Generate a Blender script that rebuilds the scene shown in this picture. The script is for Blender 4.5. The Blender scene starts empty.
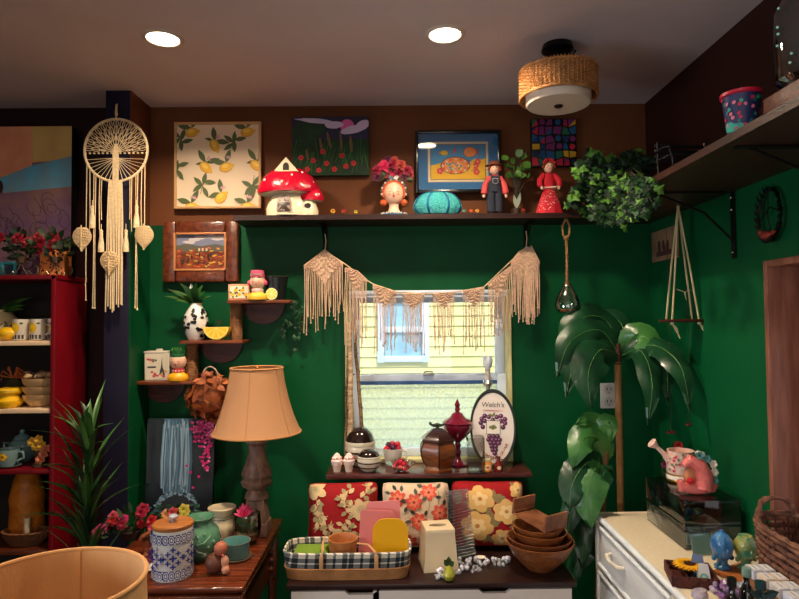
import bpy, bmesh, math, random
from mathutils import Vector, Matrix, Euler
R = random.Random(11)
COL = bpy.context.scene.collection
PI = math.pi
V = Vector
rad = math.radians
EYE, DW, CZ, XR = 1.5, 2.627, 2.45, 1.108     # eye height, back wall, ceiling, right wall

# ---------------------------------------------------------------- camera
cd = bpy.data.cameras.new('camera'); cam = bpy.data.objects.new('camera', cd); COL.objects.link(cam)
cd.sensor_width = 36; cd.lens = 36*600/799; cd.clip_start = .02
CR = (Matrix.Rotation(rad(-.24), 3, 'Z') @ Matrix.Rotation(rad(90+1.96), 3, 'X') @ Matrix.Rotation(-.009, 3, 'Z'))
cam.matrix_world = Matrix.Translation((0, 0, EYE)) @ CR.to_4x4()
bpy.context.scene.camera = cam
def ray(px, py): return CR @ V(((px-399.5)/600, -(py-299.5)/600, -1))
def W(px, py, D):                 # point of the wall-parallel plane y = D
    d = ray(px, py); return V((0, 0, EYE)) + d*(D/d.y)
def ON(px, py, z):                # point of a horizontal surface at height z
    d = ray(px, py); return V((0, 0, EYE)) + d*((z-EYE)/d.z)
def AT(px, D, z):                 # column px, at distance D standing at height z
    py = 320-(z-EYE)*600/D; return V((W(px, py, D).x, D, z))

# ---------------------------------------------------------------- mesh builder
class MB:
    def __init__(s): s.v = []; s.f = []; s.mi = []
    def add(s, vs, fs, m=0, T=None):
        o = len(s.v)
        s.v += [(T @ V(p)) if T else V(p) for p in vs]
        s.f += [tuple(i+o for i in f) for f in fs]; s.mi += [m]*len(fs)
        return s
    def box(s, c, sz, bev=0, m=0, rot=None, seg=2, T=None):
        x, y, z = sz[0]/2, sz[1]/2, sz[2]/2
        bm = bmesh.new(); bmesh.ops.create_cube(bm, size=1)
        for v in bm.verts: v.co = V((v.co.x*sz[0], v.co.y*sz[1], v.co.z*sz[2]))
        if bev: bmesh.ops.bevel(bm, geom=bm.edges[:], offset=min(bev, x*.95, y*.95, z*.95), segments=seg, affect='EDGES', profile=.5)
        bm.verts.index_update()
        X = Matrix.Translation(c)
        if rot is not None: X = X @ (rot.to_4x4() if not isinstance(rot, tuple) else Euler(rot).to_matrix().to_4x4())
        if T: X = T @ X
        s.add([v.co.copy() for v in bm.verts], [[v.index for v in f.verts] for f in bm.faces], m, X); bm.free(); return s
    def lathe(s, prof, c=(0, 0, 0), n=28, m=0, T=None, fn=None, sx=1, sy=1, ph=0):
        vs = []; fs = []; rings = []
        for r, z in prof:
            if r < 1e-6: rings.append([len(vs)]); vs.append((c[0], c[1], c[2]+z))
            else:
                rings.append(list(range(len(vs), len(vs)+n)))
                for i in range(n):
                    t = 2*PI*i/n+ph; q = fn(t, z) if fn else 1
                    vs.append((c[0]+r*q*sx*math.cos(t), c[1]+r*q*sy*math.sin(t), c[2]+z))
        for a, b in zip(rings, rings[1:]):
            for i in range(n):
                j = (i+1) % n
                if len(a) == 1 and len(b) == 1: continue
                if len(a) == 1: fs.append((a[0], b[j], b[i]))
                elif len(b) == 1: fs.append((a[i], a[j], b[0]))
                else: fs.append((a[i], a[j], b[j], b[i]))
        return s.add(vs, fs, m, T)
    def tube(s, pts, r=.005, n=7, m=0, T=None, flat=None):
        pts = [V(p) for p in pts]; N = len(pts)
        rs = r if isinstance(r, (list, tuple)) else [r]*N
        vs = []; fs = []
        up = V((0, 0, 1)); prev = None
        for i, p in enumerate(pts):
            d = (pts[min(i+1, N-1)]-pts[max(i-1, 0)])
            if d.length < 1e-9: d = V((0, 0, 1))
            d.normalize()
            if prev is None:
                a = d.cross(V((0, 0, 1)))
                if a.length < .05: a = d.cross(V((0, 1, 0)))
            else: a = prev-d*prev.dot(d)
            if a.length < 1e-6: a = d.orthogonal()
            a.normalize(); prev = a; b = d.cross(a)
            for k in range(n):
                t = 2*PI*k/n
                vs.append(p+a*(math.cos(t)*rs[i])+b*(math.sin(t)*rs[i]*(flat or 1)))
        for i in range(N-1):
            for k in range(n):
                l = (k+1) % n; fs.append((i*n+k, i*n+l, (i+1)*n+l, (i+1)*n+k))
        fs.append(tuple(range(n))[::-1]); fs.append(tuple((N-1)*n+k for k in range(n)))
        return s.add(vs, fs, m, T)
    def ball(s, c, r, n=16, m=0, T=None, k=9):
        if not isinstance(r, (tuple, list)): r = (r, r, r)
        pr = [(math.sin(PI*i/k), -math.cos(PI*i/k)) for i in range(k+1)]
        pr[0] = (0, -1); pr[-1] = (0, 1)
        X = Matrix.Translation(c) @ Matrix.Diagonal((r[0], r[1], r[2], 1))
        if T: X = T @ X
        return s.lathe(pr, n=n, m=m, T=X)
    def poly(s, pts, th=.002, m=0, T=None):      # outline in local XZ, extruded along +Y
        n = len(pts)
        vs = [(p[0], 0, p[1]) for p in pts]+[(p[0], th, p[1]) for p in pts]
        fs = [tuple(range(n)), tuple(range(2*n-1, n-1, -1))]+[(i, i+n, (i+1) % n+n, (i+1) % n) for i in range(n)]
        return s.add(vs, fs, m, T)
    def grid(s, fn, nu, nv, m=0, T=None, closed=False):
        vs = [fn(i/nu, j/nv) for j in range(nv+1) for i in range(nu+1)]
        fs = [(j*(nu+1)+i, j*(nu+1)+i+1, (j+1)*(nu+1)+i+1, (j+1)*(nu+1)+i) for j in range(nv) for i in range(nu)]
        return s.add(vs, fs, m, T)
    def leaf(s, b, tip, w, m=0, sag=0, fold=.25, n=7, prof=None, nrm=None, wav=0):
        b, tip = V(b), V(tip); d = tip-b; L = d.length
        if L < 1e-6: return s
        nrm = V(nrm) if nrm else V((0, 0, 1))
        side = d.cross(nrm)
        if side.length < 1e-5: side = d.orthogonal()
        side.normalize(); up = side.cross(d).normalized()
        vs = []; fs = []
        for i in range(n+1):
            t = i/n
            ww = w/2*(prof(t) if prof else math.sin(PI*min(1, t*.93+.04))**.8*(1-t**6))
            p = b+d*t+up*(math.sin(PI*t)*max(0, sag))+V((0, 0, -1))*(t*t*max(0, -sag))
            q = ww*fold; wv = wav*ww*math.sin(i*2.3)
            vs += [p-side*ww+up*(q+wv), p, p+side*ww+up*(q-wv)]
        for i in range(n):
            a = i*3; fs += [(a, a+1, a+4, a+3), (a+1, a+2, a+5, a+4)]
        return s.add(vs, fs, m)

class Paint:                     # flat shapes laid on a surface map(u, v, h)
    def __init__(s, mb, mp, h=4e-4): s.mb = mb; s.mp = mp; s.h = h
    def fan(s, cu, cv, pts, m):
        s.h += 3e-5; n = len(pts)
        vs = [s.mp(cu, cv, s.h)]
        for q in (.55, 1): vs += [s.mp(cu+(u-cu)*q, cv+(v-cv)*q, s.h) for u, v in pts]
        fs = [(0, 1+i, 1+(i+1) % n) for i in range(n)]+[(1+i, 1+n+i, 1+n+(i+1) % n, 1+(i+1) % n) for i in range(n)]
        s.mb.add(vs, fs, m)
    def ell(s, u, v, a, b, m, ang=0, n=14, jag=0):
        c, q = math.cos(ang), math.sin(ang); P = []
        for i in range(n):
            t = 2*PI*i/n; j = 1+jag*R.uniform(-1, 1)
            x, y = a*j*math.cos(t), b*j*math.sin(t); P.append((u+x*c-y*q, v+x*q+y*c))
        s.fan(u, v, P, m)
    def leafp(s, u, v, L, w, ang, m):
        P = []
        for i in range(7): t = i/6; P.append((t*L, w/2*math.sin(PI*t)))
        for i in range(5, 0, -1): t = i/6; P.append((t*L, -w/2*math.sin(PI*t)))
        c, q = math.cos(ang), math.sin(ang)
        P = [(u+x*c-y*q, v+x*q+y*c) for x, y in P]
        s.fan(u+L/2*c, v+L/2*q, P, m)
    def flower(s, u, v, r, m, mc, k=5, ph=0, fat=.5):
        for i in range(k):
            t = 2*PI*i/k+ph
            s.ell(u+math.cos(t)*r*.55, v+math.sin(t)*r*.55, r*.5, r*fat, m, t, n=10, jag=.08)
        s.ell(u, v, r*.28, r*.28, mc, n=10)
    def line(s, pts, w, m):
        s.h += 3e-5
        vs = []
        for i, (u, v) in enumerate(pts):
            a = pts[max(0, i-1)]; b = pts[min(len(pts)-1, i+1)]
            dx, dy = b[0]-a[0], b[1]-a[1]; l = math.hypot(dx, dy) or 1
            vs += [s.mp(u-dy/l*w/2, v+dx/l*w/2, s.h), s.mp(u+dy/l*w/2, v-dx/l*w/2, s.h)]
        s.mb.add(vs, [(2*i, 2*i+1, 2*i+3, 2*i+2) for i in range(len(pts)-1)], m)
    def rect(s, u0, v0, u1, v1, m):
        s.h += 3e-5; N = 8
        vs = [s.mp(u0+(u1-u0)*i/N, v, s.h) for v in (v0, v1) for i in range(N+1)]
        s.mb.add(vs, [(i, i+1, i+N+2, i+N+1) for i in range(N)], m)
    def pg(s, P, m): s.fan(sum(p[0] for p in P)/len(P), sum(p[1] for p in P)/len(P), P, m)
def flat(x0, z0, w, h, y=0):     # map for a picture facing -y
    return lambda u, v, d: V((x0+u*w, y-d, z0+v*h))
def cylmap(r, z0, h, c=(0, 0), fr=None, a0=-PI/2):   # u in radians about front, v 0..1
    def f(u, v, d):
        rr = (fr(v) if fr else r)+d; return V((c[0]+rr*math.cos(a0+u), c[1]+rr*math.sin(a0+u), z0+v*h))
    return f

import bisect
def prof_r(pr):
    zs = [q[1] for q in pr]
    def f(v):
        i = max(1, min(len(pr)-1, bisect.bisect(zs, v))); (r0, z0), (r1, z1) = pr[i-1], pr[i]
        return r0+(r1-r0)*(0 if z1 == z0 else (v-z0)/(z1-z0))
    return f

# ---------------------------------------------------------------- objects
def obj(name, mb, mats, parent=None, loc=None, rz=0, label=None, cat=None, group=None, kind=None, sharp=38):
    me = bpy.data.meshes.new(name)
    me.from_pydata([tuple(v) for v in mb.v], [], mb.f)
    if not isinstance(mats, (list, tuple)): mats = [mats]
    for m in mats: me.materials.append(m)
    me.polygons.foreach_set('material_index', mb.mi)
    me.polygons.foreach_set('use_smooth', [True]*len(mb.f))
    me.validate(); me.update()
    bm = bmesh.new(); bm.from_mesh(me); 
    bm.to_mesh(me); bm.free()
    try: me.set_sharp_from_angle(angle=rad(sharp))
    except Exception: pass
    o = bpy.data.objects.new(name, me); COL.objects.link(o)
    if loc is not None: o.location = loc
    o.rotation_euler = (0, 0, rz) if not isinstance(rz, tuple) else rz
    if parent: o.parent = parent
    for k_, x_ in (('label', label), ('category', cat), ('group', group), ('kind', kind)):
        if x_: o[k_] = x_
    return o
def thing(name, label, cat, loc=(0, 0, 0), rz=0, group=None):
    o = bpy.data.objects.new(name, None); COL.objects.link(o); o.empty_display_size = .05
    o.location = loc; o.rotation_euler = (0, 0, rz) if not isinstance(rz, tuple) else rz
    o['label'] = label; o['category'] = cat
    if group: o['group'] = group
    return o
def dup(root, loc, rz=None, label=None, group=None):
    r = root.copy(); COL.objects.link(r); r.location = loc
    if rz is not None: r.rotation_euler = (0, 0, rz)
    if label: r['label'] = label
    if group: r['group'] = group
    for ch in list(root.children):
        c = ch.copy(); COL.objects.link(c); c.parent = r
        for g in list(ch.children):
            d = g.copy(); COL.objects.link(d); d.parent = c
    return r
def struct(name, mb, mats, parent=None, **k):
    return obj(name, mb, mats, parent, kind=None if parent else 'structure', **k)
FONTC = {}
def text(name, txt, size, mat_, parent, loc, rot=(PI/2, 0, 0), ext=.0004, sx=1, shear=0):
    cu = bpy.data.curves.new(name, 'FONT'); cu.body = txt; cu.size = size; cu.extrude = ext
    cu.align_x = 'CENTER'; cu.align_y = 'CENTER'; cu.shear = shear; cu.resolution_u = 3
    t = bpy.data.objects.new(name, cu); COL.objects.link(t)
    bpy.context.view_layer.update()
    me = bpy.data.meshes.new_from_object(t.evaluated_get(bpy.context.evaluated_depsgraph_get()))
    bpy.data.objects.remove(t); bpy.data.curves.remove(cu)
    me.materials.clear(); me.materials.append(mat_)
    o = bpy.data.objects.new(name, me); COL.objects.link(o); o.parent = parent
    o.location = loc; o.rotation_euler = rot; o.scale = (sx, 1, 1)
    return o

# ---------------------------------------------------------------- materials
def lin(c):
    return tuple((x/255/12.92 if x/255 <= .04045 else ((x/255+.055)/1.055)**2.4) for x in c)+(1,)
MC = {}
def mat(c, r=.55, metal=0, n=None, b=None, c2=None, coat=0, stretch=None, em=0, spec=.5, sheen=0, trans=0, ior=1.45, name=None, sss=0, alpha=1):
    key = (tuple(c), r, metal, n, b, tuple(c2) if c2 else None, coat, stretch, em, spec, sheen, trans, ior, sss, alpha)
    if key in MC: return MC[key]
    m = bpy.data.materials.new(name or 'm'); m.use_nodes = True; MC[key] = m
    nt = m.node_tree; N = nt.nodes; L = nt.links; p = N['Principled BSDF']
    p.inputs['Roughness'].default_value = r; p.inputs['Metallic'].default_value = metal
    p.inputs['Base Color'].default_value = lin(c); p.inputs['IOR'].default_value = ior
    p.inputs['Coat Weight'].default_value = coat; p.inputs['Coat Roughness'].default_value = .12
    p.inputs['Specular IOR Level'].default_value = spec
    p.inputs['Transmission Weight'].default_value = trans
    if sheen: p.inputs['Sheen Weight'].default_value = sheen
    if alpha < 1: p.inputs['Alpha'].default_value = alpha
    if em:
        p.inputs['Emission Color'].default_value = lin(c); p.inputs['Emission Strength'].default_value = em
    tc = N.new('ShaderNodeTexCoord'); vec = tc.outputs['Object']
    if stretch:
        mp = N.new('ShaderNodeMapping'); mp.inputs['Scale'].default_value = stretch; L.new(vec, mp.inputs['Vector']); vec = mp.outputs[0]
    if n or c2:
        n = n or (12, .8)
        t = N.new('ShaderNodeTexNoise'); t.inputs['Scale'].default_value = n[0]; t.inputs['Detail'].default_value = 5
        L.new(vec, t.inputs['Vector'])
        rp = N.new('ShaderNodeMapRange'); rp.inputs['From Min'].default_value = .35; rp.inputs['From Max'].default_value = .65
        rp.inputs['To Max'].default_value = n[1]; L.new(t.outputs['Fac'], rp.inputs['Value'])
        mx = N.new('ShaderNodeMix'); mx.data_type = 'RGBA'; mx.inputs[6].default_value = lin(c)
        mx.inputs[7].default_value = lin(c2 if c2 else [x*.6 for x in c])
        L.new(rp.outputs[0], mx.inputs[0]); L.new(mx.outputs[2], p.inputs['Base Color'])
    if b:
        t = N.new('ShaderNodeTexNoise'); t.inputs['Scale'].default_value = b[0]; t.inputs['Detail'].default_value = 3
        L.new(vec, t.inputs['Vector'])
        bp = N.new('ShaderNodeBump'); bp.inputs['Strength'].default_value = b[1]; bp.inputs['Distance'].default_value = .01
        L.new(t.outputs['Fac'], bp.inputs['Height']); L.new(bp.outputs[0], p.inputs['Normal'])
    return m
def wood(c, c2, r=.4, ax=(1, 12, 12), sc=3, b=.15, coat=0):
    return mat(c, r, n=(sc*2.5, 1.), c2=c2, b=(sc*8, b), stretch=ax, coat=coat)
def weave(c, c2, sc=180, r=.85, s=.6, rough=None, tr=0):      # woven cloth / burlap: crossed waves
    m = bpy.data.materials.new('cloth'); m.use_nodes = True
    nt = m.node_tree; N = nt.nodes; L = nt.links; p = N['Principled BSDF']; p.inputs['Roughness'].default_value = r
    tc = N.new('ShaderNodeTexCoord'); hs = []
    for d in ('X', 'Z'):
        w = N.new('ShaderNodeTexWave'); w.bands_direction = d; w.inputs['Scale'].default_value = sc/6.28*2; w.inputs['Distortion'].default_value = 1.2
        w.inputs['Detail'].default_value = 2; L.new(tc.outputs['Object'], w.inputs['Vector']); hs.append(w.outputs['Fac'])
    a = N.new('ShaderNodeMath'); a.operation = 'MULTIPLY'; L.new(hs[0], a.inputs[0]); L.new(hs[1], a.inputs[1])
    mx = N.new('ShaderNodeMix'); mx.data_type = 'RGBA'; mx.inputs[6].default_value = lin(c2); mx.inputs[7].default_value = lin(c)
    L.new(a.outputs[0], mx.inputs[0]); L.new(mx.outputs[2], p.inputs['Base Color'])
    bp = N.new('ShaderNodeBump'); bp.inputs['Strength'].default_value = s; bp.inputs['Distance'].default_value = .002
    L.new(a.outputs[0], bp.inputs['Height']); L.new(bp.outputs[0], p.inputs['Normal'])
    if tr:
        t = N.new('ShaderNodeBsdfTranslucent'); L.new(mx.outputs[2], t.inputs['Color'])
        ms = N.new('ShaderNodeMixShader'); ms.inputs[0].default_value = tr
        L.new(p.outputs[0], ms.inputs[1]); L.new(t.outputs[0], ms.inputs[2]); L.new(ms.outputs[0], N['Material Output'].inputs['Surface'])
    return m
def pane(c=(255, 255, 255), f=.12, r=.02, frost=0, fc=(240, 245, 250), fb=(60, .5)):   # thin glass: transparent with a gloss; optional frosting
    m = bpy.data.materials.new('glass'); m.use_nodes = True; nt = m.node_tree; N = nt.nodes; L = nt.links
    N.remove(N['Principled BSDF'])
    t = N.new('ShaderNodeBsdfTransparent'); t.inputs[0].default_value = lin(c)
    g = N.new('ShaderNodeBsdfGlossy'); g.inputs['Roughness'].default_value = r
    fr = N.new('ShaderNodeLayerWeight'); fr.inputs[0].default_value = .25
    ad = N.new('ShaderNodeMath'); ad.operation = 'MULTIPLY_ADD'; ad.inputs[1].default_value = .8; ad.inputs[2].default_value = f*.4
    L.new(fr.outputs['Fresnel'], ad.inputs[0])
    ms = N.new('ShaderNodeMixShader'); L.new(ad.outputs[0], ms.inputs[0]); L.new(t.outputs[0], ms.inputs[1]); L.new(g.outputs[0], ms.inputs[2])
    out = ms.outputs[0]
    if frost:
        tl = N.new('ShaderNodeBsdfTranslucent'); tl.inputs[0].default_value = lin(fc)
        tc = N.new('ShaderNodeTexCoord'); nz = N.new('ShaderNodeTexNoise'); nz.inputs['Scale'].default_value = fb[0]; nz.inputs['Detail'].default_value = 4
        L.new(tc.outputs['Object'], nz.inputs[0])
        bp = N.new('ShaderNodeBump'); bp.inputs['Strength'].default_value = fb[1]; L.new(nz.outputs[0], bp.inputs['Height'])
        L.new(bp.outputs[0], tl.inputs['Normal']); L.new(bp.outputs[0], g.inputs['Normal'])
        mr = N.new('ShaderNodeMapRange'); mr.inputs['From Min'].default_value = .35; mr.inputs['From Max'].default_value = .65
        mr.inputs['To Min'].default_value = frost*.55; mr.inputs['To Max'].default_value = min(1, frost*1.3); L.new(nz.outputs[0], mr.inputs[0])
        m2 = N.new('ShaderNodeMixShader'); L.new(mr.outputs[0], m2.inputs[0]); L.new(out, m2.inputs[1]); L.new(tl.outputs[0], m2.inputs[2]); out = m2.outputs[0]
    L.new(out, N['Material Output'].inputs['Surface']); return m

DARKW = wood((52, 24, 18), (28, 12, 9), .35, sc=4)
SHELFW = wood((50, 21, 15), (30, 12, 9), .4, sc=4)
WALNUT = wood((104, 48, 24), (62, 26, 12), .28, sc=5, coat=.3)
BLACK = mat((14, 13, 13), .4)
IRON = mat((20, 18, 18), .5, metal=.7)
WHITE = mat((228, 224, 216), .35, coat=.3)
CREAM = mat((226, 214, 184), .5)
IVORY = mat((232, 214, 178), .3, coat=.4)
COTTON = mat((226, 200, 160), .95, n=(90, .5), c2=(170, 140, 100), b=(260, .5))
GLASS = pane(f=.25)
LEAF1 = mat((32, 72, 30), .35, n=(20, .9), c2=(14, 38, 18))
LEAF2 = mat((66, 112, 44), .4, n=(15, .9), c2=(34, 66, 26))
LEAF3 = mat((96, 142, 52), .4, n=(14, .9), c2=(44, 84, 30))
YEL = mat((238, 190, 20), .35, n=(20, .5), c2=(222, 158, 10), coat=.3)
ORANGE = mat((226, 112, 30), .5)
RED = mat((190, 18, 28), .4)
PINK = mat((226, 110, 120), .5)
MAG = mat((206, 28, 110), .6)
GOLD = mat((200, 150, 60), .3, metal=.9)
# ================================================================ SETTING
GREEN = mat((3, 82, 43), .5, n=(2.5, .7), c2=(2, 60, 32), b=(60, .06), spec=.22)
BROWN = mat((112, 66, 38), .6, n=(3, .6), c2=(92, 52, 28), b=(60, .08), spec=.2)
MAROON = mat((44, 20, 22), .6, n=(3, .6), c2=(32, 14, 16), spec=.2)
CEIL = mat((222, 204, 202), .85, n=(2, .4), c2=(200, 184, 180), b=(90, .08), spec=.2)
NAVY = mat((34, 30, 54), .65, n=(5, .7), c2=(24, 21, 38), b=(25, .15), spec=.2)
FLOOR = wood((92, 58, 36), (58, 34, 20), .4, ax=(10, 1, 1), sc=2)
X0, Y0 = -2.35, -2.6
ZB = 1.925                                     # where brown paint meets green
a = W(345, 291, DW); b_ = W(513, 463, DW)
WX0, WX1, WZ0, WZ1 = a.x, b_.x, .883, a.z
def wallmb(): return MB()
m = MB(); T = .14
def wb(x0, x1, z0, z1, mi): m.box(((x0+x1)/2, DW+T/2, (z0+z1)/2), (x1-x0, T, z1-z0), m=mi)
wb(-1.17, WX0, 0, ZB, 0); wb(WX1, XR, 0, ZB, 0); wb(WX0, WX1, 0, WZ0, 0); wb(WX0, WX1, WZ1, ZB, 0)
wb(-1.17, XR, ZB, CZ, 1); wb(X0, -1.17, 0, CZ, 2)
struct('wall_back', m, [GREEN, BROWN, MAROON])
# right wall with an opening (px 768.., top z)
oy = 1.108/((768-397)/600); oz = 1.5+(318-262)/600*oy
m = MB()
def wr(y0, y1, z0, z1, mi): m.box((XR+T/2, (y0+y1)/2, (z0+z1)/2), (T, y1-y0, z1-z0), m=mi)
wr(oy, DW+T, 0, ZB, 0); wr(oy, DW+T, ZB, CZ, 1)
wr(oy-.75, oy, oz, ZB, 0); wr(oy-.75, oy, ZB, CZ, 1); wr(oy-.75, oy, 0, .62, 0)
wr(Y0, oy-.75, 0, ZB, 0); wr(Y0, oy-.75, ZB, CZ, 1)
struct('wall_right', m, [GREEN, mat((58, 28, 20), .6, n=(3, .6), c2=(44, 20, 15), spec=.2)])  # upper part darker than BROWN: deep shade there is put into the colour
m = MB(); JAMB = wood((150, 96, 76), (120, 72, 56), .45, ax=(8, 8, 1), sc=2)
yc = oy-.375
m.box((XR+.075, oy-.01, (oz+.62)/2), (.17, .02, oz-.62), .003); m.box((XR+.075, oy-.74, (oz+.62)/2), (.17, .02, oz-.62), .003)
m.box((XR+.075, yc, oz-.01), (.17, .71, .02), .003); m.box((XR+.075, yc, .63), (.17, .71, .02), .003)
m.box((XR+.15, yc, (oz+.62)/2), (.02, .71, oz-.66), 0)
struct('window_2', m, [JAMB])
m = MB(); m.box((X0-.05, (Y0+DW)/2, CZ/2), (.1, DW-Y0, CZ)); struct('wall_left', m, [MAROON])
m = MB(); m.box(((X0+XR)/2, Y0-.05, CZ/2), (XR-X0, .1, CZ)); struct('wall_rear', m, [mat((150, 140, 125), .7)])
m = MB(); m.box(((X0+XR)/2, (Y0+DW)/2, -.05), (XR-X0, DW-Y0, .1)); struct('floor', m, [FLOOR])
m = MB(); m.box(((X0+XR)/2, (Y0+DW)/2+.07, CZ+.1), (XR-X0+.3, DW-Y0+.3, .2)); struct('ceiling', m, [CEIL])
m = MB(); m.box((-1.135, (2.43+DW)/2, CZ/2), (.1, DW-2.43, CZ), .002); 
struct('wall_column', m, [NAVY])
m = MB(); m.box((-1.0835, (2.432+DW)/2, (CZ+ZB)/2), (.003, DW-2.432, CZ-ZB)); m.box((-1.0835, (2.432+DW)/2, ZB/2), (.003, DW-2.432, ZB), m=1)
struct('wall_column_side', m, [BROWN, GREEN])

# ---- window_1
WF = mat((214, 228, 248), .4); CAS = mat((214, 206, 150), .5); BLUE = mat((60, 100, 156), .5)  # BLUE puts the reflection on the meeting rails into their colour
wc = (WX0+WX1)/2; ww = WX1-WX0; wh = WZ1-WZ0
root = bpy.data.objects.new('window_1', None); COL.objects.link(root); root['kind'] = 'structure'; root.location = (wc, DW, WZ0)
m = MB()
for s in (-1, 1): m.box((s*(ww/2-.008), .06, wh/2), (.016, .14, wh), .002)
m.box((0, .06, wh-.008), (ww-.032, .14, .016), .002, m=1); m.box((0, .012, wh-.022), (ww-.034, .03, .018), .002, m=1); m.box((0, .06, .008), (ww-.032, .14, .016), .002)
struct('window_jamb', m, [CAS, WF], root)
def sash(name, z0, z1, y, glass, lowm):
    m = MB(); w = ww-.034
    for s in (-1, 1): m.box((s*(w/2-.02), y, (z0+z1)/2), (.04, .03, z1-z0), .003)
    m.box((0, y, z1-.018), (w-.08, .03, .036), .003)
    if lowm is WF: m.box((0, y-.002, z1-.036), (w-.08, .03, .016), .002, m=2)  # thin blue strip: painted reflection along the top rail
    m.box((0, y, z0+.018), (w-.08, .03, .036), .003, m=1)
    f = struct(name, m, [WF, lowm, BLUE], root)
    g = MB(); g.box((0, y, (z0+z1)/2), (w-.08, .004, z1-z0-.072)); struct('pane', g, [glass], f)
zm = W(430, 378, DW+.06).z-WZ0
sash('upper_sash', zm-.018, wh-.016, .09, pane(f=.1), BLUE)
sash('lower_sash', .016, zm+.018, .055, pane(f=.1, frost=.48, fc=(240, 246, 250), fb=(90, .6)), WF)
m = MB(); m.box((0, .032, zm+.02), (.05, .014, .012), .003); m.tube([(-.02, .03, zm+.028), (.0, .022, zm+.034), (.02, .03, zm+.03)], .003); struct('sash_lock', m, [mat((190, 190, 186), .3, metal=.8)], root)

# ---- neighbouring house outside
ND = 5.2
nb = thing('neighbouring_house', 'pale yellow clapboard house wall seen outside through the window', 'building', (0, ND, 0))
m = MB(); h = .088
for i in range(44):
    z = -.4+i*h
    m.add([(-4, 0, z), (4, 0, z), (4, .018, z+h), (-4, .018, z+h), (-4, .018, z), (4, .018, z)], [(0, 1, 2, 3), (0, 4, 5, 1)])
SID = mat((236, 226, 150), .7)
obj('siding', m, [SID], nb, sharp=10)
a = W(377, 297, ND); b_ = W(429, 362, ND)
m = MB(); x0, x1, z0, z1 = a.x, b_.x, b_.z, a.z
for s in ((x0+.03, .06), (x1-.03, .06)): m.box((s[0], -.02, (z0+z1)/2), (s[1], .05, z1-z0), .004)
for zz in (z0+.03, z1-.03, (z0+z1)/2): m.box(((x0+x1)/2, -.02, zz), (x1-x0-.12, .05, .05), .004)
wf = obj('house_window', m, [mat((206, 226, 236), .5)], nb)
m = MB(); m.box(((x0+x1)/2, -.008, (z0+z1)/2), (x1-x0-.12, .01, z1-z0-.1)); obj('pane', m, [mat((120, 170, 190), .15, n=(6, .8), c2=(150, 200, 215))], wf)
m = MB(); m.box((0, 3.96, -.05), (9, 2.4, .06)); struct('ground', m, [mat((150, 150, 146), .9, n=(30, .6), c2=(110, 110, 108), b=(40, .5))])

# ================================================================ LIGHT
w = bpy.data.worlds.new('world'); bpy.context.scene.world = w; w.use_nodes = True
bgn = w.node_tree.nodes['Background']; bgn.inputs[0].default_value = (.5, .72, 1, 1); bgn.inputs[1].default_value = 2.5
def light(typ, loc, power, color, rot=(0, 0, 0), size=.1, sy=None, shape=None, spread=None):
    d = bpy.data.lights.new('light', typ); d.energy = power; d.color = color
    o = bpy.data.objects.new('light', d); COL.objects.link(o); o.location = loc; o.rotation_euler = rot
    if typ == 'AREA':
        d.size = size
        if shape: d.shape = shape
        if sy: d.shape = 'RECTANGLE'; d.size_y = sy
        if spread: d.spread = rad(spread)
    return o
sun = light('SUN', (0, 0, 6), 3.3, (1, .93, .8), (rad(48), 0, rad(14)), ); sun.data.angle = rad(3)
WARM = (1, .80, .58)
LED = mat((255, 236, 205), .5, em=9)
for i, (px, py) in enumerate(((163, 38), (445, 34))):
    p = ON(px, py, CZ)
    t = thing('recessed_ceiling_light', ['round recessed ceiling light nearer the dark column', 'round recessed ceiling light nearer the wicker drum light'][i], 'ceiling light', (p.x, p.y, CZ), group='recessed ceiling lights')
    m = MB(); m.lathe([(.052, -.003), (.054, -.006), (.064, -.004), (.068, -.0005), (.052, -.0005), (.052, -.003)], n=36); obj('trim_ring', m, [mat((222, 205, 190), .5)], t)
    m = MB(); m.lathe([(0, -.0035), (.052, -.0035), (.052, -.001), (0, -.001)], n=36); obj('diffuser', m, [LED], t)
    light('AREA', (p.x, p.y, CZ-.012), 15, WARM, (0, 0, 0), .1, shape='DISK', spread=148)
light('AREA', (-1.2, .2, CZ-.012), 6, WARM, size=.1, shape='DISK')
light('AREA', (-.05, .1, CZ-.012), 6, WARM, size=.1, shape='DISK')
light('AREA', (-.6, -2.45, 1.25), 26, (1, .92, .85), (rad(102), 0, 0), 2.6, 1.5)
light('AREA', (X0+.06, .2, 1.15), 30, (.8, .9, 1), (0, rad(-78), 0), .8, 1.5, spread=120)      # daylight from a side window out of frame     # shop-front daylight behind the camera
light('AREA', (XR+.06-.0, oy-.375, 1.15), 0.6, (.9, .94, 1), (0, rad(90), 0), .6, .6)
sc = bpy.context.scene
sc.view_settings.view_transform = 'Standard'; sc.view_settings.look = 'None'; sc.view_settings.gamma = 1
sc.view_settings.exposure = 0
sc.cycles.max_bounces = 8; sc.cycles.transparent_max_bounces = 24

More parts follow.
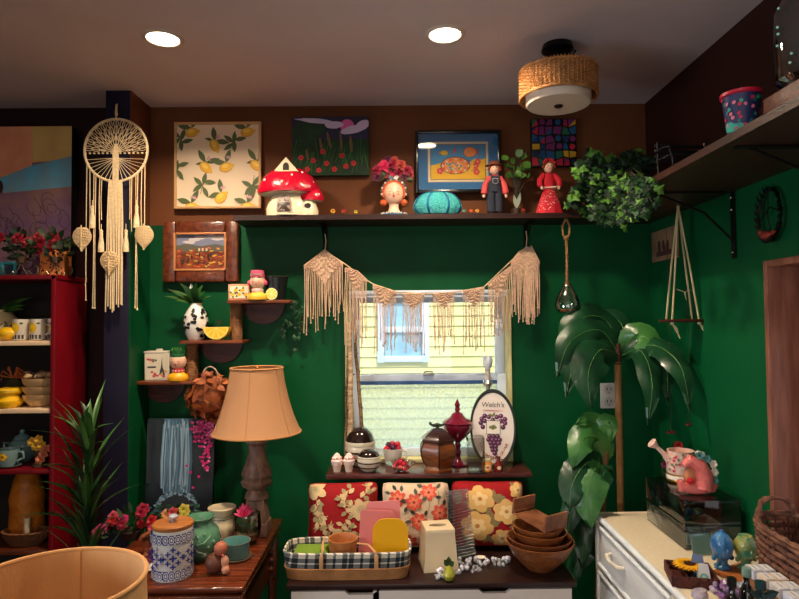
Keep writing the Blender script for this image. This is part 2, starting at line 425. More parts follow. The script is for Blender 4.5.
# ================================================================ FIXED FURNITURE
SZ0, SZ1, SD = 1.9116, 1.932, 2.433
xl = W(233, 217, SD).x; SX = .787
t = thing('corner_wall_shelf', 'long dark wood shelf running along back wall and round onto right wall', 'shelf', (0, SD, SZ0))
m = MB(); m.poly([(0, 0)], 0) if 0 else None
def prism(m, pts, z0, z1, mi=0):
    n = len(pts); m.add([(x, y, z0) for x, y in pts]+[(x, y, z1) for x, y in pts], [tuple(range(n))[::-1], tuple(range(n, 2*n))]+[(i, (i+1) % n, (i+1) % n+n, i+n) for i in range(n)], mi)
prism(m, [(xl, 0), (XR-.003, 0), (XR-.003, DW-SD-.003), (xl, DW-SD-.003)], 0, SZ1-SZ0)
obj('back_board', m, [SHELFW], t)
m = MB(); prism(m, [(SX, -1.6), (XR-.003, -1.6), (XR-.003, -.001), (SX, -.001)], 0, SZ1-SZ0); obj('side_board', m, [wood((62, 26, 17), (36, 14, 10), .4, ax=(12, 1, 12), sc=4)], t)
def bracket(m, x, y0, y1, dz):    # iron L bracket under back board, screws
    m.box((x, (y0+y1)/2, -.003), (.02, y1-y0, .004), .001); m.box((x, y1-.003, -dz/2), (.02, .004, dz), .001)
    m.tube([(x, y1-.004, -dz*.8), (x, (y0+y1)/2+.02, -dz*.45), (x, y0+.02, -.006)], .004)
    for z in (-.03, -dz+.012): m.ball((x, y1-.007, z), .004, n=8, k=5)
for px in (325, 525):
    m = MB(); x = W(px, 225, DW).x; bracket(m, x, .05, DW-SD-.003, .1); obj('bracket', m, [IRON], t)
for yy in (1.95, 1.43):           # brackets under the side board, on the right wall
    m = MB(); y = yy-SD
    m.box((XR-.16, y, -.003), (.26, .02, .004), .001); m.box((XR-.006, y, -.11), (.005, .02, .22), .001)
    m.tube([(XR-.01, y, -.16), (XR-.1, y, -.07), (XR-.25, y, -.006)], .004)
    for z in (-.02, -.06, -.2): m.ball((XR-.01, y, z), .0045, n=8, k=5, m=1)
    obj('bracket', m, [IRON, mat((200, 200, 200), .25, metal=1)], t)

# window ledge shelf and its upright
a = ON(326, 472, .883)
LX0, LX1, LD = W(326, 472, 2.436).x, W(532, 472, 2.436).x, 2.43
m = MB(); m.box(((LX0+LX1)/2, (LD+DW)/2-.002, .873), (LX1-LX0, DW-LD-.006, .02), .004)
ledge = obj('window_ledge_shelf', m, [wood((96, 44, 40), (58, 24, 22), .22, sc=4, coat=.4)], label='narrow dark red wood ledge shelf below the window', cat='shelf')
# low cabinet
CZT, CD = .599, 2.08
cx0, cx1 = W(289, 584, CD).x, W(574, 584, CD).x; cw = cx1-cx0
t = thing('drawer_cabinet', 'low white drawer cabinet with dark wooden top under the window', 'cabinet', ((cx0+cx1)/2, CD, 0))
m = MB(); m.box((0, .265, CZT-.009), (cw+.02, .53, .018), .003); obj('top', m, [mat((44, 24, 22), .3, n=(4, .8), c2=(28, 14, 13), stretch=(1, 10, 10))], t)
m = MB()
for x in (-cw/2+.01, cw/2-.01): m.box((x, .27, (CZT-.018)/2), (.018, .5, CZT-.019))
m.box((0, .52, (CZT-.018)/2), (cw-.04, .01, CZT-.03)); m.box((0, .27, .04), (cw-.04, .48, .02))
obj('body', m, [mat((40, 24, 22), .5)], t)
xs = [(W(291, 590, CD).x, W(373, 590, CD).x, .35), (W(379, 590, CD).x, W(572, 590, CD).x, 0.1)]
for xa, xb, off in xs:
    xa -= (cx0+cx1)/2; xb -= (cx0+cx1)/2
    for zt in (CZT-.024, CZT-.22, CZT-.41):
        m = MB(); c = (xa+xb)/2+off*(xb-xa); zb = zt-.17
        m.poly([(xa, zb), (xb, zb), (xb, zt), (c+.055, zt), (c+.04, zt-.012), (c-.04, zt-.012), (c-.055, zt), (xa, zt)], .016, T=Matrix.Translation((0, .004, 0)))
        obj('drawer', m, [mat((226, 214, 204), .45, n=(6, .3), c2=(205, 190, 180))], t)
# carved side table on the left
TZ, TD = .663, 1.92
tx1 = W(243, 584, TD).x; tx0 = -1.02; tw = tx1-tx0
t = thing('carved_side_table', 'polished reddish wood side table with stepped edge and carved corner posts', 'table', ((tx0+tx1)/2, TD, 0))
m = MB(); m.box((0, .33, TZ-.008), (tw, .66, .016), .006, seg=3); m.box((0, .335, TZ-.024), (tw-.03, .62, .016), .007, seg=3); m.box((0, .335, TZ-.04), (tw-.014, .64, .014), .006, seg=3)
obj('tabletop', m, [wood((122, 54, 26), (74, 30, 14), .22, sc=3, coat=.5)], t)
m = MB(); m.box((0, .335, TZ-.13), (tw-.08, .56, .16)); m.box((-.02, .052, TZ-.13), (tw-.2, .01, .11), .004); m.box((-.02, .046, TZ-.13), (tw-.24, .01, .08), .004)
apron = obj('apron', m, [WALNUT], t)
m = MB(); m.ball((-.02, .032, TZ-.13), (.014, .012, .014)); obj('knob', m, [GOLD], apron)
for sx in (-1, 1):
    for y in (.06, .6):
        m = MB(); x = sx*(tw/2-.035)
        m.box((x, y, TZ-.13), (.045, .045, .165), .004)
        for i in range(4): m.ball((x, y-.02, TZ-.075-i*.035), (.014, .01, .013), n=8, k=6)
        m.lathe([(0, 0), (.014, 0), (.02, .03), (.014, .06), (.022, .1), (.013, .14), (.018, .3), (.014, .4), (.022, .43), (.02, TZ-.21), (0, TZ-.21)], (x, y, 0), n=14)
        obj('leg', m, [WALNUT], t)
# red bookcase on the far left
BD, BB = 2.36, 2.6
bx1 = W(55, 341, BD).x; bx0 = bx1-.78; bw = bx1-bx0; BT = W(50, 275, BD).z
REDP = mat((112, 6, 20), .45, n=(5, .5), c2=(84, 5, 15), b=(30, .08), spec=.3); SHC = mat((228, 196, 160), .5)
t = thing('red_bookcase', 'dark red painted bookcase with cream shelves left of the dark column', 'bookcase', ((bx0+bx1)/2, BD, 0))
m = MB()
for s in (-1, 1): m.box((s*(bw/2-.009), (BB-BD)/2, BT/2), (.018, BB-BD, BT), .002)
m.box((0, (BB-BD)/2, BT-.008), (bw+.01, BB-BD, .018), .002)
obj('case', m, [REDP], t)
m = MB(); m.box((0, BB-BD-.005, BT/2), (bw-.04, .008, BT-.03)); obj('back_panel', m, [mat((20, 14, 14), .7)], t)
SHZ = []
for py, mt in ((341, SHC), (409, SHC), (470, REDP), (551, WALNUT), (640, SHC)):
    z = W(25, py, BD).z; SHZ.append(z)
    m = MB(); m.box((0, .115, z-.009), (bw-.038, .22, .018), .002); obj('shelf_board', m, [mt], t)
# white wicker dresser, right
DZ, DX = .765, .743
t = thing('wicker_dresser', 'white painted dresser with woven wicker drawer fronts at the right', 'dresser', (DX, 1.0, 0))
dl = 2.297-1.0; dwid = XR-.006-DX
RAT = mat((232, 218, 190), .5, n=(60, .6), c2=(206, 186, 150), stretch=(1, 6, 1), b=(120, .3))
WW = mat((232, 238, 244), .4, n=(12, .3), c2=(180, 190, 200))
def wov(c, c2, s):    # woven cane panel
    return weave(c, c2, s, .6, .35)
m = MB(); m.box((dwid/2, dl/2, DZ-.006), (dwid, dl, .012), .003); m.tube([(.004, .004, DZ-.008), (.004, dl-.004, DZ-.008)], .011, n=10, m=1); m.tube([(.0, dl-.006, DZ-.006), (dwid, dl-.006, DZ-.006)], .009, n=10)
obj('top', m, [RAT, WW], t)
m = MB(); m.box((dwid/2+.008, dl/2, (DZ-.012)/2), (dwid-.03, dl-.03, DZ-.02))
for y in (.015, dl-.015, dl/2): m.box((.012, y, (DZ-.012)/2), (.03, .03, DZ-.014), .006)
obj('carcass', m, [mat((214, 206, 186), .5)], t)
CANE = wov((244, 248, 252), (214, 218, 222), 420)
for y0, y1 in ((.035, dl/2-.018), (dl/2+.018, dl-.035)):
    for z1 in (DZ-.03, DZ-.2, DZ-.38, DZ-.56):
        m = MB(); m.box((.004, (y0+y1)/2, z1-.075), (.01, y1-y0, .15), .002)
        d = obj('drawer', m, [CANE], t)
        m = MB()
        for z in (z1-.006, z1-.144): m.tube([(-.002, y0, z), (-.002, y1, z)], .007, n=8)
        for y in (y0, y1): m.tube([(-.002, y, z1-.006), (-.002, y, z1-.144)], .007, n=8)
        obj('drawer_frame', m, [WW], d)
        m = MB(); yc = (y0+y1)/2+.1
        m.tube([(-.002, yc-.06, z1-.06), (-.022, yc-.055, z1-.06), (-.03, yc, z1-.062), (-.022, yc+.055, z1-.06), (-.002, yc+.06, z1-.06)], .006, n=8); obj('handle', m, [mat((232, 224, 208), .4)], d)
# ================================================================ PICTURES ON THE BACK WALL
def pictframe(name, label, px0, py0, px1, py1, D, fw, fcol, depth=.02, cat='picture', prof=True, tilt=0):
    a, b = W(px0, py0, D), W(px1, py1, D); w, h = b.x-a.x, a.z-b.z
    t = thing(name, label, cat, ((a.x+b.x)/2, D, b.z), (tilt, 0, 0))
    if fw:
        m = MB()
        for s in (-1, 1): m.box((s*(w/2-fw/2), depth/2, h/2), (fw, depth, h), fw*.2)
        for z in (fw/2, h-fw/2): m.box((0, depth/2, z), (w-2*fw+.002, depth, fw), fw*.2)
        obj('frame', m, [fcol], t)
    return t, w-2*fw, h-2*fw, fw
LG = mat((84, 96, 54), .6); LY = mat((232, 176, 44), .6); LY2 = mat((246, 204, 90), .6); CANV = mat((236, 212, 182), .75, b=(300, .2))
t, w, h, fw = pictframe('lemon_canvas', 'square cream canvas printed with yellow lemons in thin wooden frame', 174, 122, 261, 208, DW-.035, .011, mat((206, 160, 108), .5))
m = MB(); m.box((0, .018, h/2+fw), (w, .022, h))
P = Paint(m, flat(0, fw+h/2, 1, 1, .007))
def lemon(u, v, a):
    for q in (0, 1): P.leafp(u, v, .056+R.random()*.012, .024, a+PI/2+.9*(q*2-1)+.3, 3+(q == 1)*0)
    P.leafp(u, v, .045, .014, a+PI/2+2.4, 3); P.line([(u, v), (u+.02*math.cos(a+1.6), v+.03)], .002, 3)
    for q in range(4): P.leafp(u+.01, v+.018, .016, .006, a+q*.7, 4)
    ca, sa = math.cos(a), math.sin(a); P.ell(u, v-.02, .03, .021, 5, a); P.ell(u+.001, v-.019, .028, .019, 1, a); P.ell(u+.03*ca, v-.02+.03*sa, .008, .007, 1, a); P.ell(u-.003, v-.014, .016, .009, 2, a)
def sprig(u, v):
    for q in range(5): P.leafp(u, v+R.uniform(-.015, .015), .056, .02, q*1.256+R.uniform(-.3, .3), 3)
    P.line([(u-.01, v-.04), (u, v), (u+.006, v+.04)], .002, 3)
for u, v, a in ((.18, .04, .2), (.86, .04, .2), (.46, .2, -1.1), (.35, .47, -.7), (.6, .47, .3), (.97, .45, -.6), (.54, .84, .7), (.18, .96, .1), (.86, .96, .1)): lemon((u-.5)*w, (.5-v)*h, a)
for u, v in ((.05, .2), (.7, .2), (.32, .74), (.93, .74), (.0, .55)): sprig((u-.5)*w, (.5-v)*h)
# trim shapes to the canvas edge
for i, p in enumerate(m.v):
    m.v[i] = V((max(-w/2, min(w/2, p.x)), p.y, max(fw, min(fw+h, p.z))))
obj('canvas', m, [CANV, LY, LY2, LG, mat((214, 160, 170), .6), mat((206, 140, 30), .6)], t)

# flower meadow
t, w, h, _ = pictframe('meadow_painting', 'unframed dark green canvas painting of red flowers cattails and pink sun', 292, 117, 369, 175, DW-.03, 0, None)
m = MB(); m.box((0, .014, h/2), (w, .026, h), .001)
P = Paint(m, flat(0, 0, 1, 1, .0))
def clampm(m, w, z0, z1):
    for i, p in enumerate(m.v): m.v[i] = V((max(-w/2, min(w/2, p.x)), p.y, max(z0, min(z1, p.z))))
P.pg([(-w/2, h), (-w/2, h*.55), (0, h*.62), (w*.2, h*.6), (w/2, h*.62), (w/2, h)], 1)
P.ell(-w*.3, h*.75, w*.22, h*.22, 0, .3, jag=.15)
P.ell(w*.22, h*.84, w*.09, w*.09, 2); P.ell(w*.05, h*.86, w*.13, h*.06, 3, jag=.1); P.ell(w*.3, h*.78, w*.18, h*.07, 3, .2, jag=.1); P.ell(w*.42, h*.85, w*.1, h*.08, 3, .5)
P.ell(-w*.2, h*.93, w*.25, h*.04, 3, -.1, jag=.2)
for i in range(60):
    x = R.uniform(-w/2, w/2); y = R.uniform(0, h*.3); l = R.uniform(.1, .4)*h; P.line([(x, y), (x+R.uniform(-.02, .03), y+l)], .0025, R.choice((4, 4, 5)))
for x, y, l in ((-.12, .35, .3), (-.02, .45, .3), (.14, .4, .35), (.27, .38, .3), (-.3, .25, .2)): P.ell(x*w, y*h+l*h/2, .006, l*h/2, 6, R.uniform(-.1, .25))
for x, y in ((-.1, .4), (-.22, .25), (-.05, .2), (.15, .33), (.2, .15), (-.3, .1), (.3, .2), (.05, .1), (-.38, .3), (-.15, .08)):
    P.flower(x*w, y*h, .012, 7, 8)
clampm(m, w, 0, h)
obj('canvas', m, [mat((22, 62, 26), .6, n=(14, .8), c2=(10, 34, 14)), mat((40, 34, 70), .6, n=(10, .8), c2=(24, 20, 50)), mat((214, 90, 160), .6), mat((200, 180, 210), .6), mat((50, 110, 40), .6), mat((24, 80, 34), .6), mat((110, 84, 50), .6), mat((200, 40, 46), .6), mat((120, 16, 26), .6)], t)

# tuscan landscape in heavy frame
t, w, h, fw = pictframe('landscape_picture', 'small autumn hillside landscape in wide reddish brown wooden frame', 162, 221, 238, 282, DW-.04, .058, wood((118, 58, 32), (74, 32, 18), .3, ax=(4, 4, 4), sc=5, coat=.3), .036)
m = MB()
for s in (-1, 1): m.box((s*(w/2+.003), .004, h/2+fw), (.008, .014, h+.012), .001)
for z in (fw-.003, fw+h+.003): m.box((0, .004, z), (w, .014, .008), .001)
obj('inner_lip', m, [mat((196, 130, 80), .4)], t)
m = MB(); m.box((0, .02, h/2+fw), (w, .012, h))
P = Paint(m, flat(0, fw, 1, 1, .0135))
P.pg([(-w/2, h), (-w/2, h*.66), (w/2, h*.62), (w/2, h)], 1)
for i in range(6): P.ell(R.uniform(-.4, .4)*w, h*R.uniform(.78, .95), w*.13, h*.05, 2, jag=.2)
P.pg([(-w/2, h*.68), (-w*.3, h*.74), (0, h*.66), (w*.3, h*.72), (w/2, h*.66), (w/2, h*.5), (-w/2, h*.5)], 3)
for i in range(70): x, y = R.uniform(-.48, .48)*w, R.uniform(.04, .62)*h; P.ell(x, y, .006+.004*R.random(), .003, R.choice((4, 5, 6, 5)), R.uniform(-.3, .3), n=8)
for i in range(16): x, y = R.uniform(-.46, .3)*w, R.uniform(.1, .35)*h; P.leafp(x, y, .022, .006, PI/2, 7)
for x in (-.05, .02, .1): P.rect(x*w, h*.52, x*w+.008, h*.6, 8)
clampm(m, w, fw, fw+h)
obj('painting', m, [mat((150, 70, 34), .6, n=(40, .9), c2=(86, 40, 24)), mat((120, 124, 150), .6), mat((196, 186, 186), .6), mat((92, 90, 76), .6), mat((206, 104, 40), .6), mat((170, 60, 28), .6), mat((214, 166, 70), .6), mat((44, 40, 24), .6), mat((222, 190, 150), .6)], t)

# fish print, double mat, black frame
t, w, h, fw = pictframe('fish_picture', 'black framed print of patterned tropical fish with blue mat behind turquoise pumpkin', 415, 130, 502, 192, DW-.045, .014, mat((18, 16, 18), .25, coat=.4), .03)
m = MB(); m.box((0, .02, h/2+fw), (w, .008, h), m=0)
P = Paint(m, flat(0, fw+h/2, 1, 1, .0155))
iw, ih = w*.76, h*.72
P.rect(-iw/2, -ih/2, iw/2, ih/2, 1); jw, jh = iw*.92, ih*.88; P.rect(-jw/2, -jh/2, jw/2, jh/2, 2); jw *= .98; jh *= .97; P.rect(-jw/2, -jh/2, jw/2, jh/2, 3)
P.pg([(-jw/2, -jh*.1), (-jw*.3, -jh*.02), (0, -jh*.2), (jw*.3, 0), (jw/2, jh*.1), (jw/2, -jh/2), (-jw/2, -jh/2)], 4)
def fish(u, v, a, b, d, c1, c2, tail=1):
    P.pg([(u+d*a*.8, v), (u+d*a*1.5, v+b*.8), (u+d*a*1.3, v), (u+d*a*1.5, v-b*.8)], 2); P.pg([(u+d*a*.8, v), (u+d*a*1.42, v+b*.65), (u+d*a*1.25, v), (u+d*a*1.42, v-b*.65)], c2)
    P.ell(u, v, a*1.06, b*1.07, 2, n=20); P.ell(u, v, a, b, c1, n=20); P.ell(u-d*a*.6, v+b*.2, a*.12, a*.12, 1); P.ell(u-d*a*.6, v+b*.2, a*.06, a*.06, 2)
fish(.052, .043, .027, .022, 1, 5, 6); fish(-.06, .04, .017, .011, -1, 4, 5); P.leafp(-.02, .035, .03, .012, 1.2, 6)
P.pg([(.04, -.03), (.085, -.005), (.075, -.03), (.09, -.055)], 2); P.pg([(.045, -.03), (.08, -.01), (.072, -.03), (.083, -.05)], 4); fish(-.012, -.016, .062, .036, 1, 5, 4)
for i in range(16): tt = i/16*2*PI; P.ell(-.01+.056*math.cos(tt), -.018+.029*math.sin(tt), .005, .005, 6 if i % 2 else 1, n=8)
for i in range(40):
    r = R.random()**.5; tt = R.random()*2*PI; P.ell(-.01+.042*r*math.cos(tt), -.022+.018*r*math.sin(tt), .0045, .004, R.choice((4, 7, 1, 3)), n=7)
for x, y in ((-.08, -.04), (.08, -.045), (.085, .0), (.075, -.02)): P.flower(x, y, .014, 6, 4)
P.line([(.05, -.04), (.065, -.02), (.055, -.005), (.075, .01)], .01, 4)
obj('print', m, [mat((44, 112, 166), .7), mat((226, 206, 176), .7), mat((20, 18, 30), .7), mat((60, 140, 190), .7), mat((236, 186, 40), .7), mat((238, 140, 60), .7), mat((214, 66, 80), .7), mat((80, 150, 90), .7)], t)
m = MB(); m.box((0, .0105, h/2+fw), (w, .002, h)); obj('glazing', m, [pane(f=.12)], t)

# colour block mosaic picture
t, w, h, fw = pictframe('mosaic_picture', 'small black panel filled with bright multicoloured geometric shapes', 531, 119, 577, 166, DW-.028, 0, None)
m = MB(); m.box((0, .013, h/2), (w, .024, h), .001); P = Paint(m, flat(0, 0, 1, 1, 0))
n = 6; px_ = [[((i+R.uniform(-.28, .28)*(0 < i < n))*w/n-w/2, (j+R.uniform(-.28, .28)*(0 < j < n))*h/n) for i in range(n+1)] for j in range(n+1)]
for j in range(n):
    for i in range(n):
        q = [px_[j][i], px_[j][i+1], px_[j+1][i+1], px_[j+1][i]]; cx = sum(a[0] for a in q)/4; cy = sum(a[1] for a in q)/4
        q = [(cx+(a[0]-cx)*.82, cy+(a[1]-cy)*.82) for a in q]
        if R.random() < .25: P.ell(cx, cy, w/n*.38, w/n*.38, R.randint(1, 6))
        elif R.random() < .4: P.pg(q[:3], R.randint(1, 6)); P.pg([q[0], q[2], q[3]], R.randint(1, 6))
        else: P.pg(q, R.randint(1, 6))
obj('panel', m, [BLACK, mat((190, 30, 60), .5), mat((24, 84, 130), .5), mat((210, 160, 30), .5), mat((30, 110, 80), .5), mat((120, 40, 100), .5), mat((30, 50, 90), .5)], t)

# ================================================================ ON THE CORNER SHELF
ST = SZ1+.001
# mushroom house
p = AT(290, 2.5, ST); k = 2.5/600
t = thing('mushroom_house', 'white mushroom cottage ornament with glossy red spotted caps', 'ornament', p)
SH = mat((236, 220, 186), .35, coat=.3); CAPR = mat((196, 8, 44), .25, coat=.6, b=(50, .45)); WIN = mat((46, 30, 22), .4)
m = MB(); m.lathe([(0, 0), (23*k, 0), (23.5*k, 8*k), (20*k, 18*k), (17*k, 24*k), (0, 24*k)], (0, 0, 0), 30, sy=.8)
mr_ = prof_r([(23*k, -.001), (23*k, 0), (23.5*k, 8*k), (20*k, 18*k), (17*k, 24*k)])
P = Paint(m, lambda u, v, d: V((u, -.8*math.sqrt(max(1e-6, mr_(v)**2-u*u))-d-.0045, v)))
for q_ in (1, .8):
    P.pg([((x+2.5)*q_*k-2.5*k, (y-3)*q_*k+3*k) for x, y in ((-10, 3), (5, 3), (5, 12), (3, 17), (-2.5, 19.5), (-8, 17), (-10, 12))], 2 if q_ == 1 else 1)
P.rect(-3.2*k, 3*k, -2*k, 18.5*k, 2); P.rect(-9*k, 12*k, 4*k, 13*k, 2); P.rect(-8*k, 3.5*k, -4*k, 11*k, 2)
obj('body', m, [SH, WIN, mat((150, 130, 120), .5)], t)
m = MB()
cap = [(0, 50*k), (9*k, 49.4*k), (17*k, 47*k), (25*k, 40*k), (30*k, 32*k), (32*k, 26*k), (31*k, 23*k), (29*k, 22.5*k)]
m.lathe(cap[::-1], (-1*k, 0, 0), 36, sy=.75, fn=lambda t_, z: 1+.015*math.sin(t_*9))
m.lathe([(0, 23*k), (18*k, 20*k), (29*k, 22.8*k)], (-1*k, 0, 0), 30, sy=.75, m=1)
Pm = Paint(m, lambda u, v, d: V((-k+(26*k+(5*k)*math.cos(v)+d*1.0)*math.sin(u)*math.cos(v*.9), -.75*(26*k+5*k*math.cos(v)+d*3)*math.cos(u)*math.cos(v*.9), 25*k+25*k*math.sin(v)+d)))
for u, v in ((-.9, .45), (-.35, .9), (.25, .6), (.8, .8), (1.1, .35), (-.1, .3), (.55, .2)): m.ball((-k+30*k*math.sin(u)*math.cos(v), -.75*30*k*math.cos(u)*math.cos(v), 24*k+25.5*k*math.sin(v)), (1.6*k,)*3, n=8, k=5, m=2)
obj('cap', m, [CAPR, mat((206, 190, 170), .5), mat((250, 240, 230), .4)], t)
m = MB(); m.poly([(-13*k, 43*k), (-1*k, 57*k), (11*k, 43*k)], 14*k, T=Matrix.Translation((0, -16*k, 0))); P = Paint(m, flat(-k, 46*k, 1, 1, -16*k)); P.ell(0, 2*k, 3*k, 3.6*k, 1); P.rect(-3*k, -2*k, 3*k, 2*k, 1)
obj('dormer', m, [SH, WIN], t)
m = MB(); m.lathe([(0, 0), (9*k, 0), (9.5*k, 5*k), (7.5*k, 11*k), (6*k, 16*k), (0, 16*k)], (20*k, -6*k, 0), 22); P = Paint(m, cylmap(9.3*k, 0, 1, (20*k, -6*k))); P.ell(0, 9*k, .38, 2.6*k, 1)
an = obj('annex', m, [SH, WIN], t)
m = MB(); m.lathe([(0, 31*k), (6*k, 29.5*k), (11*k, 24*k), (13*k, 18*k), (12*k, 15*k)][::-1], (22*k, -5*k, 0), 26, sy=.8); m.lathe([(0, 14*k), (12*k, 15*k)], (22*k, -5*k, 0), 26, sy=.8, m=1)
for u, v in ((-.5, .6), (.4, .8), (.8, .3)): m.ball((22*k+12.6*k*math.sin(u)*math.cos(v), -5*k-10*k*math.cos(u)*math.cos(v), 17*k+13*k*math.sin(v)), 1.1*k, n=8, k=5, m=2)
obj('annex_cap', m, [CAPR, mat((206, 190, 170), .5), mat((250, 240, 230), .4)], an)

def tinyflower(px, D, z, c, s=.012, lab='', grp='tiny dried flowers along the back shelf'):
    p = AT(px, D, z); m = MB(); m.tube([(0, 0, 0), (.002, 0, s*.6), (0, 0, s*1.2)], .001, 5, m=1)
    m.leaf((0, 0, .001), (s*1.4, -.004, s*.5), s*.5, 1); m.leaf((0, 0, .001), (-s*1.2, -.004, s*.6), s*.5, 1)
    for i in range(9):
        a = i*2*PI/9; m.leaf((0, 0, s*1.2), (math.cos(a)*s*.8, -.004-math.sin(a*2)*.002, s*1.25+math.sin(a)*s*.7), s*.5, 0, nrm=(0, -1, 0), n=4)
    m.ball((0, -.004, s*1.25), s*.25, n=8, k=5, m=2)
    obj('dried_flower', m, [mat(c, .6), LEAF2, mat((120, 80, 20), .6)], loc=p, label=lab, cat='flower', group=grp)
for px, c, lb in ((333, (236, 160, 50), 'tiny orange dried flower on the shelf right of the mushroom house'), (344, (170, 30, 34), 'tiny dark red dried flower on the shelf below the meadow painting'), (356, (200, 180, 60), 'tiny pale yellow dried sprig on the shelf before the flower head vase'),
                  (464, (60, 140, 140), 'tiny teal dried flower beside the turquoise pumpkin'), (471, (214, 90, 40), 'tiny rust orange dried flower left of the boy doll'), (477, (230, 150, 60), 'tiny amber dried flower touching boy doll boots'), (523, (180, 40, 40), 'tiny red dried flower at girl doll skirt')):
    tinyflower(px, 2.455, ST, c, .014 if px < 350 else .011, lb)

# woman's head vase with flowers
p = AT(394, 2.52, ST); k = 2.52/600
SKIN = mat((236, 190, 160), .35, coat=.3); HAIR = mat((206, 92, 44), .5, b=(120, .3))
def face(P, k, s=1, brow=3, lips=2, closed=True):
    for q in (-1, 1):
        P.line([(q*(2.2+i*.9)*k*s, (.6-.5*math.sin(PI*i/4))*k*s) for i in range(5)], .35*k*s, brow)
        P.line([(q*(2+i*1.1)*k*s, (3.2+.5*math.sin(PI*i/4))*k*s) for i in range(5)], .25*k*s, lips+2)
        P.ell(q*4.4*k*s, -2.4*k*s, 1.5*k*s, 1.2*k*s, lips+3)
    P.ell(0, -4.4*k*s, 1*k*s, .9*k*s, lips)
t = thing('head_vase', 'painted lady head planter with closed eyes and magenta flowers in hair', 'vase', p)
m = MB()
m.lathe([(0, 0), (13*k, 0), (12.4*k, 2*k), (9*k, 4*k)], n=26, m=1, sy=.8); m.lathe([(9*k, 4*k), (6*k, 6*k), (4.8*k, 10*k), (5*k, 15*k), (6*k, 16*k)], n=26, sy=.8)
m.ball((0, -.5*k, 24*k), (10.2*k, 9.5*k, 12*k), n=28, k=14)
m.ball((0, -10.2*k, 23*k), (1*k, 1.6*k, 2*k), n=10, k=6)
for i in range(11): a = PI+PI*i/10; m.ball((12.6*k*math.cos(a), 10*k*math.sin(a), 3.5*k), .9*k, n=8, k=5, m=6)
sf = lambda u, v, d: V((u, -.5*k-9.5*k*math.sqrt(max(.02, 1-(u/10.2/k)**2-(v/12/k)**2))-d, 24*k+v))
face(Paint(m, sf, 6e-4), k, 1.0)
obj('bust', m, [SKIN, mat((60, 110, 150), .4), mat((190, 50, 50), .4), mat((50, 30, 24), .5), mat((150, 80, 50), .5), mat((232, 150, 130), .5), mat((230, 226, 220), .4)], t)
m = MB()
for i in range(26):                    # hair framing the face
    a = -.35+(PI+.7)*i/25; m.tube([(10.6*k*math.cos(a)*(1-.1*j), -5*k+3.4*k*j, 24*k+11.5*k*math.sin(a)+j*.8*k) for j in range(3)], 1.3*k, 6)
for q in (-1, 1): m.ball((q*10.5*k, -2*k, 14.5*k), (3.6*k, 3.4*k, 3.4*k), n=12, k=7)
m.ball((0, 2*k, 25*k), (11*k, 10*k, 12*k), n=20)
obj('hair', m, [HAIR], t)
m = MB()
for j in range(5):
    for i in range(15):
        a = -.2+(PI+.4)*i/14; rr = 12.2*k-j*.1*k; m.ball((rr*math.cos(a), -4*k+j*2.6*k, 25*k+rr*1.02*math.sin(a)+.6*k*j), (1.3*k, 1.5*k, 1.3*k), n=7, k=5, m=(i+j) % 2)
m.leaf((0, -5*k, 38*k), (6*k, -6*k, 41*k), 4*k, 0, nrm=(0, -1, 0)); m.leaf((0, -5*k, 38*k), (-6*k, -6*k, 41*k), 4*k, 1, nrm=(0, -1, 0))
obj('headscarf', m, [mat((214, 206, 196), .6), mat((90, 100, 110), .6)], t)
m = MB()
def bloom(m, c, r, mi, n=3, k_=6, dirn=(0, -1, .3)):
    d = V(dirn).normalized(); a = d.orthogonal().normalized(); b = d.cross(a)
    for j in range(n):
        rr = r*(1-j*.27)
        for i in range(k_):
            t_ = 2*PI*i/k_+j*.5; e = (a*math.cos(t_)+b*math.sin(t_))
            m.leaf(V(c)+d*(j*r*.12), V(c)+e*rr+d*(r*(.15+.3*j)), rr*.95, mi, nrm=d, n=4, fold=.2, sag=r*.1)
fl = [(-16, 47, 6, 0), (-9, 51, 7, 1), (-1, 52, 6, 0), (7, 51, 6.5, 2), (14, 46, 6, 0), (-4, 44, 7, 1), (5, 45, 6, 0), (12, 40, 5, 3), (-17, 40, 5, 3), (-12, 45, 5, 1), (1, 57, 4, 2), (-6, 58, 4, 3), (17, 42, 4, 2)]
for x, z, r, mi in fl: bloom(m, (x*k, R.uniform(-7, 0)*k, z*k), r*k*1.05, mi)
for i in range(30):
    a = R.uniform(-.5, PI+.5); m.leaf((8*k*math.cos(a), -4*k, 42*k), (R.uniform(17, 22)*k*math.cos(a), R.uniform(-6, 4)*k, (44+R.uniform(8, 15)*math.sin(a)-5*(R.random() < .4))*k), 5*k, 4, nrm=(0, -1, .2))
obj('flowers', m, [mat((140, 14, 50), .6), mat((206, 34, 84), .6), mat((170, 60, 50), .6), mat((90, 20, 60), .6), mat((60, 70, 34), .6)], t)

# turquoise pumpkin
p = AT(437.5, 2.5, ST); k = 2.5/600
t = thing('beaded_pumpkin', 'squat turquoise beaded pumpkin with blue ribs on the back shelf', 'ornament', p)
m = MB(); pr = [(0, .0), (15*k, 0), (21*k, 1.5*k), (24.5*k, 6*k)]+[(25.5*k*math.cos(a)**.75, 8*k+16.5*k*math.sin(a)) for a in [PI/2*i/9 for i in range(0, 9)]]+[(0, 24.5*k)]
m.lathe(pr, n=60, sy=.6, fn=lambda a, z: 1-.03*abs(math.cos(a*5)))
obj('body', m, [mat((84, 198, 196), .4, b=(240, 1.0), n=(160, .7), c2=(40, 150, 160))], t)
m = MB()
for a in [-PI/2+d for d in (-1.1, -.42, .42, 1.1, 1.9, 2.7, 3.6)]:
    m.tube([(r*1.008*math.cos(a), r*.6*1.008*math.sin(a), z+.0005) for r, z in pr[1:-1]], .0055, 6, flat=.4)
obj('ribs', m, [mat((20, 100, 150), .5)], t)

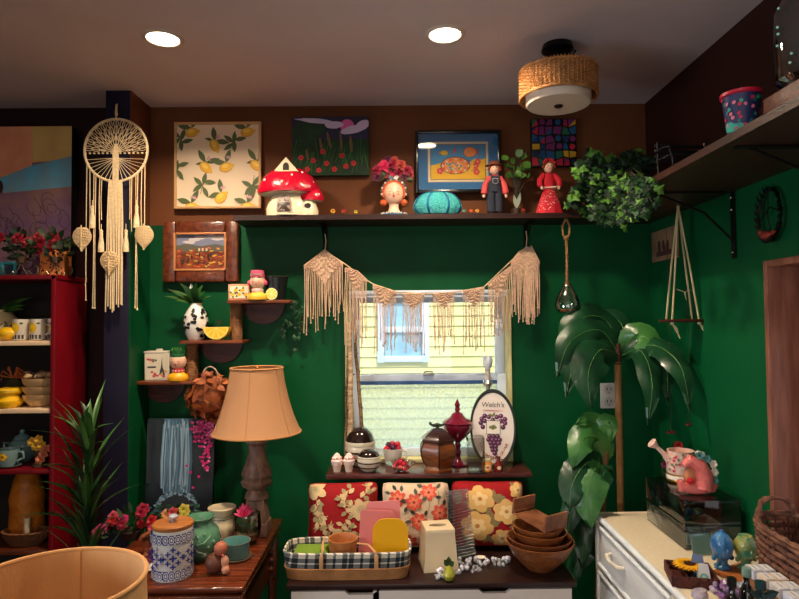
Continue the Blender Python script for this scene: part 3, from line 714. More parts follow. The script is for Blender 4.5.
# dolls
def doll(px, top, name, label, boy):
    D = 2.5; p = AT(px, D, ST); k = D/600; t = thing(name, label, 'doll', p); H = top
    m = MB(); m.ball((0, 0, H-8*k), (5*k, 5*k, 6*k), n=18, k=10)
    m.tube([(0, 0, H-15*k), (0, 0, H-11*k)], 1.6*k)
    P = Paint(m, lambda u, v, d: V((u, -5*k*math.sqrt(max(.05, 1-(u/5/k)**2-(v/6/k)**2))-d, H-8*k+v)))
    for q in (-1, 1): P.ell(q*1.7*k, .6*k, .45*k, .6*k, 1, n=8); P.ell(q*2.6*k, -1.3*k, .9*k, .8*k, 2, n=8)
    P.line([(-1.2*k, -2.2*k), (0, -2.7*k), (1.2*k, -2.2*k)], .35*k, 3)
    obj('head', m, [SKIN, mat((30, 20, 20), .4), mat((226, 140, 120), .5), mat((180, 40, 40), .5)], t)
    m = MB(); HR = mat((150, 62, 30), .7, b=(150, .5))
    for i in range(30):
        a = R.uniform(-.2, PI+.2); q = math.cos(a)
        m.tube([(q*2*k, -1*k, H-3*k), (q*5*k, -3.4*k, H-4*k-abs(q)*2*k), (q*6.4*k, -1*k, H-9*k)] if abs(q) > .4 or 1 else [], 1.1*k, 5)
    m.ball((0, 1.4*k, H-7*k), (5.6*k, 5*k, 6.3*k), n=14)
    obj('hair', m, [HR], t)
    if boy:
        m = MB(); m.lathe([(0, H-3.5*k), (9*k, H-4.4*k), (9*k, H-3.8*k), (5*k, H-2.5*k), (4.6*k, H), (0, H+.6*k)], n=20, sy=.8); obj('hat', m, [mat((122, 60, 34), .8, b=(90, .4))], t)
        m = MB(); m.lathe([(0, 26*k), (6*k, 26*k), (6.6*k, 34*k), (5.6*k, H-15*k), (2*k, H-13.5*k), (0, H-13.5*k)], n=18, sy=.7)
        for q in (-1, 1): m.tube([(q*5*k, 0, H-16*k), (q*9.5*k, -1*k, H-24*k), (q*11*k, -2*k, H-33*k)], [2.6*k, 3*k, 3.2*k], 10)
        obj('shirt', m, [mat((204, 74, 72), .8)], t)
        m = MB()
        for q in (-1, 1): m.tube([(q*3.5*k, 0, 4*k), (q*4*k, -.3*k, 14*k), (q*3.2*k, 0, 27*k)], [4.4*k, 4.2*k, 4*k], 12)
        m.lathe([(0, 24*k), (7*k, 24*k), (7.2*k, 32*k), (6.8*k, 35*k), (0, 35*k)], n=18, sy=.75)
        m.box((0, -5*k, H-20*k), (9*k, 1*k, 9*k), .5*k)
        for q in (-1, 1): m.tube([(q*4*k, -5*k, H-16*k), (q*3.6*k, -2*k, H-13*k), (q*4*k, 2*k, H-14.5*k)], .7*k, 6)
        P = Paint(m, flat(0, H-20.5*k, 1, 1, -5.5*k)); P.line([(-2.6*k, 2*k), (-2.6*k, -2.4*k), (0, -3*k), (2.6*k, -2.4*k), (2.6*k, 2*k), (-2.6*k, 2*k)], .35*k, 1)
        obj('overalls', m, [mat((36, 40, 54), .8, b=(200, .3)), mat((190, 190, 190), .6)], t)
        for q in (-1, 1): m = MB(); m.ball((q*11.2*k, -2*k, H-35*k), (1.6*k, 1.4*k, 2.2*k), n=10); obj('hand', m, [SKIN], t)
        for q in (-1, 1): m = MB(); m.ball((q*4*k, -1.5*k, 2*k), (3.2*k, 5*k, 2*k), n=12); obj('shoe', m, [mat((30, 20, 16), .4)], t)
    else:
        m = MB(); m.lathe([(0, 2*k), (13.5*k, 1*k), (13*k, 4*k), (9.5*k, 16*k), (5*k, 27*k), (6*k, 33*k), (5.6*k, H-15.5*k), (1.8*k, H-13.8*k), (0, H-13.8*k)], n=40, sy=.7, fn=lambda a, z: 1+.07*math.sin(a*8)*max(0, 1-z/(26*k)))
        for q in (-1, 1): m.tube([(q*5*k, 0, H-16*k), (q*9.5*k, -2*k, H-22*k), (q*10*k, -3.5*k, H-27*k), (q*9*k, -4.6*k, H-29*k)], [2.8*k, 3.2*k, 3*k, 1.8*k], 10)
        Pq = Paint(m, lambda u, v, d: V(((14.3-v*.31)*k*math.sin(u), -.7*(14.3-v*.31)*k*math.cos(u)-.001-d, v*k)))
        for i in range(60): Pq.ell(R.uniform(-1.2, 1.2), R.uniform(3, 24), .035, .42, 1, n=6)
        obj('dress', m, [mat((190, 22, 40), .8), mat((246, 226, 220), .7)], t)
        m = MB(); m.tube([(6*k*math.cos(a), 4.4*k*math.sin(a), 27.5*k) for a in [2*PI*i/20 for i in range(21)]], .9*k, 6); m.tube([(1*k, -5*k, 27*k), (7*k, -6*k, 28*k), (10*k, -5*k, 28*k)], .8*k, 5)
        obj('sash', m, [mat((226, 190, 170), .7)], t)
        m = MB()
        for x_, z_ in ((-5, -4), (-3, -1.5), (0, -.6), (3, -1.5), (5, -4)): m.ball((x_*k, -2.5*k, H+z_*k), (1.7*k, 1.4*k, 1.6*k), n=8)
        obj('bonnet', m, [mat((196, 36, 50), .8)], t)
        for q in (-1, 1): m = MB(); m.ball((q*8.4*k, -5*k, H-30*k), (1.5*k, 1.4*k, 2*k), n=10); obj('hand', m, [SKIN], t)
k = 2.5/600
doll(495, 55*k, 'boy_doll', 'cloth boy doll in dark overalls, red shirt and brown hat', True)
doll(549.5, 57*k, 'girl_doll', 'cloth girl doll in red dotted dress with pale sash', False)

# small potted leafy plant between the dolls
p = AT(516, 2.53, ST); k = 2.53/600
t = thing('potted_pothos', 'variegated leafy plant on dark stems between the two dolls', 'plant', p)
m = MB(); m.lathe([(0, 0), (4*k, 0), (5*k, 8*k), (4.6*k, 8*k), (4.2*k, 7*k), (0, 7*k)], n=20); obj('pot', m, [mat((60, 44, 30), .6)], t)
m = MB(); m2 = MB()
for i in range(26):
    a = R.uniform(0, 2*PI); h = R.uniform(40, 62)*k; r = R.uniform(3, 12)*k
    e = V((r*math.cos(a)+2*k, r*math.sin(a)*.5-2*k, h)); m.tube([(0, 0, 7*k), (e.x*.3, e.y*.3, h*.6), e], .6*k, 5)
    tip = e+V((R.uniform(-9, 9)*k, R.uniform(-6, -1)*k, R.uniform(-7, 6)*k)); m2.leaf(e, tip, 9*k, R.choice((0, 1, 1)), nrm=(R.uniform(-.4, .4), -.9, .5), fold=.2)
m2.leaf((0, -3*k, 8*k), (-3*k, -5*k, 22*k), 4*k, 2, nrm=(0, -1, 0)); m2.leaf((0, -3*k, 8*k), (4*k, -5*k, 24*k), 4*k, 2, nrm=(0, -1, 0))
obj('stems', m, [mat((50, 40, 22), .6)], t); obj('foliage', m2, [LEAF2, LEAF3, mat((150, 160, 140), .5)], t)

# ivy in the corner
p = ON(612, 188, ST) if 0 else AT(612, 2.36, ST)
t = thing('trailing_ivy', 'bushy dark green ivy plant spilling over the shelf corner', 'plant', p)
m = MB(); m.lathe([(0, 0), (.05, 0), (.065, .08), (.06, .08), (.055, .065), (0, .065)], n=24); obj('pot', m, [mat((40, 32, 28), .6)], t)
def ivyleaf(m, c, s, nd, ang, mi):
    nd = V(nd).normalized(); a = nd.orthogonal().normalized(); b = nd.cross(a)
    u = a*math.cos(ang)+b*math.sin(ang); v = nd.cross(u)
    prof = [(0, -.35), (.28, -.5), (.55, -.38), (.5, -.1), (.95, .05), (.55, .3), (.32, .42), (0, 1.05), (-.32, .42), (-.55, .3), (-.95, .05), (-.5, -.1), (-.55, -.38), (-.28, -.5)]
    vs = [V(c)+nd*s*.12]+[V(c)+u*(x*s*.6)+v*(y*s*.6)-nd*(abs(x)*s*.12) for x, y in prof]; n = len(prof)
    m.add(vs, [(0, 1+i, 1+(i+1) % n) for i in range(n)], mi)
m = MB(); m2 = MB(); L0 = t.location
for i in range(430):
    a = R.uniform(0, 2*PI); rr = math.sqrt(R.random())*(1+.1*math.sin(a*5)+.08*math.sin(a*9+1)); c1, s1 = math.cos(a), math.sin(a); px = 615+42*rr*abs(c1)**.7*(1 if c1 > 0 else -1); py = 188+35*rr*abs(s1)**.7*(1 if s1 > 0 else -1)
    if R.random() < .1: px += R.uniform(-12, 8); py += R.uniform(-10, 6)
    if py > 218 and px < 585: continue
    dm = .772*600/(px-397)-.02
    D_ = R.uniform(2.12, 2.36)
    if py > 178: D_ = min(D_, dm, 2.36) if px > 590 else R.uniform(2.36, 2.42)
    if px < 590 and py > 205: D_ = 2.415
    q = W(px, py, D_); kk = D_/600
    ivyleaf(m2, q-L0, R.uniform(8, 15)*kk, (R.uniform(-.6, .4), -1, R.uniform(0, .9)), R.uniform(0, 6.3), R.choice((0, 0, 0, 0, 1, 2)))
    if i % 8 == 0: e = q-L0; m.tube([(0, 0, .07), (e.x*.5, e.y*.5, max(.09, e.z+.04)), e], .0014, 4)
obj('vines', m, [mat((50, 50, 26), .6)], t)
obj('foliage', m2, [mat((18, 42, 22), .6, spec=.3), mat((32, 70, 30), .6, spec=.3), mat((84, 130, 48), .6, spec=.3)], t)

# floral pot, small bench and glass jug on the side board
p = AT(745, 1.45, ST); k = 1.45/600
t = thing('floral_tin_pot', 'pink and teal pot painted with flowers on the right shelf', 'pot', (.852, 1.456, ST))
m = MB(); pr = [(0, 0), (13*k, 0), (18*k, 46*k), (19*k, 47*k), (17.5*k, 48*k), (16.5*k, 45*k), (12*k, 3*k), (0, 3*k)]; m.lathe(pr, n=36, m=0)
P = Paint(m, cylmap(0, 0, 1, fr=lambda v: 13*k+5*k*(v/(46*k))), 8e-4)
for i in range(14): P.ell(R.uniform(-1.6, 1.6), R.uniform(6, 14)*k, .3, 5*k, 1)
for i in range(46): P.ell(R.uniform(-1.8, 1.8), R.uniform(8, 45)*k, .11, 1.9*k, R.choice((2, 3, 4, 1)), n=9, jag=.25)
obj('pot_body', m, [mat((40, 46, 90), .4, coat=.3), mat((50, 160, 140), .4), mat((206, 40, 80), .4), mat((226, 120, 140), .4), mat((30, 110, 110), .4), mat((240, 200, 60), .4)], t)
m = MB(); m.lathe([(18*k, 44*k), (19.6*k, 45*k), (19.6*k, 48*k), (18*k, 48.5*k)], n=36); obj('rim', m, [mat((200, 30, 60), .35, coat=.3)], t)
# bench (left empty)
t = thing('toy_bench', 'small black slatted toy bench on the right shelf beside the ivy', 'toy bench', (.885, 1.78, ST), .12)
m = MB()
for i in range(5): m.box((0, -.03+i*.018, .045), (.17, .012, .005), .001)
obj('seat', m, [BLACK], t)
m = MB()
for i in range(3): m.box((0, .052, .062+i*.016), (.17, .004, .01), .001)
obj('backrest', m, [BLACK], t)
for sx in (-1, 1):
    for y in (-.03, .048):
        m = MB(); x = sx*.078; m.tube([(x, y, 0), (x*.97, y+.002, .02), (x, y, .045 if y < 0 else .105)], .0035, 6); obj('leg', m, [BLACK], t)
for sx in (-1, 1): m = MB(); m.tube([(sx*.082, -.032, .04), (sx*.086, -.03, .07), (sx*.084, .0, .076), (sx*.082, .05, .074)], .003, 6); obj('armrest', m, [IRON], t)
# glass jug with green fairy lights
t = thing('green_glass_jug', 'large dark green glass bottle vase on wooden stand at front end of right shelf', 'glass bottle', (.91, 1.27, ST+.061))
m = MB(); m.box((0, 0, .03), (.15, .15, .06), .004); obj('display_block', m, [wood((110, 50, 24), (70, 28, 14))], loc=(.91, 1.27, ST), label='brown wooden display block under the green glass jug', cat='stand')
m = MB(); k = 1.15/600
pr = [(0, .004), (.06, 0), (.078, .02), (.082, .09), (.078, .17), (.05, .225), (.028, .25), (.026, .285), (.033, .295)]
m.lathe(pr, n=36); obj('bottle', m, [pane((18, 84, 72), f=.5, r=.03)], t)
m = MB(); m.lathe([(0, .008), (.056, .006), (.072, .03), (.076, .085), (0, .085)], n=30); obj('filling', m, [mat((8, 40, 36), .15, n=(60, .9), c2=(20, 120, 100), b=(40, .6))], t)
for i in range(16):
    m = MB(); a = R.uniform(PI, 1.7*PI); m.ball((.088*math.cos(a), .088*math.sin(a), R.uniform(.03, .2)), .003, n=7, k=5)
    obj('glass_bead', m, [mat((170, 240, 220), .1, coat=1)], t)
# ================================================================ HANGING THINGS
# drum light
D = 2.05; c = W(558, 85, D)
t = thing('wicker_drum_light', 'round woven wicker ceiling light with white lower diffuser', 'ceiling light', (c.x, D, CZ))
k = D/600; zt = W(558, 73, D).z-CZ; zb = W(558, 98, D).z-CZ; r = 38*k
m = MB(); m.lathe([(0, -.001), (.05, -.001), (.055, -.02), (.04, -.03), (0, -.03)], n=30); m.lathe([(.0, zt+.03), (.05, zt+.03), (.062, zt-.005), (.0, zt-.005)], n=30); m.lathe([(.012, -.03), (.014, zt+.03)], n=12)
m.tube([(.03, -.02, -.02), (.055, -.03, -.035), (.03, -.04, zt+.03)], .003, 6)
obj('canopy', m, [mat((22, 18, 16), .4, metal=.5)], t)
m = MB(); nst = 56
for i in range(nst): a = 2*PI*i/nst; m.tube([(r*math.cos(a), r*math.sin(a), z) for z in (zt+.002, (zt+zb)/2, zb-.002)], .0022, 5)
rows = 16
for j in range(rows):
    z = zt+(zb-zt)*(j+.5)/rows; m.tube([((r+.003*(1 if (i+j) % 2 else -1))*math.cos(2*PI*i/nst), (r+.003*(1 if (i+j) % 2 else -1))*math.sin(2*PI*i/nst), z) for i in range(nst+1)], .0024, 5)
for z in (zt, zb): m.tube([(r*math.cos(2*PI*i/40), r*math.sin(2*PI*i/40), z) for i in range(41)], .005, 7)
for i in range(72): a = 2*PI*i/72; m.tube([((r-.004)*math.cos(a), (r-.004)*math.sin(a), zt-.003), ((r+.001)*math.cos(a), (r+.001)*math.sin(a), zt+.009), ((r+.005)*math.cos(a), (r+.005)*math.sin(a), zt-.004)], .0018, 4)
obj('wicker_shade', m, [mat((196, 136, 78), .6, n=(40, .8), c2=(150, 96, 50))], t)
m = MB(); m.lathe([(r-.018, zt-.01), (r-.02, zb-.02), (r-.024, zb-.025), (0, zb-.027)], n=48); obj('diffuser', m, [mat((226, 208, 188), .6)], t)
m = MB(); m.lathe([(0, zb-.034), (.012, zb-.033), (.016, zb-.027), (0, zb-.026)], n=20); obj('finial', m, [mat((30, 20, 16), .4, metal=.6)], t)

# macrame dream catcher
D = 2.41; c = W(117.5, 151, D); k = D/600; r = 31.5*k
t = thing('macrame_dreamcatcher', 'cream macrame tree of life hoop with tassels and cord leaves on column', 'wall hanging', (c.x, D-.012, c.z))
COT = mat((232, 208, 168), .95, n=(120, .5), c2=(196, 166, 122), b=(300, .4))
m = MB(); m.tube([(r*math.cos(2*PI*i/64), 0, r*math.sin(2*PI*i/64)) for i in range(65)], 1.3*k, 8); obj('hoop', m, [COT], t)
m = MB(); m.tube([(0, 0, r), (-.004, 0, r+6*k), (-.001, 0, r+15*k), (.003, 0, r+8*k), (0, 0, r)], .0022, 6); m.tube([(0, 0, r), (.001, .004, r+16*k)], .0022, 6); m.ball((0, 0, r+5*k), .006, n=8, k=6)
m.tube([(0, .008, r+16*k), (0, -.004, r+15.5*k)], .002, 6, m=1)
obj('hanging_loop', m, [COT, IRON], t)
m = MB(); tz = -2*k
for i in range(13):                  # branches and leaf knots over the upper half
    a = rad(8)+rad(164)*i/12; m.tube([(0, 0, tz), (r*.45*math.cos(a), -.002, tz+r*.42*math.sin(a)), (r*.98*math.cos(a), 0, r*.98*math.sin(a)*(.999)+tz*(1-math.sin(a)))], .0018, 5)
    for q, s in ((.4, .8), (.64, 1.2), (.86, 1.1)):
        rr = r*q; x, z = rr*math.cos(a), tz+(rr+2*k*math.sin(a))*math.sin(a)
        d = V((math.cos(a), 0, math.sin(a))); n_ = V((-d.z, 0, d.x)); ln = 4*k*s; wd = 2.3*k*s*(q+.1)
        m.tube([V((x, -.002, z))+d*(ln*math.cos(b))*.9+n_*(wd*math.sin(b)) for b in [2*PI*j/10 for j in range(11)]], .0016, 5)
for i in range(15):
    x = -r*.97+1.94*r*i/14; m.ball((x, 0, tz-1*k), (.0055, .004, .004), n=7, k=5)
for i in range(18):                  # roots
    a = PI+rad(18)+rad(144)*i/17; m.tube([(R.uniform(-1, 1)*k, -.002, tz-6*k), (r*.98*math.cos(a), 0, r*.98*math.sin(a))], .0012, 4)
for x in (-2.4, -.8, .8, 2.4): m.tube([(x*k*.4, -.003, tz+8*k), (x*k, -.004, tz-3*k), (x*k, -.004, -r)], .003, 6)
obj('tree_web', m, [COT], t)
m = MB()
for i in range(11):
    x = (-8+16*i/10)*k; L = R.uniform(154, 163)*k; m.tube([(x*.8, -.004, -r), (x*.95, -.005, -r-40*k), (x+R.uniform(-1, 1)*k, -.004, -L)], .0024, 5)
obj('centre_fringe', m, [COT], t)
m = MB()
for x, L in ((-29, 150), (-26, 90), (-22, 158), (-20, 158), (-16, 80), (-14, 70), (14, 70), (16, 82), (20, 158), (22, 160), (26, 90), (29, 90)):
    z0 = -math.sqrt(max(0, r*r-(x*k)**2)); m.tube([(x*k, 0, z0), (x*k+R.uniform(-1, 1)*k, -.002, (z0-L*k)/2), (x*k, 0, -L*k)], .0018, 5)
    if L > 140: m.ball((x*k, 0, -L*k), .004, n=7, k=5)
obj('cords', m, [COT], t)
for x, z in ((-22.5, -58), (-13.5, -82), (11, -82), (21.5, -58)):
    m = MB(); m.ball((0, 0, 0), (.0075, .0065, .009), n=10)
    m.lathe([(0, -.004), (.006, -.004), (.007, -.012), (.006, -.018), (.011, -.05), (.012, -.082), (0, -.084)], n=12, fn=lambda a, zz: 1+.06*math.sin(a*6))
    m.tube([(0, 0, 0), (0, 0, .03)], .0015, 4)
    obj('tassel', m, [COT], t, loc=(x*k, -.006, z*k))
for x, z in ((-32, -88), (29.5, -87), (-4.5, -112)):
    m = MB(); s = 10*k
    def lf(u, v):
        a = (v*2-1); wdt = math.sin(PI*min(1, (u*.9+.08)))**.6*(1-u**3); return V((a*wdt*s, -.004-.004*(1-a*a), 10*k-u*24*k))
    m.grid(lf, 12, 8); m.grid(lambda u, v: lf(u, v)+V((0, .006, 0)), 12, 8)
    for u in range(9):
        for q in (-1, 1): p0 = lf(u/9+.05, .5); p1 = lf(min(1, u/9+.12), .5+q*.47); m.tube([p0+V((0, -.002, 0)), p1+V((0, -.002, 0))], .0017, 5)
    m.tube([(0, -.009, 12*k), (0, -.011, 0), (0, -.009, -14*k)], .0022, 5)
    obj('cord_leaf', m, [mat((222, 192, 148), .95, b=(240, .6))], t, loc=(x*k, -.008, z*k))

# macrame bunting
D = 2.555; k = D/600
keys = [(325, 251), (345, 264), (365, 279), (373, 284), (397, 292), (425, 294), (455, 292), (484, 287), (510, 262), (526, 248)]
c = W(425, 294, D)
t = thing('macrame_bunting', 'cotton macrame bunting with fringed triangles strung across the window top', 'bunting', c)
def G(px, py, d=0): return W(px, py, D)-c+V((0, d, 0))
m = MB(); m.tube([G(*q) for q in keys], .0028, 6)
for q in (keys[0], keys[-1]):
    m.ball(G(*q), .006, n=8, k=5); m.tube([G(q[0], q[1]), G(q[0]+1, q[1]-10), G(q[0], q[1]-17)], .0025, 5)
obj('cord', m, [COTTON], t)
COTP = mat((218, 184, 156), .95, n=(90, .5), c2=(180, 140, 116), b=(260, .5))
flags = [(304, 266, 325, 251, 343, 264, 285, 332, 316), (345, 268, 357, 272, 367, 280, 290, 340, 345), (373, 285, 384, 289, 396, 293, 308, 350, 352), (403, 294, 413, 295, 424, 294, 310, 350, 352), (433, 294, 444, 294, 454, 292, 309, 352, 350),
         (463, 291, 474, 291, 484, 287, 307, 352, 348), (488, 285, 498, 277, 511, 266, 296, 338, 332), (511, 262, 519, 253, 528, 247, 282, 318, 322), (524, 252, 531, 247, 539, 262, 282, 322, 322)]
for a0, b0, am, bm_, a1, b1, vb, l0, l1 in flags:
    m = MB(); s = -.004
    m.tube([G(a0, b0, s), G(am, bm_-1, s), G(a1, b1, s)], .0032, 6)
    n = 8 if (a1-a0) < 30 else 13; pm = G(am, vb, s)
    def top(u): return (G(a0, b0, s)*(1-2*u)+G(am, bm_, s)*2*u) if u < .5 else (G(am, bm_, s)*(2-2*u)+G(a1, b1, s)*(2*u-1))
    wide = a0 == 304
    zbm = G(am, vb).z
    def low(u): p = top(u); q = 1-abs(2*u-1); e = max(.18, q); z_ = p.z+(zbm-p.z)*e; return V((p.x, s, min(z_, p.z-.012)))
    NR, NU = 7, 9                    # knots of the triangle
    m.grid(lambda u, v: (lambda p_, q_: V((p_.x, s+.001, p_.z+(q_.z-p_.z)*v)))(top(u), low(u)), 12, 3)
    for j in range(NR):
        for i in range(NU):
            u = (i+.5*(j % 2)+.25)/NU
            if u >= .99: continue
            p = top(u); q = low(u); z = p.z+(q.z-p.z)*(j+.5)/NR
            m.ball((p.x, s-.001-(R.random()*.001), z), (.0052, .0035, .0046*max(.5, (p.z-q.z)/.06)), n=6, k=4)
    for i in range(n*2):
        u = (i+.5)/(n*2); q = low(u); pe = l0+(l1-l0)*u+R.uniform(-15, 5); x = q.x
        e = G(400, pe).z; e = min(e, q.z-.03)
        j = R.uniform(-.006, .006); m.tube([q, V((x+j*.4+R.uniform(-.003, .003), s-.003, q.z*.65+e*.35)), V((x+j*.7+R.uniform(-.003, .003), s-.004, q.z*.3+e*.7)), V((x+j, s, e))], .0019, 5)
        if R.random() < .7: m.ball((x+j, s, e+.002), .0036, n=6, k=4)
    obj('fringed_flag', m, [COTP], t)

# hanging glass terrarium
D = 2.47; a = W(566, 222, D); k = D/600
t = thing('hanging_terrarium', 'teardrop glass terrarium with small air plant hanging on jute rope', 'terrarium', (a.x, D, a.z))
ROPE = mat((166, 120, 78), .95, b=(300, .6))
m = MB()
def rope(m, pts, r, tw=90, mi=0):
    pts = [V(p) for p in pts]
    L = [0]
    for a_, b_2 in zip(pts, pts[1:]): L.append(L[-1]+(b_2-a_).length)
    N = max(8, int(L[-1]/(r*1.5)))
    for ph in (0, PI):
        out = []
        for i in range(N+1):
            s_ = L[-1]*i/N; j = max(q for q in range(len(L)) if L[q] <= s_+1e-9); j = min(j, len(pts)-2); f = (s_-L[j])/max(1e-9, L[j+1]-L[j])
            p = pts[j].lerp(pts[j+1], f); out.append(p+V((math.cos(s_*tw*2+ph), math.sin(s_*tw*2+ph), 0))*r*.5)
        m.tube(out, r*.62, 5, m=mi)
rope(m, [(-.002, 0, .012), (-.016, 0, -.02), (-.012, 0, -.055), (0, 0, -.07), (.013, 0, -.05), (.014, 0, -.015), (.002, 0, .012)], .0045)
rope(m, [(0, 0, -.06), (.001, 0, -.14), (0, 0, -60*k)], .006)
m.ball((0, 0, -.068), .011, n=10); m.tube([(0, 0, 0), (0, 0, .03)], .002)
rope(m, [(.008*math.cos(x), .008*math.sin(x), -60*k-.001*x) for x in [i*.8 for i in range(24)]], .003)
obj('rope', m, [ROPE], t)
m = MB(); pr = [(0, -91*k), (8*k, -91*k), (11.5*k, -88*k), (12.5*k, -83*k), (10.5*k, -76*k), (5*k, -66*k), (2*k, -60*k), (1.8*k, -57*k)]
m.lathe(pr, n=32); obj('glass_teardrop', m, [pane(f=.5)], t)
m = MB()
for i in range(30): a_ = R.uniform(0, 6.3); rr = R.uniform(0, 9)*k; m.ball((rr*math.cos(a_), rr*math.sin(a_), -89*k), R.uniform(1, 1.6)*k, n=6, k=4, m=R.randint(0, 1))
obj('pebbles', m, [mat((170, 90, 60), .6), mat((200, 180, 150), .6)], t, kind='stuff')
m = MB()
for i in range(34): a_ = R.uniform(0, 6.3); e = R.uniform(.2, 1); m.leaf((0, 0, -88*k), (6.5*k*e*math.cos(a_), 6*k*e*math.sin(a_), -88*k+9*k*(1.2-e*.6)), 1.4*k, 0, sag=.004, n=5)
obj('air_plant', m, [mat((40, 110, 60), .4)], t)

# rope swing shelf by the right wall
D = 2.2; a = W(678, 205, D); k = D/600
t = thing('rope_swing_shelf', 'small wooden swing shelf hanging on pale ropes by right wall', 'hanging shelf', (a.x, D, a.z))
m = MB(); m.box((1.5*k, 0, -116.5*k), (40*k, .07, 3*k), .003); obj('board', m, [wood((84, 30, 16), (50, 16, 8))], t)
m = MB()
for sx in (-12, 15):
    for y in (-.025, .025): m.tube([(0, 0, -.004), (sx*k*.5, y*.6, -58*k), (sx*k, y, -118*k)], .0035, 6)
    m.ball((sx*k, -.025, -119*k), .007, n=8)
    for q in (0, 1): m.tube([(sx*k, -.025, -119*k), (sx*k+(2+q*2)*k, -.03, -124*k), (sx*k+(5+q)*k, -.027, -(129+q*2)*k), (sx*k+7*k, -.03, -(134-q*3)*k)], .0022, 5)
m.tube([(-6*k, -.02, -85*k), (0, -.03, -88*k), (2*k, -.03, -96*k), (1*k, -.03, -88*k), (8*k, -.02, -86*k)], .0013, 5)
m.ball((0, 0, -.004), .007, n=8)
obj('ropes', m, [mat((206, 186, 142), .9, b=(300, .4))], t)
m = MB(); m.tube([(0, 0, 0), (.01, 0, .012), (0, 0, .022), (-.01, 0, .012), (0, 0, 0)], .003); m.tube([(0, 0, .02), (0, 0, SZ0-a.z-.001)], .003); obj('hook', m, [IRON], t)

# small wall sign behind swing, on right wall
p0 = XR-.003
def rwy(px): return p0/((px-397)/600)     # distance of the right wall under column px
ya, yb = rwy(655), rwy(681); z1 = 1.5+(317-232)/600*ya*1.0; z0 = 1.5+(317-262)/600*ya
t = thing('faded_wall_print', 'small faded print tacked to green wall behind the rope swing', 'picture', (XR-.006, (ya+yb)/2, z0))
m = MB(); m.box((0, 0, (z1-z0)/2), (.008, ya-yb, z1-z0), .001)
P = Paint(m, lambda u, v, d: V((-.004-d, -u, v)))
for u in (-.04, 0, .035): P.ell(u, (z1-z0)*.42, .014, .03, 1, R.uniform(-.3, .3), jag=.2)
P.rect(-.07, .02, .07, .04, 1)
obj('paper', m, [mat((150, 116, 84), .8, n=(14, .8), c2=(110, 80, 56)), mat((70, 40, 34), .8)], t)
# round wire wreath on the right wall
yy = rwy(779); zz = 1.5+(316-213)/600*yy
t = thing('iron_wall_wreath', 'round dark iron vine wreath with small red bird on right wall', 'wall decoration', (XR-.02, yy, zz))
m = MB()
for q in range(4): m.tube([(R.uniform(-.004, .004), (.052+.004*math.sin(i*.9+q))*math.cos(2*PI*i/40), (.075+.005*math.cos(i*1.3+q))*math.sin(2*PI*i/40)) for i in range(41)], .0028, 5)
m.tube([(0, -.05, .0), (-.004, -.01, .02), (0, .045, -.01)], .002); m.tube([(0, .0, .07), (0, .01, .0), (0, -.01, -.07)], .002)
for i in range(22): a_ = i/22*2*PI; m.leaf((0, .05*math.cos(a_), .072*math.sin(a_)), (-.012, .06*math.cos(a_+.3), .085*math.sin(a_+.3)), .014, 0, nrm=(-1, 0, 0))
obj('ring', m, [IRON], t)
m = MB(); m.ball((-.01, .005, -.06), (.01, .024, .012), n=12); m.ball((-.01, .027, -.05), .009, n=10); m.leaf((-.01, -.015, -.06), (-.01, -.045, -.055), .014, 0, nrm=(-1, 0, 0)); obj('bird', m, [mat((130, 40, 24), .5)], t)

# outlet
a = W(608.5, 395.5, DW); k = DW/600
t = thing('wall_outlet', 'white double electrical outlet on green wall behind the tall plant', 'outlet', (a.x, DW-.001, a.z))
m = MB(); m.box((0, -.003, 0), (17*k, .006, 25*k), .002); obj('cover_plate', m, [mat((206, 200, 190), .4)], t)
for z in (-6*k, 6*k):
    m = MB(); m.lathe([(0, 0), (5*k, 0), (5*k, .002), (0, .002)], n=18, T=Matrix.Translation((0, -.005, z)) @ Matrix.Rotation(PI/2, 4, 'X'))
    for q in (-1, 1): m.box((q*1.8*k, -.0075, z+.6*k), (.7*k, .001, 2.6*k), m=1)
    m.box((0, -.0075, z-2.6*k), (1*k, .001, 1*k), m=1); obj('socket', m, [mat((190, 184, 174), .4), BLACK], t)

# ================================================================ STEPPED WALL SHELF (left of the window)
BDp = 2.5
defs = [(227, 290, 300), (179, 243, 340.5), (134, 195, 381.5)]
a = W(210, 341, BDp)
t = thing('stepped_wall_shelf', 'three tier stair shelf with wrapped posts mounted on green wall', 'shelf', (a.x, DW, a.z))
BRD = wood((132, 66, 34), (88, 40, 20), .35, sc=4); TOPZ = []
o_ = V((a.x, DW, a.z))
for i, (x0, x1, py) in enumerate(defs):
    p0_, p1_ = W(x0, py, BDp), W(x1, py, BDp); zt = (p0_.z+p1_.z)/2; TOPZ.append(zt)
    m = MB(); w_ = p1_.x-p0_.x; m.box(((p0_.x+p1_.x)/2-a.x, -(DW-BDp)/2-.001, zt-a.z-.007), (w_, DW-BDp-.002, .014), .003); obj('board', m, [BRD], t)
    m = MB(); cx = [W(264, py, DW).x, W(222, py, DW).x, W(165, py, DW).x][i]-a.x; rr = 21*k
    m.poly([(cx+rr*math.cos(PI+PI*q/16), zt-a.z-.0145+rr*.95*math.sin(PI+PI*q/16)) for q in range(17)], .01, T=Matrix.Translation((0, -.012, 0)))
    for q in (-1, 1): m.ball((cx+q*.045, -.0125, zt-a.z-.035), .003, n=6, k=4, m=1)
    obj('bracket', m, [wood((92, 30, 22), (60, 18, 12)), mat((180, 170, 150), .3, metal=1)], t)
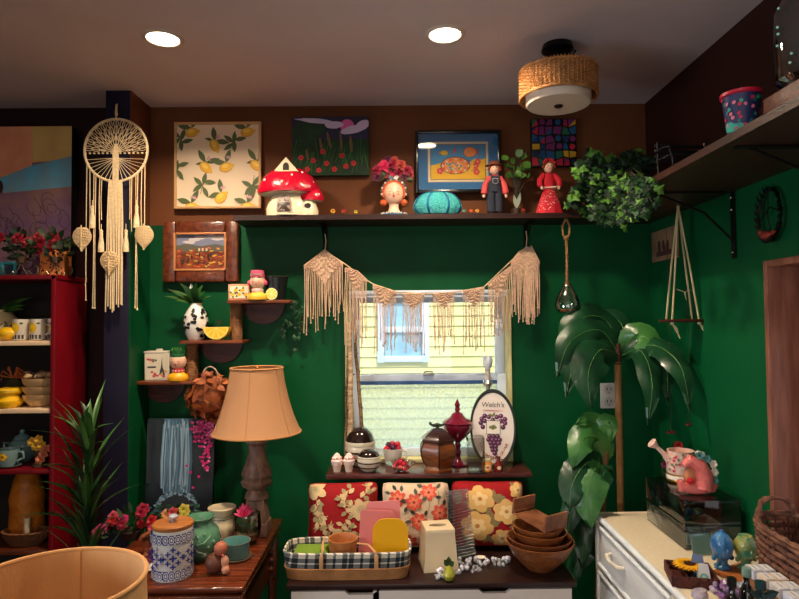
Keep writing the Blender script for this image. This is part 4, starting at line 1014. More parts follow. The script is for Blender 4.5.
for px, hi, lo in ((236, 0, 1), (192, 1, 2)):
    m = MB(); x = W(px, 320, 2.56).x-a.x; z0, z1 = TOPZ[lo]-a.z, TOPZ[hi]-a.z-.014
    m.lathe([(0, z0), (5.6*k, z0), (5.4*k, z1), (0, z1)], (x, -.066, 0), n=20)
    n_ = 22
    m.tube([(x+5.8*k*math.cos(q*.9), -.066+5.8*k*math.sin(q*.9), z0+.004+(z1-z0-.008)*q/(n_*7)) for q in range(n_*7+1)], .0028, 4)
    obj('wrapped_post', m, [mat((150, 104, 66), .8, n=(30, .8), c2=(110, 70, 42))], t)

# -- top tier
def tinbox(name, label, px0, px1, pyt, D, z, depth, base, fn, mats, cat='box', rz=0, lid=None):
    c = AT((px0+px1)/2, D, z); k = D/600; w = (px1-px0)*k; h = W((px0+px1)/2, pyt, D).z-z
    t = thing(name, label, cat, c, rz)
    m = MB(); m.box((0, depth/2, h/2), (w, depth, h), .003); P = Paint(m, flat(0, 0, 1, 1, 0), 6e-4); fn(P, w, h); obj('case', m, [base]+mats, t)
    return t, w, h
def lemonbox(P, w, h):
    P.rect(-w*.42, h*.12, w*.42, h*.88, 1)
    for i in range(5): u, v = (-.3+i*.15)*w, h*(.35+.25*(i % 2)); P.leafp(u, v, .018, .009, R.uniform(0, 3), 3); P.leafp(u, v, .018, .009, R.uniform(3, 6), 3); P.ell(u, v, .009, .007, 2, .4)
z = TOPZ[0]+.001
tinbox('lemon_recipe_box', 'small cream box printed with lemons on top tier of stair shelf', 228, 250, 284, 2.52, z, .05, mat((216, 150, 110), .5), lemonbox, [mat((238, 224, 196), .5), mat((236, 180, 40), .5), LG])
def figurine(px, D, z, hpx, label, hairc, flowers, collar, base):
    k = D/600; s = hpx/31; t = thing('bust_figurine', label, 'figurine', AT(px, D, z), group=None); q = k*s
    m = MB(); m.lathe([(0, 0), (9*q, 0), (9.8*q, 2*q), (9*q, 5*q), (5*q, 8*q), (3.5*q, 9*q)], n=24, sy=.8); obj('base', m, [base], t)
    m = MB(); m.lathe([(3.6*q, 6.5*q), (5.6*q, 8*q), (5.8*q, 11*q), (3.4*q, 12*q)], n=24, sy=.85)
    P = Paint(m, cylmap(5.8*q, 0, 1)); 
    for i in range(7): P.ell(-1.5+i*.5, 9.5*q, .13, .8*q, 1, n=7)
    obj('collar', m, [collar, mat((240, 220, 200), .5)], t)
    m = MB(); m.ball((0, 0, 18*q), (7.6*q, 7*q, 8*q), n=24, k=12); m.ball((0, -7*q, 17.4*q), (.8*q, 1.2*q, 1.3*q), n=8)
    m.lathe([(3*q, 8*q), (3*q, 12*q)], n=14)
    fm = lambda u, v, d: V((u, -7*q*math.sqrt(max(.04, 1-(u/7.6/q)**2-(v/8/q)**2))-d, 18*q+v)); face(Paint(m, fm, 6e-4), q, .72)
    obj('head', m, [SKIN, WHITE, mat((180, 50, 50), .4), mat((50, 30, 24), .5), mat((120, 70, 50), .5), mat((236, 150, 130), .5)], t)
    m = MB()
    if flowers == 'leaf':
        for i in range(11): a = 2*PI*i/11; m.leaf((5*q*math.cos(a), 5*q*math.sin(a), 22.5*q), (7.6*q*math.cos(a), 7*q*math.sin(a), 30*q), 4.5*q, 0, nrm=(math.cos(a), math.sin(a), .2)); m.leaf((4*q*math.cos(a+.3), 4*q*math.sin(a+.3), 23*q), (5*q*math.cos(a+.3), 5*q*math.sin(a+.3), 31.5*q), 4*q, 1, nrm=(math.cos(a), math.sin(a), .2))
        m.lathe([(6.2*q, 22*q), (6.6*q, 24*q), (5.5*q, 25*q), (0, 25*q)], n=20)
    else:
        m.lathe([(7*q, 22.5*q), (7.2*q, 24*q), (6.6*q, 27*q), (6.4*q, 29.5*q), (5.8*q, 29.5*q), (5*q, 27.5*q), (0, 27.5*q)], n=24, sy=.95); m.ball((0, 2*q, 19*q), (7.6*q, 6*q, 8*q), n=18)
        for i in (-1, 1): m.ball((i*7.6*q, -.5*q, 17*q), (2.6*q, 2.4*q, 2.8*q), n=10, m=0)
        for i in range(6): m.ball((-5*q+2*q*i, -7*q, 25*q), (.8*q, .5*q, .8*q), n=6, k=4, m=1)
    obj('hair', m, [hairc, mat((70, 130, 60), .5) if flowers == 'leaf' else mat((90, 170, 130), .5)], t)
    return t
figurine(257.5, 2.51, z, 31, 'pink haired lady bust figurine on top tier of stair shelf', mat((218, 86, 120), .5), 'pot', mat((236, 200, 190), .5), mat((240, 190, 60), .4))
D = 2.555; c = AT(276, D, z); k = D/600
m = MB(); m.lathe([(0, 0), (9*k, 0), (12*k, 23*k), (11*k, 23*k), (8*k, 2*k), (0, 2*k)], n=44, fn=lambda a, zz: 1+.03*math.sin(a*22), sy=.8)
t = thing('black_ribbed_pot', 'black ribbed pot behind lemon half on top tier', 'pot', c); obj('pot_body', m, [mat((18, 20, 20), .3)], t)
m = MB(); m.tube([(12*k*math.cos(2*PI*i/30), 9.6*k*math.sin(2*PI*i/30), 23*k) for i in range(31)], .0025, 5); obj('rim', m, [mat((40, 40, 38), .3)], t)
LRIND = mat((238, 190, 24), .4, b=(200, .2)); LFL = mat((246, 214, 90), .4); LPITH = mat((250, 236, 180), .5)
def halflemon(name, label, px, D, z, r, bowl=False, cat='ornament'):
    t = thing(name, label, cat, AT(px, D, z)); m = MB()
    T_ = Matrix.Translation((0, 0, r*.98))
    if not bowl:       # standing slice, cut side to the front
        m.lathe([(0, -r*.8)]+[(r*math.sin(a), -r*.8*math.cos(a)) for a in [PI/2*i/8 for i in range(1, 9)]], n=30, T=T_ @ Matrix.Rotation(PI/2, 4, 'X'))
        obj('rind', m, [LRIND], t); m = MB()
        m.lathe([(0, .0005), (r*.97, .0005), (r, -.001)], n=30, T=T_ @ Matrix.Rotation(PI/2, 4, 'X'))
        P = Paint(m, flat(0, r*.98, 1, 1, -.0008), 2e-4)
        for i in range(9): a = 2*PI*i/9; P.pg([(r*.1*math.cos(a), r*.1*math.sin(a)), (r*.85*math.cos(a-.27), r*.85*math.sin(a-.27)), (r*.9*math.cos(a), r*.9*math.sin(a)), (r*.85*math.cos(a+.27), r*.85*math.sin(a+.27))], 1)
        obj('cut_face', m, [LPITH, LFL], t)
    else:              # half-round bowl shaped like a half lemon, flat face front
        m.grid(lambda u, v: V((r*math.cos(PI+PI*u), -.0+.05*v, r+r*.95*math.sin(PI+PI*u))), 20, 3)
        m.grid(lambda u, v: V((r*math.cos(PI+PI*u)*v, 0.05, r+r*.95*math.sin(PI+PI*u)*v)), 20, 3)
        m.box((0, .025, r*.03), (r*.7, .045, r*.06), .001)
        m.add([(-r, .002, r), (r, .002, r), (r, .05, r), (-r, .05, r)], [(0, 1, 2, 3)], 0)
        obj('rind', m, [LRIND], t); m = MB()
        m.grid(lambda u, v: V((r*.98*math.cos(PI+PI*u)*v, -.001, r+r*.93*math.sin(PI+PI*u)*v)), 20, 3)
        P = Paint(m, flat(0, r, 1, 1, -.0015), 2e-4)
        for i in range(5): a = PI+PI*(i+.5)/5; P.pg([(r*.1*math.cos(a), r*.1*math.sin(a)-.002), (r*.8*math.cos(a-.24), r*.8*math.sin(a-.24)), (r*.85*math.cos(a), r*.85*math.sin(a)), (r*.8*math.cos(a+.24), r*.8*math.sin(a+.24))], 1)
        obj('cut_face', m, [mat((246, 222, 110), .4), mat((240, 200, 44), .4)], t)
halflemon('lemon_half', 'ceramic lemon half standing before the black ribbed pot', 271.5, 2.515, TOPZ[0]+.001, 8*2.5/600*.75)
# -- middle tier
z = TOPZ[1]+.001; D = 2.56; k = D/600; c = AT(196, D, z)
t = thing('cow_spot_vase', 'white pineapple shaped vase with black cow spots holding green leaves', 'vase', c)
pr = [(0, 0), (7*k, 0), (10*k, 6*k), (12*k, 15*k), (11*k, 25*k), (7*k, 32*k), (5.4*k, 35*k), (5.8*k, 36.5*k), (4.6*k, 36*k)]
m = MB(); m.lathe(pr, n=36); P = Paint(m, cylmap(0, 0, 1, fr=prof_r(pr[1:-2])), 9e-4)
for i in range(70): P.ell(R.uniform(-PI, PI), R.uniform(3, 32)*k, R.uniform(.12, .26), R.uniform(1.2, 2.4)*k, 1, n=9, jag=.35)
obj('vase_body', m, [WHITE, BLACK], t)
m = MB()
for i in range(7): a = 2*PI*i/7; m.leaf((3*k*math.cos(a), 3*k*math.sin(a), 34*k), (7*k*math.cos(a), 6*k*math.sin(a), 42*k), 4*k, 1, nrm=(math.cos(a), math.sin(a), 1))
for e, w_ in (((-26, -5, 52), 7), ((-30, -8, 45), 5), ((-12, -12, 58), 9), ((4, -10, 60), 11), ((12, -8, 50), 9), ((8, -3, 57), 8), ((-6, 2, 59), 8), ((18, -6, 45), 6), ((-18, -9, 40), 6)):
    m.leaf((0, 0, 34*k), (e[0]*k, e[1]*k, e[2]*k*.97), w_*k, R.randint(0, 1), nrm=(0, -.6, .8), sag=.012, fold=.15)
obj('leaves', m, [LEAF2, LEAF1], t)
halflemon('lemon_bowl', 'yellow half lemon shaped planter on the middle tier', 216, 2.512, z, 13*2.512/600, True, 'planter')
c = AT(218.5, 2.535, z+.06)
t = thing('air_plant', 'tiny dark spiky plant standing in the half lemon planter', 'plant', (c.x, 2.537, z+.0555)); m = MB()
for i in range(18): a = 2*PI*i/18*1.6; e = .3+.7*R.random(); m.leaf((0, 0, 0), (.028*e*math.cos(a), .02*e*math.sin(a), .035*(1.2-e*.6)), .006, 0, sag=.005, n=4)
obj('leaves', m, [mat((40, 60, 46), .5)], t)
# -- bottom tier
z = TOPZ[2]+.001
def eiffel(P, w, h):
    P.rect(-w*.44, h*.05, w*.44, h*.95, 1)
    P.pg([(w*.08, h*.2), (w*.16, h*.5), (w*.19, h*.86), (w*.22, h*.5), (w*.32, h*.2), (w*.24, h*.2), (w*.2, h*.32), (w*.15, h*.2)], 2); P.rect(w*.1, h*.36, w*.29, h*.39, 2)
    for i in range(9): P.ell(R.uniform(-.36, .36)*w, R.uniform(.12, .4)*h, .006, .005, R.choice((3, 4)), jag=.2)
    for i in range(5): P.ell(R.uniform(-.36, -.05)*w, R.uniform(.6, .85)*h, .006, .005, R.choice((3, 5)), jag=.2)
    P.rect(-w*.38, h*.46, -w*.04, h*.52, 2)
t, w_, h_ = tinbox('canister', 'cream square canister printed with a tower and roses on bottom tier', 145, 169, 353, 2.53, z, .075, mat((214, 206, 190), .4), eiffel, [mat((214, 204, 180), .5), mat((60, 56, 56), .5), mat((190, 70, 80), .5), mat((210, 150, 80), .5), mat((90, 120, 100), .5)], cat='canister', rz=.12)
m = MB(); m.box((0, .0375, h_+.003), (w_+.006, .08, .008), .003); m.box((0, .0375, h_+.011), (.025, .02, .01), .003); obj('lid', m, [mat((206, 196, 180), .4)], t)
figurine(178, 2.525, z, 33, 'green leaf crowned lady bust figurine on bottom tier of stair shelf', mat((40, 110, 60), .5), 'leaf', mat((206, 60, 70), .5), mat((240, 170, 20), .35, coat=.3))

# trailing ivy hanging from the top tier
c = W(285, 304, 2.57); k = 2.57/600
t = thing('ivy_garland', 'thin dark ivy strand trailing down green wall from the top tier', 'plant', (c.x, 2.57, TOPZ[0]+.002))
m = MB(); m2 = MB()
for xs_, L in (((0, 6, 8, 4, 6), 52), ((0, 4, -2, -10, -6), 40), ((0, 8, 11, 10, 12), 34)):
    pts = [(0, .0, 0), (6*k, -.0, .002)]+[((6+xs_[i])*k, .02, -L*k*i/4-.0) for i in range(1, 5)]; m.tube(pts, .001, 4)
    for i in range(16):
        f = R.uniform(.2, 4); j = int(min(3, f)); g = f-j; a_ = V(pts[j+1]); b2 = V(pts[j+2]); p = a_.lerp(b2, g); ivyleaf(m2, p+V((R.uniform(-4, 4)*k, -.008, 0)), R.uniform(4, 7)*k, (R.uniform(-.3, .3), -1, .3), R.uniform(0, 6), R.randint(0, 1))
obj('stem', m, [mat((40, 50, 24), .6)], t); obj('foliage', m2, [mat((22, 58, 34), .5), mat((40, 84, 46), .5)], t)

# leaf-woven bag
D = 2.52; c = W(209, 397, D); k = D/600
t = thing('hanging_patchwork_bag', 'round brown patchwork leaf bag with pale loop handle on wall behind lamp', 'bag', c)
m = MB(); m.ball((0, 0, 0), (19*k, 11*k, 22*k), n=24)
for i in range(150):
    a, b2 = R.uniform(0, 2*PI), math.asin(R.uniform(-1, 1)); n_ = V((math.cos(a)*math.cos(b2), math.sin(a)*math.cos(b2), math.sin(b2))); p = V((19*k*n_.x, 11*k*n_.y, 22*k*n_.z))
    q = n_.orthogonal().normalized(); q.rotate(Matrix.Rotation(R.uniform(0, 6), 3, n_)); m.leaf(p, p+q*9*k+n_*3.5*k, 7*k, R.randint(0, 2), nrm=n_, n=4, fold=.2)
obj('bag_body', m, [mat((150, 78, 36), .6), mat((120, 56, 26), .6), mat((184, 108, 60), .6)], t)
m = MB(); m.tube([(8*k*math.cos(a_)+1*k, 0, 19*k+11*k*math.sin(a_)) for a_ in [PI*i/16 for i in range(17)]], .0028, 7); m.tube([(k, 0, 30*k), (k, DW-D-.004, 30*k)], .0018, 5, m=1); obj('handle', m, [mat((190, 176, 150), .6), IRON], t)
# ================================================================ ON THE WINDOW LEDGE
LZ = .8835
def K(D): return D/600
def simple(name, label, cat, px, D, z, parts, group=None, rz=0):
    t = thing(name, label, cat, AT(px, D, z), rz, group)
    for nm, mb, ms in parts: obj(nm, mb, ms, t)
    return t
# two ice cream cup shakers
PKC = mat((236, 206, 186), .5); k = K(2.48)
for i, (px, lb) in enumerate(((337, 'pink swirled ice cream cup shaker, the one at the ledge corner'), (349, 'pink swirled ice cream cup shaker, the one beside the striped jars'))):
    a = MB(); a.lathe([(0, 0), (3.3*k, 0), (4.6*k, 7*k), (5.2*k, 7*k), (5.2*k, 9*k), (0, 9*k)], n=24)
    b = MB(); b.lathe([(5.4*k, 8.6*k), (5.8*k, 11*k), (4.6*k, 12.5*k), (4.8*k, 14*k), (3*k, 16*k), (2.6*k, 17*k), (0, 19*k)], n=24, fn=lambda t_, z: 1+.05*math.sin(t_*6+z*600))
    for j in range(10): t_ = j*2.4; b.ball((4.9*k*math.cos(t_), 4.9*k*math.sin(t_), 12*k+(j % 3)*k), .7*k, n=6, k=4, m=1)
    simple('ice_cream_shaker', lb, 'shaker', px, 2.475, LZ, [('cup', a, [PKC]), ('swirl', b, [mat((240, 214, 206), .5), mat((220, 60, 80), .5)])], 'ice cream cup shakers on the ledge')
# striped jars
def bandjar(name, label, px, D, r, h, lid_h):
    k = K(D); a = MB(); pr = [(r*math.sin(PI*(.12+.76*i/14)), h/2-h/2*math.cos(PI*(.12+.76*i/14))/math.cos(PI*.12)) for i in range(15)]
    a.lathe([(0, 0)]+pr[:10], n=40); a.v = a.v; nb = len(a.v)
    P = Paint(a, lambda u, v, d: (lambda f: V(((f(v)+d)*math.cos(u), (f(v)+d)*math.sin(u), v)))(prof_r(pr)), 5e-4)
    for z0, z1 in ((.2*h, .27*h), (.44*h, .5*h)):
        P.h += 1e-5; vs = [P.mp(2*PI*i/40, z, .0006) for z in (z0, (z0+z1)/2, z1) for i in range(40)]
        a.add(vs, [(j*40+i, j*40+(i+1) % 40, (j+1)*40+(i+1) % 40, (j+1)*40+i) for j in range(2) for i in range(40)], 1)
    b = MB(); zc = pr[9][1]; rr = pr[9][0]
    b.lathe([(rr*1.02, zc), (rr*1.0, zc+.15*lid_h), (rr*.8, zc+.62*lid_h), (rr*.45, zc+.92*lid_h), (0, zc+lid_h)], n=40, m=0)
    b.lathe([(rr*1.03, zc-.001), (rr*1.04, zc+.1*lid_h), (rr*.99, zc+.2*lid_h)], n=40, m=1)
    simple(name, label, 'jar', px, D, LZ, [('body', a, [mat((206, 196, 176), .3, coat=.4), mat((40, 24, 22), .3)]), ('lid', b, [mat((36, 20, 20), .12, coat=.6), mat((200, 190, 170), .3)])])
bandjar('striped_jar', 'large dark lidded jar with cream bands behind the smaller striped jar', 360.5, 2.572, 15.6*K(2.54), .135, 17*K(2.54))
bandjar('striped_jar', 'small cream and brown banded lidded jar at the ledge front', 369, 2.474, 11.6*K(2.46), .085, 8*K(2.46))
# berry mug
k = K(2.56); a = MB(); r = 10*k; h = 17*k
a.lathe([(0, 0), (7*k, 0), (8*k, 2*k), (9.2*k, 12*k), (10*k, h), (9.3*k, h), (8.4*k, 12*k), (7*k, 3*k), (0, 3*k)], n=40, fn=lambda t_, z: 1+.012*math.sin(t_*14))
b = MB(); b.tube([(9*k, 0, 14*k), (13.5*k, 0, 14*k), (14.5*k, 0, 10*k), (12*k, 0, 5*k), (8*k, 0, 4*k)], 1.1*k, 8)
t = simple('berry_mug', 'white ribbed mug filled with red berries', 'mug', 393, 2.575, LZ, [('cup', a, [WHITE]), ('handle', b, [WHITE])])
def berries(t, spots, r, mts, z):
    for i, (x, y, dz) in enumerate(spots):
        m = MB()
        m.ball((0, 0, 0), r, n=10, k=7); 
        for j in range(14): q = V((R.gauss(0, 1), R.gauss(0, 1), R.gauss(0, 1))).normalized()*r*.85; m.ball(q, r*.34, n=6, k=4)
        obj('berry', m, [mts[i % len(mts)]], t, loc=(x, y, z+dz))
BER = [mat((206, 30, 60), .35, coat=.3), mat((60, 20, 60), .35, coat=.3), mat((190, 24, 50), .35, coat=.3)]
berries(t, [(x*k, y*k, dz*k) for x, y, dz in ((-6, -3, 0), (0, -5, 1), (6, -3, 0), (-3, 3, 2), (4, 3, 2), (0, 0, 4), (5, -2, 4), (-4, -1, 3.5))], 2.8*k, BER, h)
# glass cherry dish
k = K(2.47); a = MB(); n = 30
a.lathe([(0, 1*k), (4*k, 0), (5*k, 1*k), (9*k, 4.5*k), (14*k, 8.5*k), (14.4*k, 9.5*k)], n=48, fn=lambda t_, z: 1+.06*math.sin(t_*8)*min(1, z/(8*k)))
t = simple('glass_berry_dish', 'scalloped glass dish heaped with dark red cherries', 'dish', 401, 2.462, LZ, [('dish', a, [pane(f=.6, c=(240, 240, 225))])])
for i in range(24):
    q = MB(); q.ball((0, 0, 0), 2.1*k, n=10, k=7); q.tube([(0, 0, 2*k), (.8*k, 0, 4.5*k)], .25*k, 4)
    j = i/24*2*PI*2.6; rr = (1.5+6.5*((i*7) % 24)/24)*k; obj('cherry', q, [BER[0] if i % 3 else mat((120, 10, 30), .25, coat=.5)], t, loc=(rr*math.cos(j), rr*math.sin(j), (9.5-rr/k*.75)*k+2.2*k*(1-rr/(9*k))))
# hexagonal wooden jar
k = K(2.5); a = MB(); hx = lambda t_, z: 1/max(.86, math.cos(((t_+PI/6) % (PI/3))-PI/6))*.95
a.lathe([(0, 0), (14*k, 0), (14.5*k, 3*k), (12.5*k, 6*k), (15*k, 10*k), (17.5*k, 17*k), (17*k, 24*k), (14.5*k, 30*k), (0, 30*k)], n=48, fn=hx)
for i in range(6): t_ = i*PI/3+PI/6; a.tube([(r_*1.095*k*math.cos(t_), r_*1.095*k*math.sin(t_), z_*k) for r_, z_ in ((12.5, 6), (15, 10), (17.5, 17), (17, 24), (14.5, 30))], .7*k, 5, m=1)
b = MB(); b.lathe([(15.5*k, 29*k), (16.5*k, 30*k), (15.5*k, 32.5*k), (10*k, 37*k), (5*k, 41*k), (0, 42*k)], n=48, fn=hx)
c_ = MB(); c_.tube([(-8*k, 0, 45*k), (-4*k, 0, 44*k), (0, 0, 44.5*k), (4*k, 0, 44*k), (8*k, 0, 46*k)], [.4*k, 1.6*k, 2.2*k, 1.4*k, .4*k], 8); c_.tube([(0, 0, 41*k), (0, 0, 44*k)], 1.6*k, 8); c_.ball((-7*k, 0, 46*k), 1.6*k, n=8, k=6)
simple('carved_wooden_jar', 'brown hexagonal carved wooden jar with dark lid and bird finial', 'jar', 438, 2.475, LZ, [('body', a, [wood((140, 78, 36), (84, 42, 18), .3, ax=(1, 1, 6), sc=6, coat=.3), mat((46, 22, 14), .3)]), ('lid', b, [mat((52, 30, 28), .25, coat=.4)]), ('finial', c_, [mat((50, 60, 50), .35, metal=.4)])])
# burgundy compote
k = K(2.53); a = MB()
a.lathe([(0, 0), (9*k, 0), (9.5*k, 1.5*k), (4*k, 5*k), (2.2*k, 9*k), (3.6*k, 13*k), (2.2*k, 17*k), (3.4*k, 20*k), (2.6*k, 23*k), (6*k, 26*k), (12*k, 32*k), (14.5*k, 38*k), (14.8*k, 41*k), (13.5*k, 42*k), (0, 42*k)], n=40)
b = MB(); b.lathe([(15*k, 41.5*k), (15.5*k, 43*k), (11*k, 46.5*k), (8*k, 48*k), (5*k, 52*k), (2*k, 53.5*k), (3*k, 56*k), (2*k, 58*k), (3*k, 60*k), (1.8*k, 63*k), (0, 67*k)], n=40)
BG = mat((120, 18, 44), .08, coat=1, n=(8, .5), c2=(84, 8, 28))
simple('glass_compote', 'burgundy glass footed candy dish with tall pointed lid', 'candy dish', 458, 2.562, LZ, [('bowl', a, [BG]), ('lid', b, [BG])])
# oval grape sign
D = 2.52; k = K(D); c = AT(493.5, D, LZ); hh = 77*k; wd = 46*k
t = thing('oval_grape_sign', 'tilted oval white tin sign with purple grapes in dark rim on ledge', 'sign', c, (-rad(7), 0, rad(-9)))
rot = Matrix.Rotation(rad(-9), 4, 'Y')
m = MB(); N = 48
def ov(s, y, q=1): return [V((wd/2*s*math.cos(2*PI*i/N), y, hh/2+hh/2*(s*q)*math.sin(2*PI*i/N))) for i in range(N)]
rings = [ov(.9, -.001), ov(.93, -.006), ov(.98, -.007), ov(1, -.002), ov(1, .022), ov(.9, .022)]
vs = [p for r_ in rings for p in r_]; m.add(vs, [(j*N+i, j*N+(i+1) % N, (j+1)*N+(i+1) % N, (j+1)*N+i) for j in range(5) for i in range(N)]); obj('rim', m, [mat((50, 54, 50), .35, metal=.5)], t)
m = MB(); r0 = ov(.91, 0); m.add([(0, 0, hh/2)]+r0, [(0, 1+i, 1+(i+1) % N) for i in range(N)]); m.add([(0, .021, hh/2)]+ov(.91, .021), [(0, 1+(i+1) % N, 1+i) for i in range(N)])
P = Paint(m, flat(0, 0, 1, 1, 0), 4e-4)
def grp(x, z, r=2.4):
    P.ell(x*k, z*k, r*k, r*k, R.choice((1, 1, 2)), n=12); P.ell((x-.7)*k, (z+.7)*k, r*.3*k, r*.3*k, 3, n=8)
for x, z in ((-11, 46), (-8, 49), (-12, 42), (-8, 44), (-4, 48), (4, 48), (8, 49), (12, 46), (12, 42), (8, 44), (0, 45), (10, 38), (-10, 38)): grp(x, z+1)
for j, row in enumerate(((-4, 0, 4), (-5, -1, 3, 6), (-3, 1, 5), (-2, 2), (-1, 2), (1,))):
    for x in row: grp(x+.5, 30-j*3.3)
P.leafp(0, 49*k, 5*k, 2.4*k, 1.2, 4); P.leafp(0, 49*k, 5*k, 2.4*k, 2.4, 4)
P.rect(-6.6*k, 32*k, 7.4*k, 45.6*k, 5); P.rect(-6*k, 32.6*k, 6.8*k, 45*k, 0); P.ell(0, 39*k, 4*k, 2.2*k, 4, jag=.2); P.line([(0, 36*k), (0, 41*k)], .8*k, 6)
obj('face', m, [mat((226, 214, 204), .35, coat=.3), mat((70, 24, 60), .4), mat((96, 34, 76), .4), mat((190, 130, 170), .4), mat((110, 120, 60), .5), mat((90, 110, 70), .5), mat((120, 70, 40), .5)], t)
INK = mat((34, 30, 34), .5); RI = mat((180, 50, 40), .5)
text('lettering', "Welch's", 7*k, INK, t, (0, -.0012, 61*k), sx=1.0, shear=.15)
text('lettering', "GRAPE PRODUCTS", 2.3*k, RI, t, (0, -.0012, 55.2*k))
for i, ch in enumerate('THE NATIONAL DRINK'):
    a_ = rad(-90)+(i-8.5)*.093*1.25; px_, pz_ = 15.2*k*math.cos(a_)*1.05, hh/2+29.5*k*math.sin(a_)
    if ch != ' ': text('letter', ch, 4*k, RI, t, (px_, -.0012, pz_), rot=(PI/2, 0, 0) if 0 else (PI/2, -(a_+PI/2)*.8, 0))
# glass lamp behind the sign (bulb candlestick)
k = K(2.59); a = MB(); 
a.lathe([(0, 0), (7*k, 0), (7.5*k, 1.5*k), (3*k, 5*k), (2*k, 20*k), (3*k, 30*k), (1.6*k, 45*k), (2.8*k, 60*k), (2*k, 74*k), (4*k, 79*k), (2*k, 82*k), (0, 82*k)], n=20)
for s in (-1, 1): a.tube([(0, 0, 77*k), (s*3*k, 0, 76*k), (s*4.6*k, 0, 79*k), (s*4.2*k, 0, 82*k)], .5*k, 6)
b = MB(); b.lathe([(0, 82*k), (2.4*k, 82*k), (2.6*k, 92*k), (3.5*k, 93*k), (0, 93*k)], n=18); c_ = MB(); c_.lathe([(2.2*k, 93*k), (4.5*k, 97*k), (5.2*k, 102*k), (4*k, 106*k), (0, 108*k)], n=20)
simple('glass_table_lamp', 'slender silver lamp base with bare bulb behind the oval sign', 'lamp', 489, 2.592, LZ, [('base', a, [mat((190, 190, 184), .2, metal=.7)]), ('socket', b, [mat((190, 180, 170), .5)]), ('bulb', c_, [mat((216, 224, 234), .15, coat=.6)])])
# clear square glass
k = K(2.455); a = MB(); s_ = 8*k
for x, y, w_, d_ in ((0, -s_, 2*s_, .002), (0, s_, 2*s_, .002), (-s_, 0, .002, 2*s_), (s_, 0, .002, 2*s_)): a.box((x, y, 17*k), (w_, d_, 34*k))
a.box((0, 0, .003), (2*s_-.002, 2*s_-.002, .006))
simple('square_glass_vase', 'clear square glass vase in front of the burgundy dish', 'vase', 475.5, 2.462, LZ, [('glass_body', a, [pane(f=.45)])])
k = K(2.45); a = MB(); a.lathe([(0, 0), (4*k, 0), (5*k, 1*k), (5*k, 9*k), (4*k, 10.5*k), (0, 10.5*k)], n=24); P = Paint(a, cylmap(5*k, 0, k), 5e-4); P.rect(-.7, 2.5, .7, 7.5, 1); P.ell(0, 5, .3, 1.4, 2)
b = MB(); b.lathe([(0, 10*k), (4.2*k, 10*k), (4.2*k, 12.6*k), (0, 12.6*k)], n=20); simple('honey_jar', 'tiny amber honey jar with pale label before the oval sign', 'jar', 487, 2.452, LZ, [('jar_body', a, [mat((206, 130, 40), .2, coat=.6), mat((236, 210, 160), .5), mat((200, 90, 30), .5)]), ('lid', b, [mat((206, 190, 150), .4)])])
a = MB(); a.lathe([(0, 0), (4*k, 0), (4.4*k, 1*k), (4.4*k, 7*k), (2*k, 10*k), (1.7*k, 13*k), (2.2*k, 13*k), (2.2*k, 15*k), (0, 15*k)], n=24); P = Paint(a, cylmap(4.4*k, 0, k), 5e-4); P.ell(0, 4.5, .5, 1.8, 1)
b = MB(); b.tube([(3.6*k, 0, 7*k), (6.4*k, 0, 8*k), (5.8*k, 0, 11.5*k), (2*k, 0, 12*k)], .5*k, 6)
simple('red_bottle', 'tiny dark red jug bottle with loop handle before the oval sign', 'bottle', 498.5, 2.452, LZ, [('bottle', a, [mat((110, 20, 18), .15, coat=.8), mat((220, 190, 150), .5)]), ('handle', b, [mat((110, 20, 18), .2)])])
# birch branches leaning in the window
for i, (xb, yb, xt, yt, r, lb) in enumerate(((351, 434, 350, 322, .0125, 'pale knotty birch pole, the thicker one at window left side'), (362, 428, 353, 318, .0085, 'thin grey brown branch leaning beside the birch pole'), (345.6, 440, 347.5, 345, .006, 'thinnest twig pole at the window left edge'))):
    D = 2.60-(.02 if i == 0 else 0); p0_ = AT(xb-(0 if i != 1 else -3), D, LZ); p1_ = W(xt, yt, D); m = MB()
    pts = [p0_.lerp(p1_, j/8)-p0_+V((R.uniform(-1, 1)*.003, 0, 0)) for j in range(9)]; m.tube(pts, [r*(1.1-.04*j) for j in range(9)], 10)
    for j in range(5): q = pts[j+2]; s = R.choice((-1, 1)); m.tube([q, q+V((s*r*1.3, -.004, .006))], [r*.4, r*.22], 6, m=1)
    obj('birch_pole', m, [mat((222, 196, 160) if i == 0 else (160, 128, 96), .8, n=(30, .8), c2=(140, 104, 72) if i == 0 else (92, 64, 40), stretch=(1, 1, 3), b=(60, .4)), mat((50, 34, 24), .8)], loc=p0_, label=lb, cat='branch', group='bare poles leaning in the window')

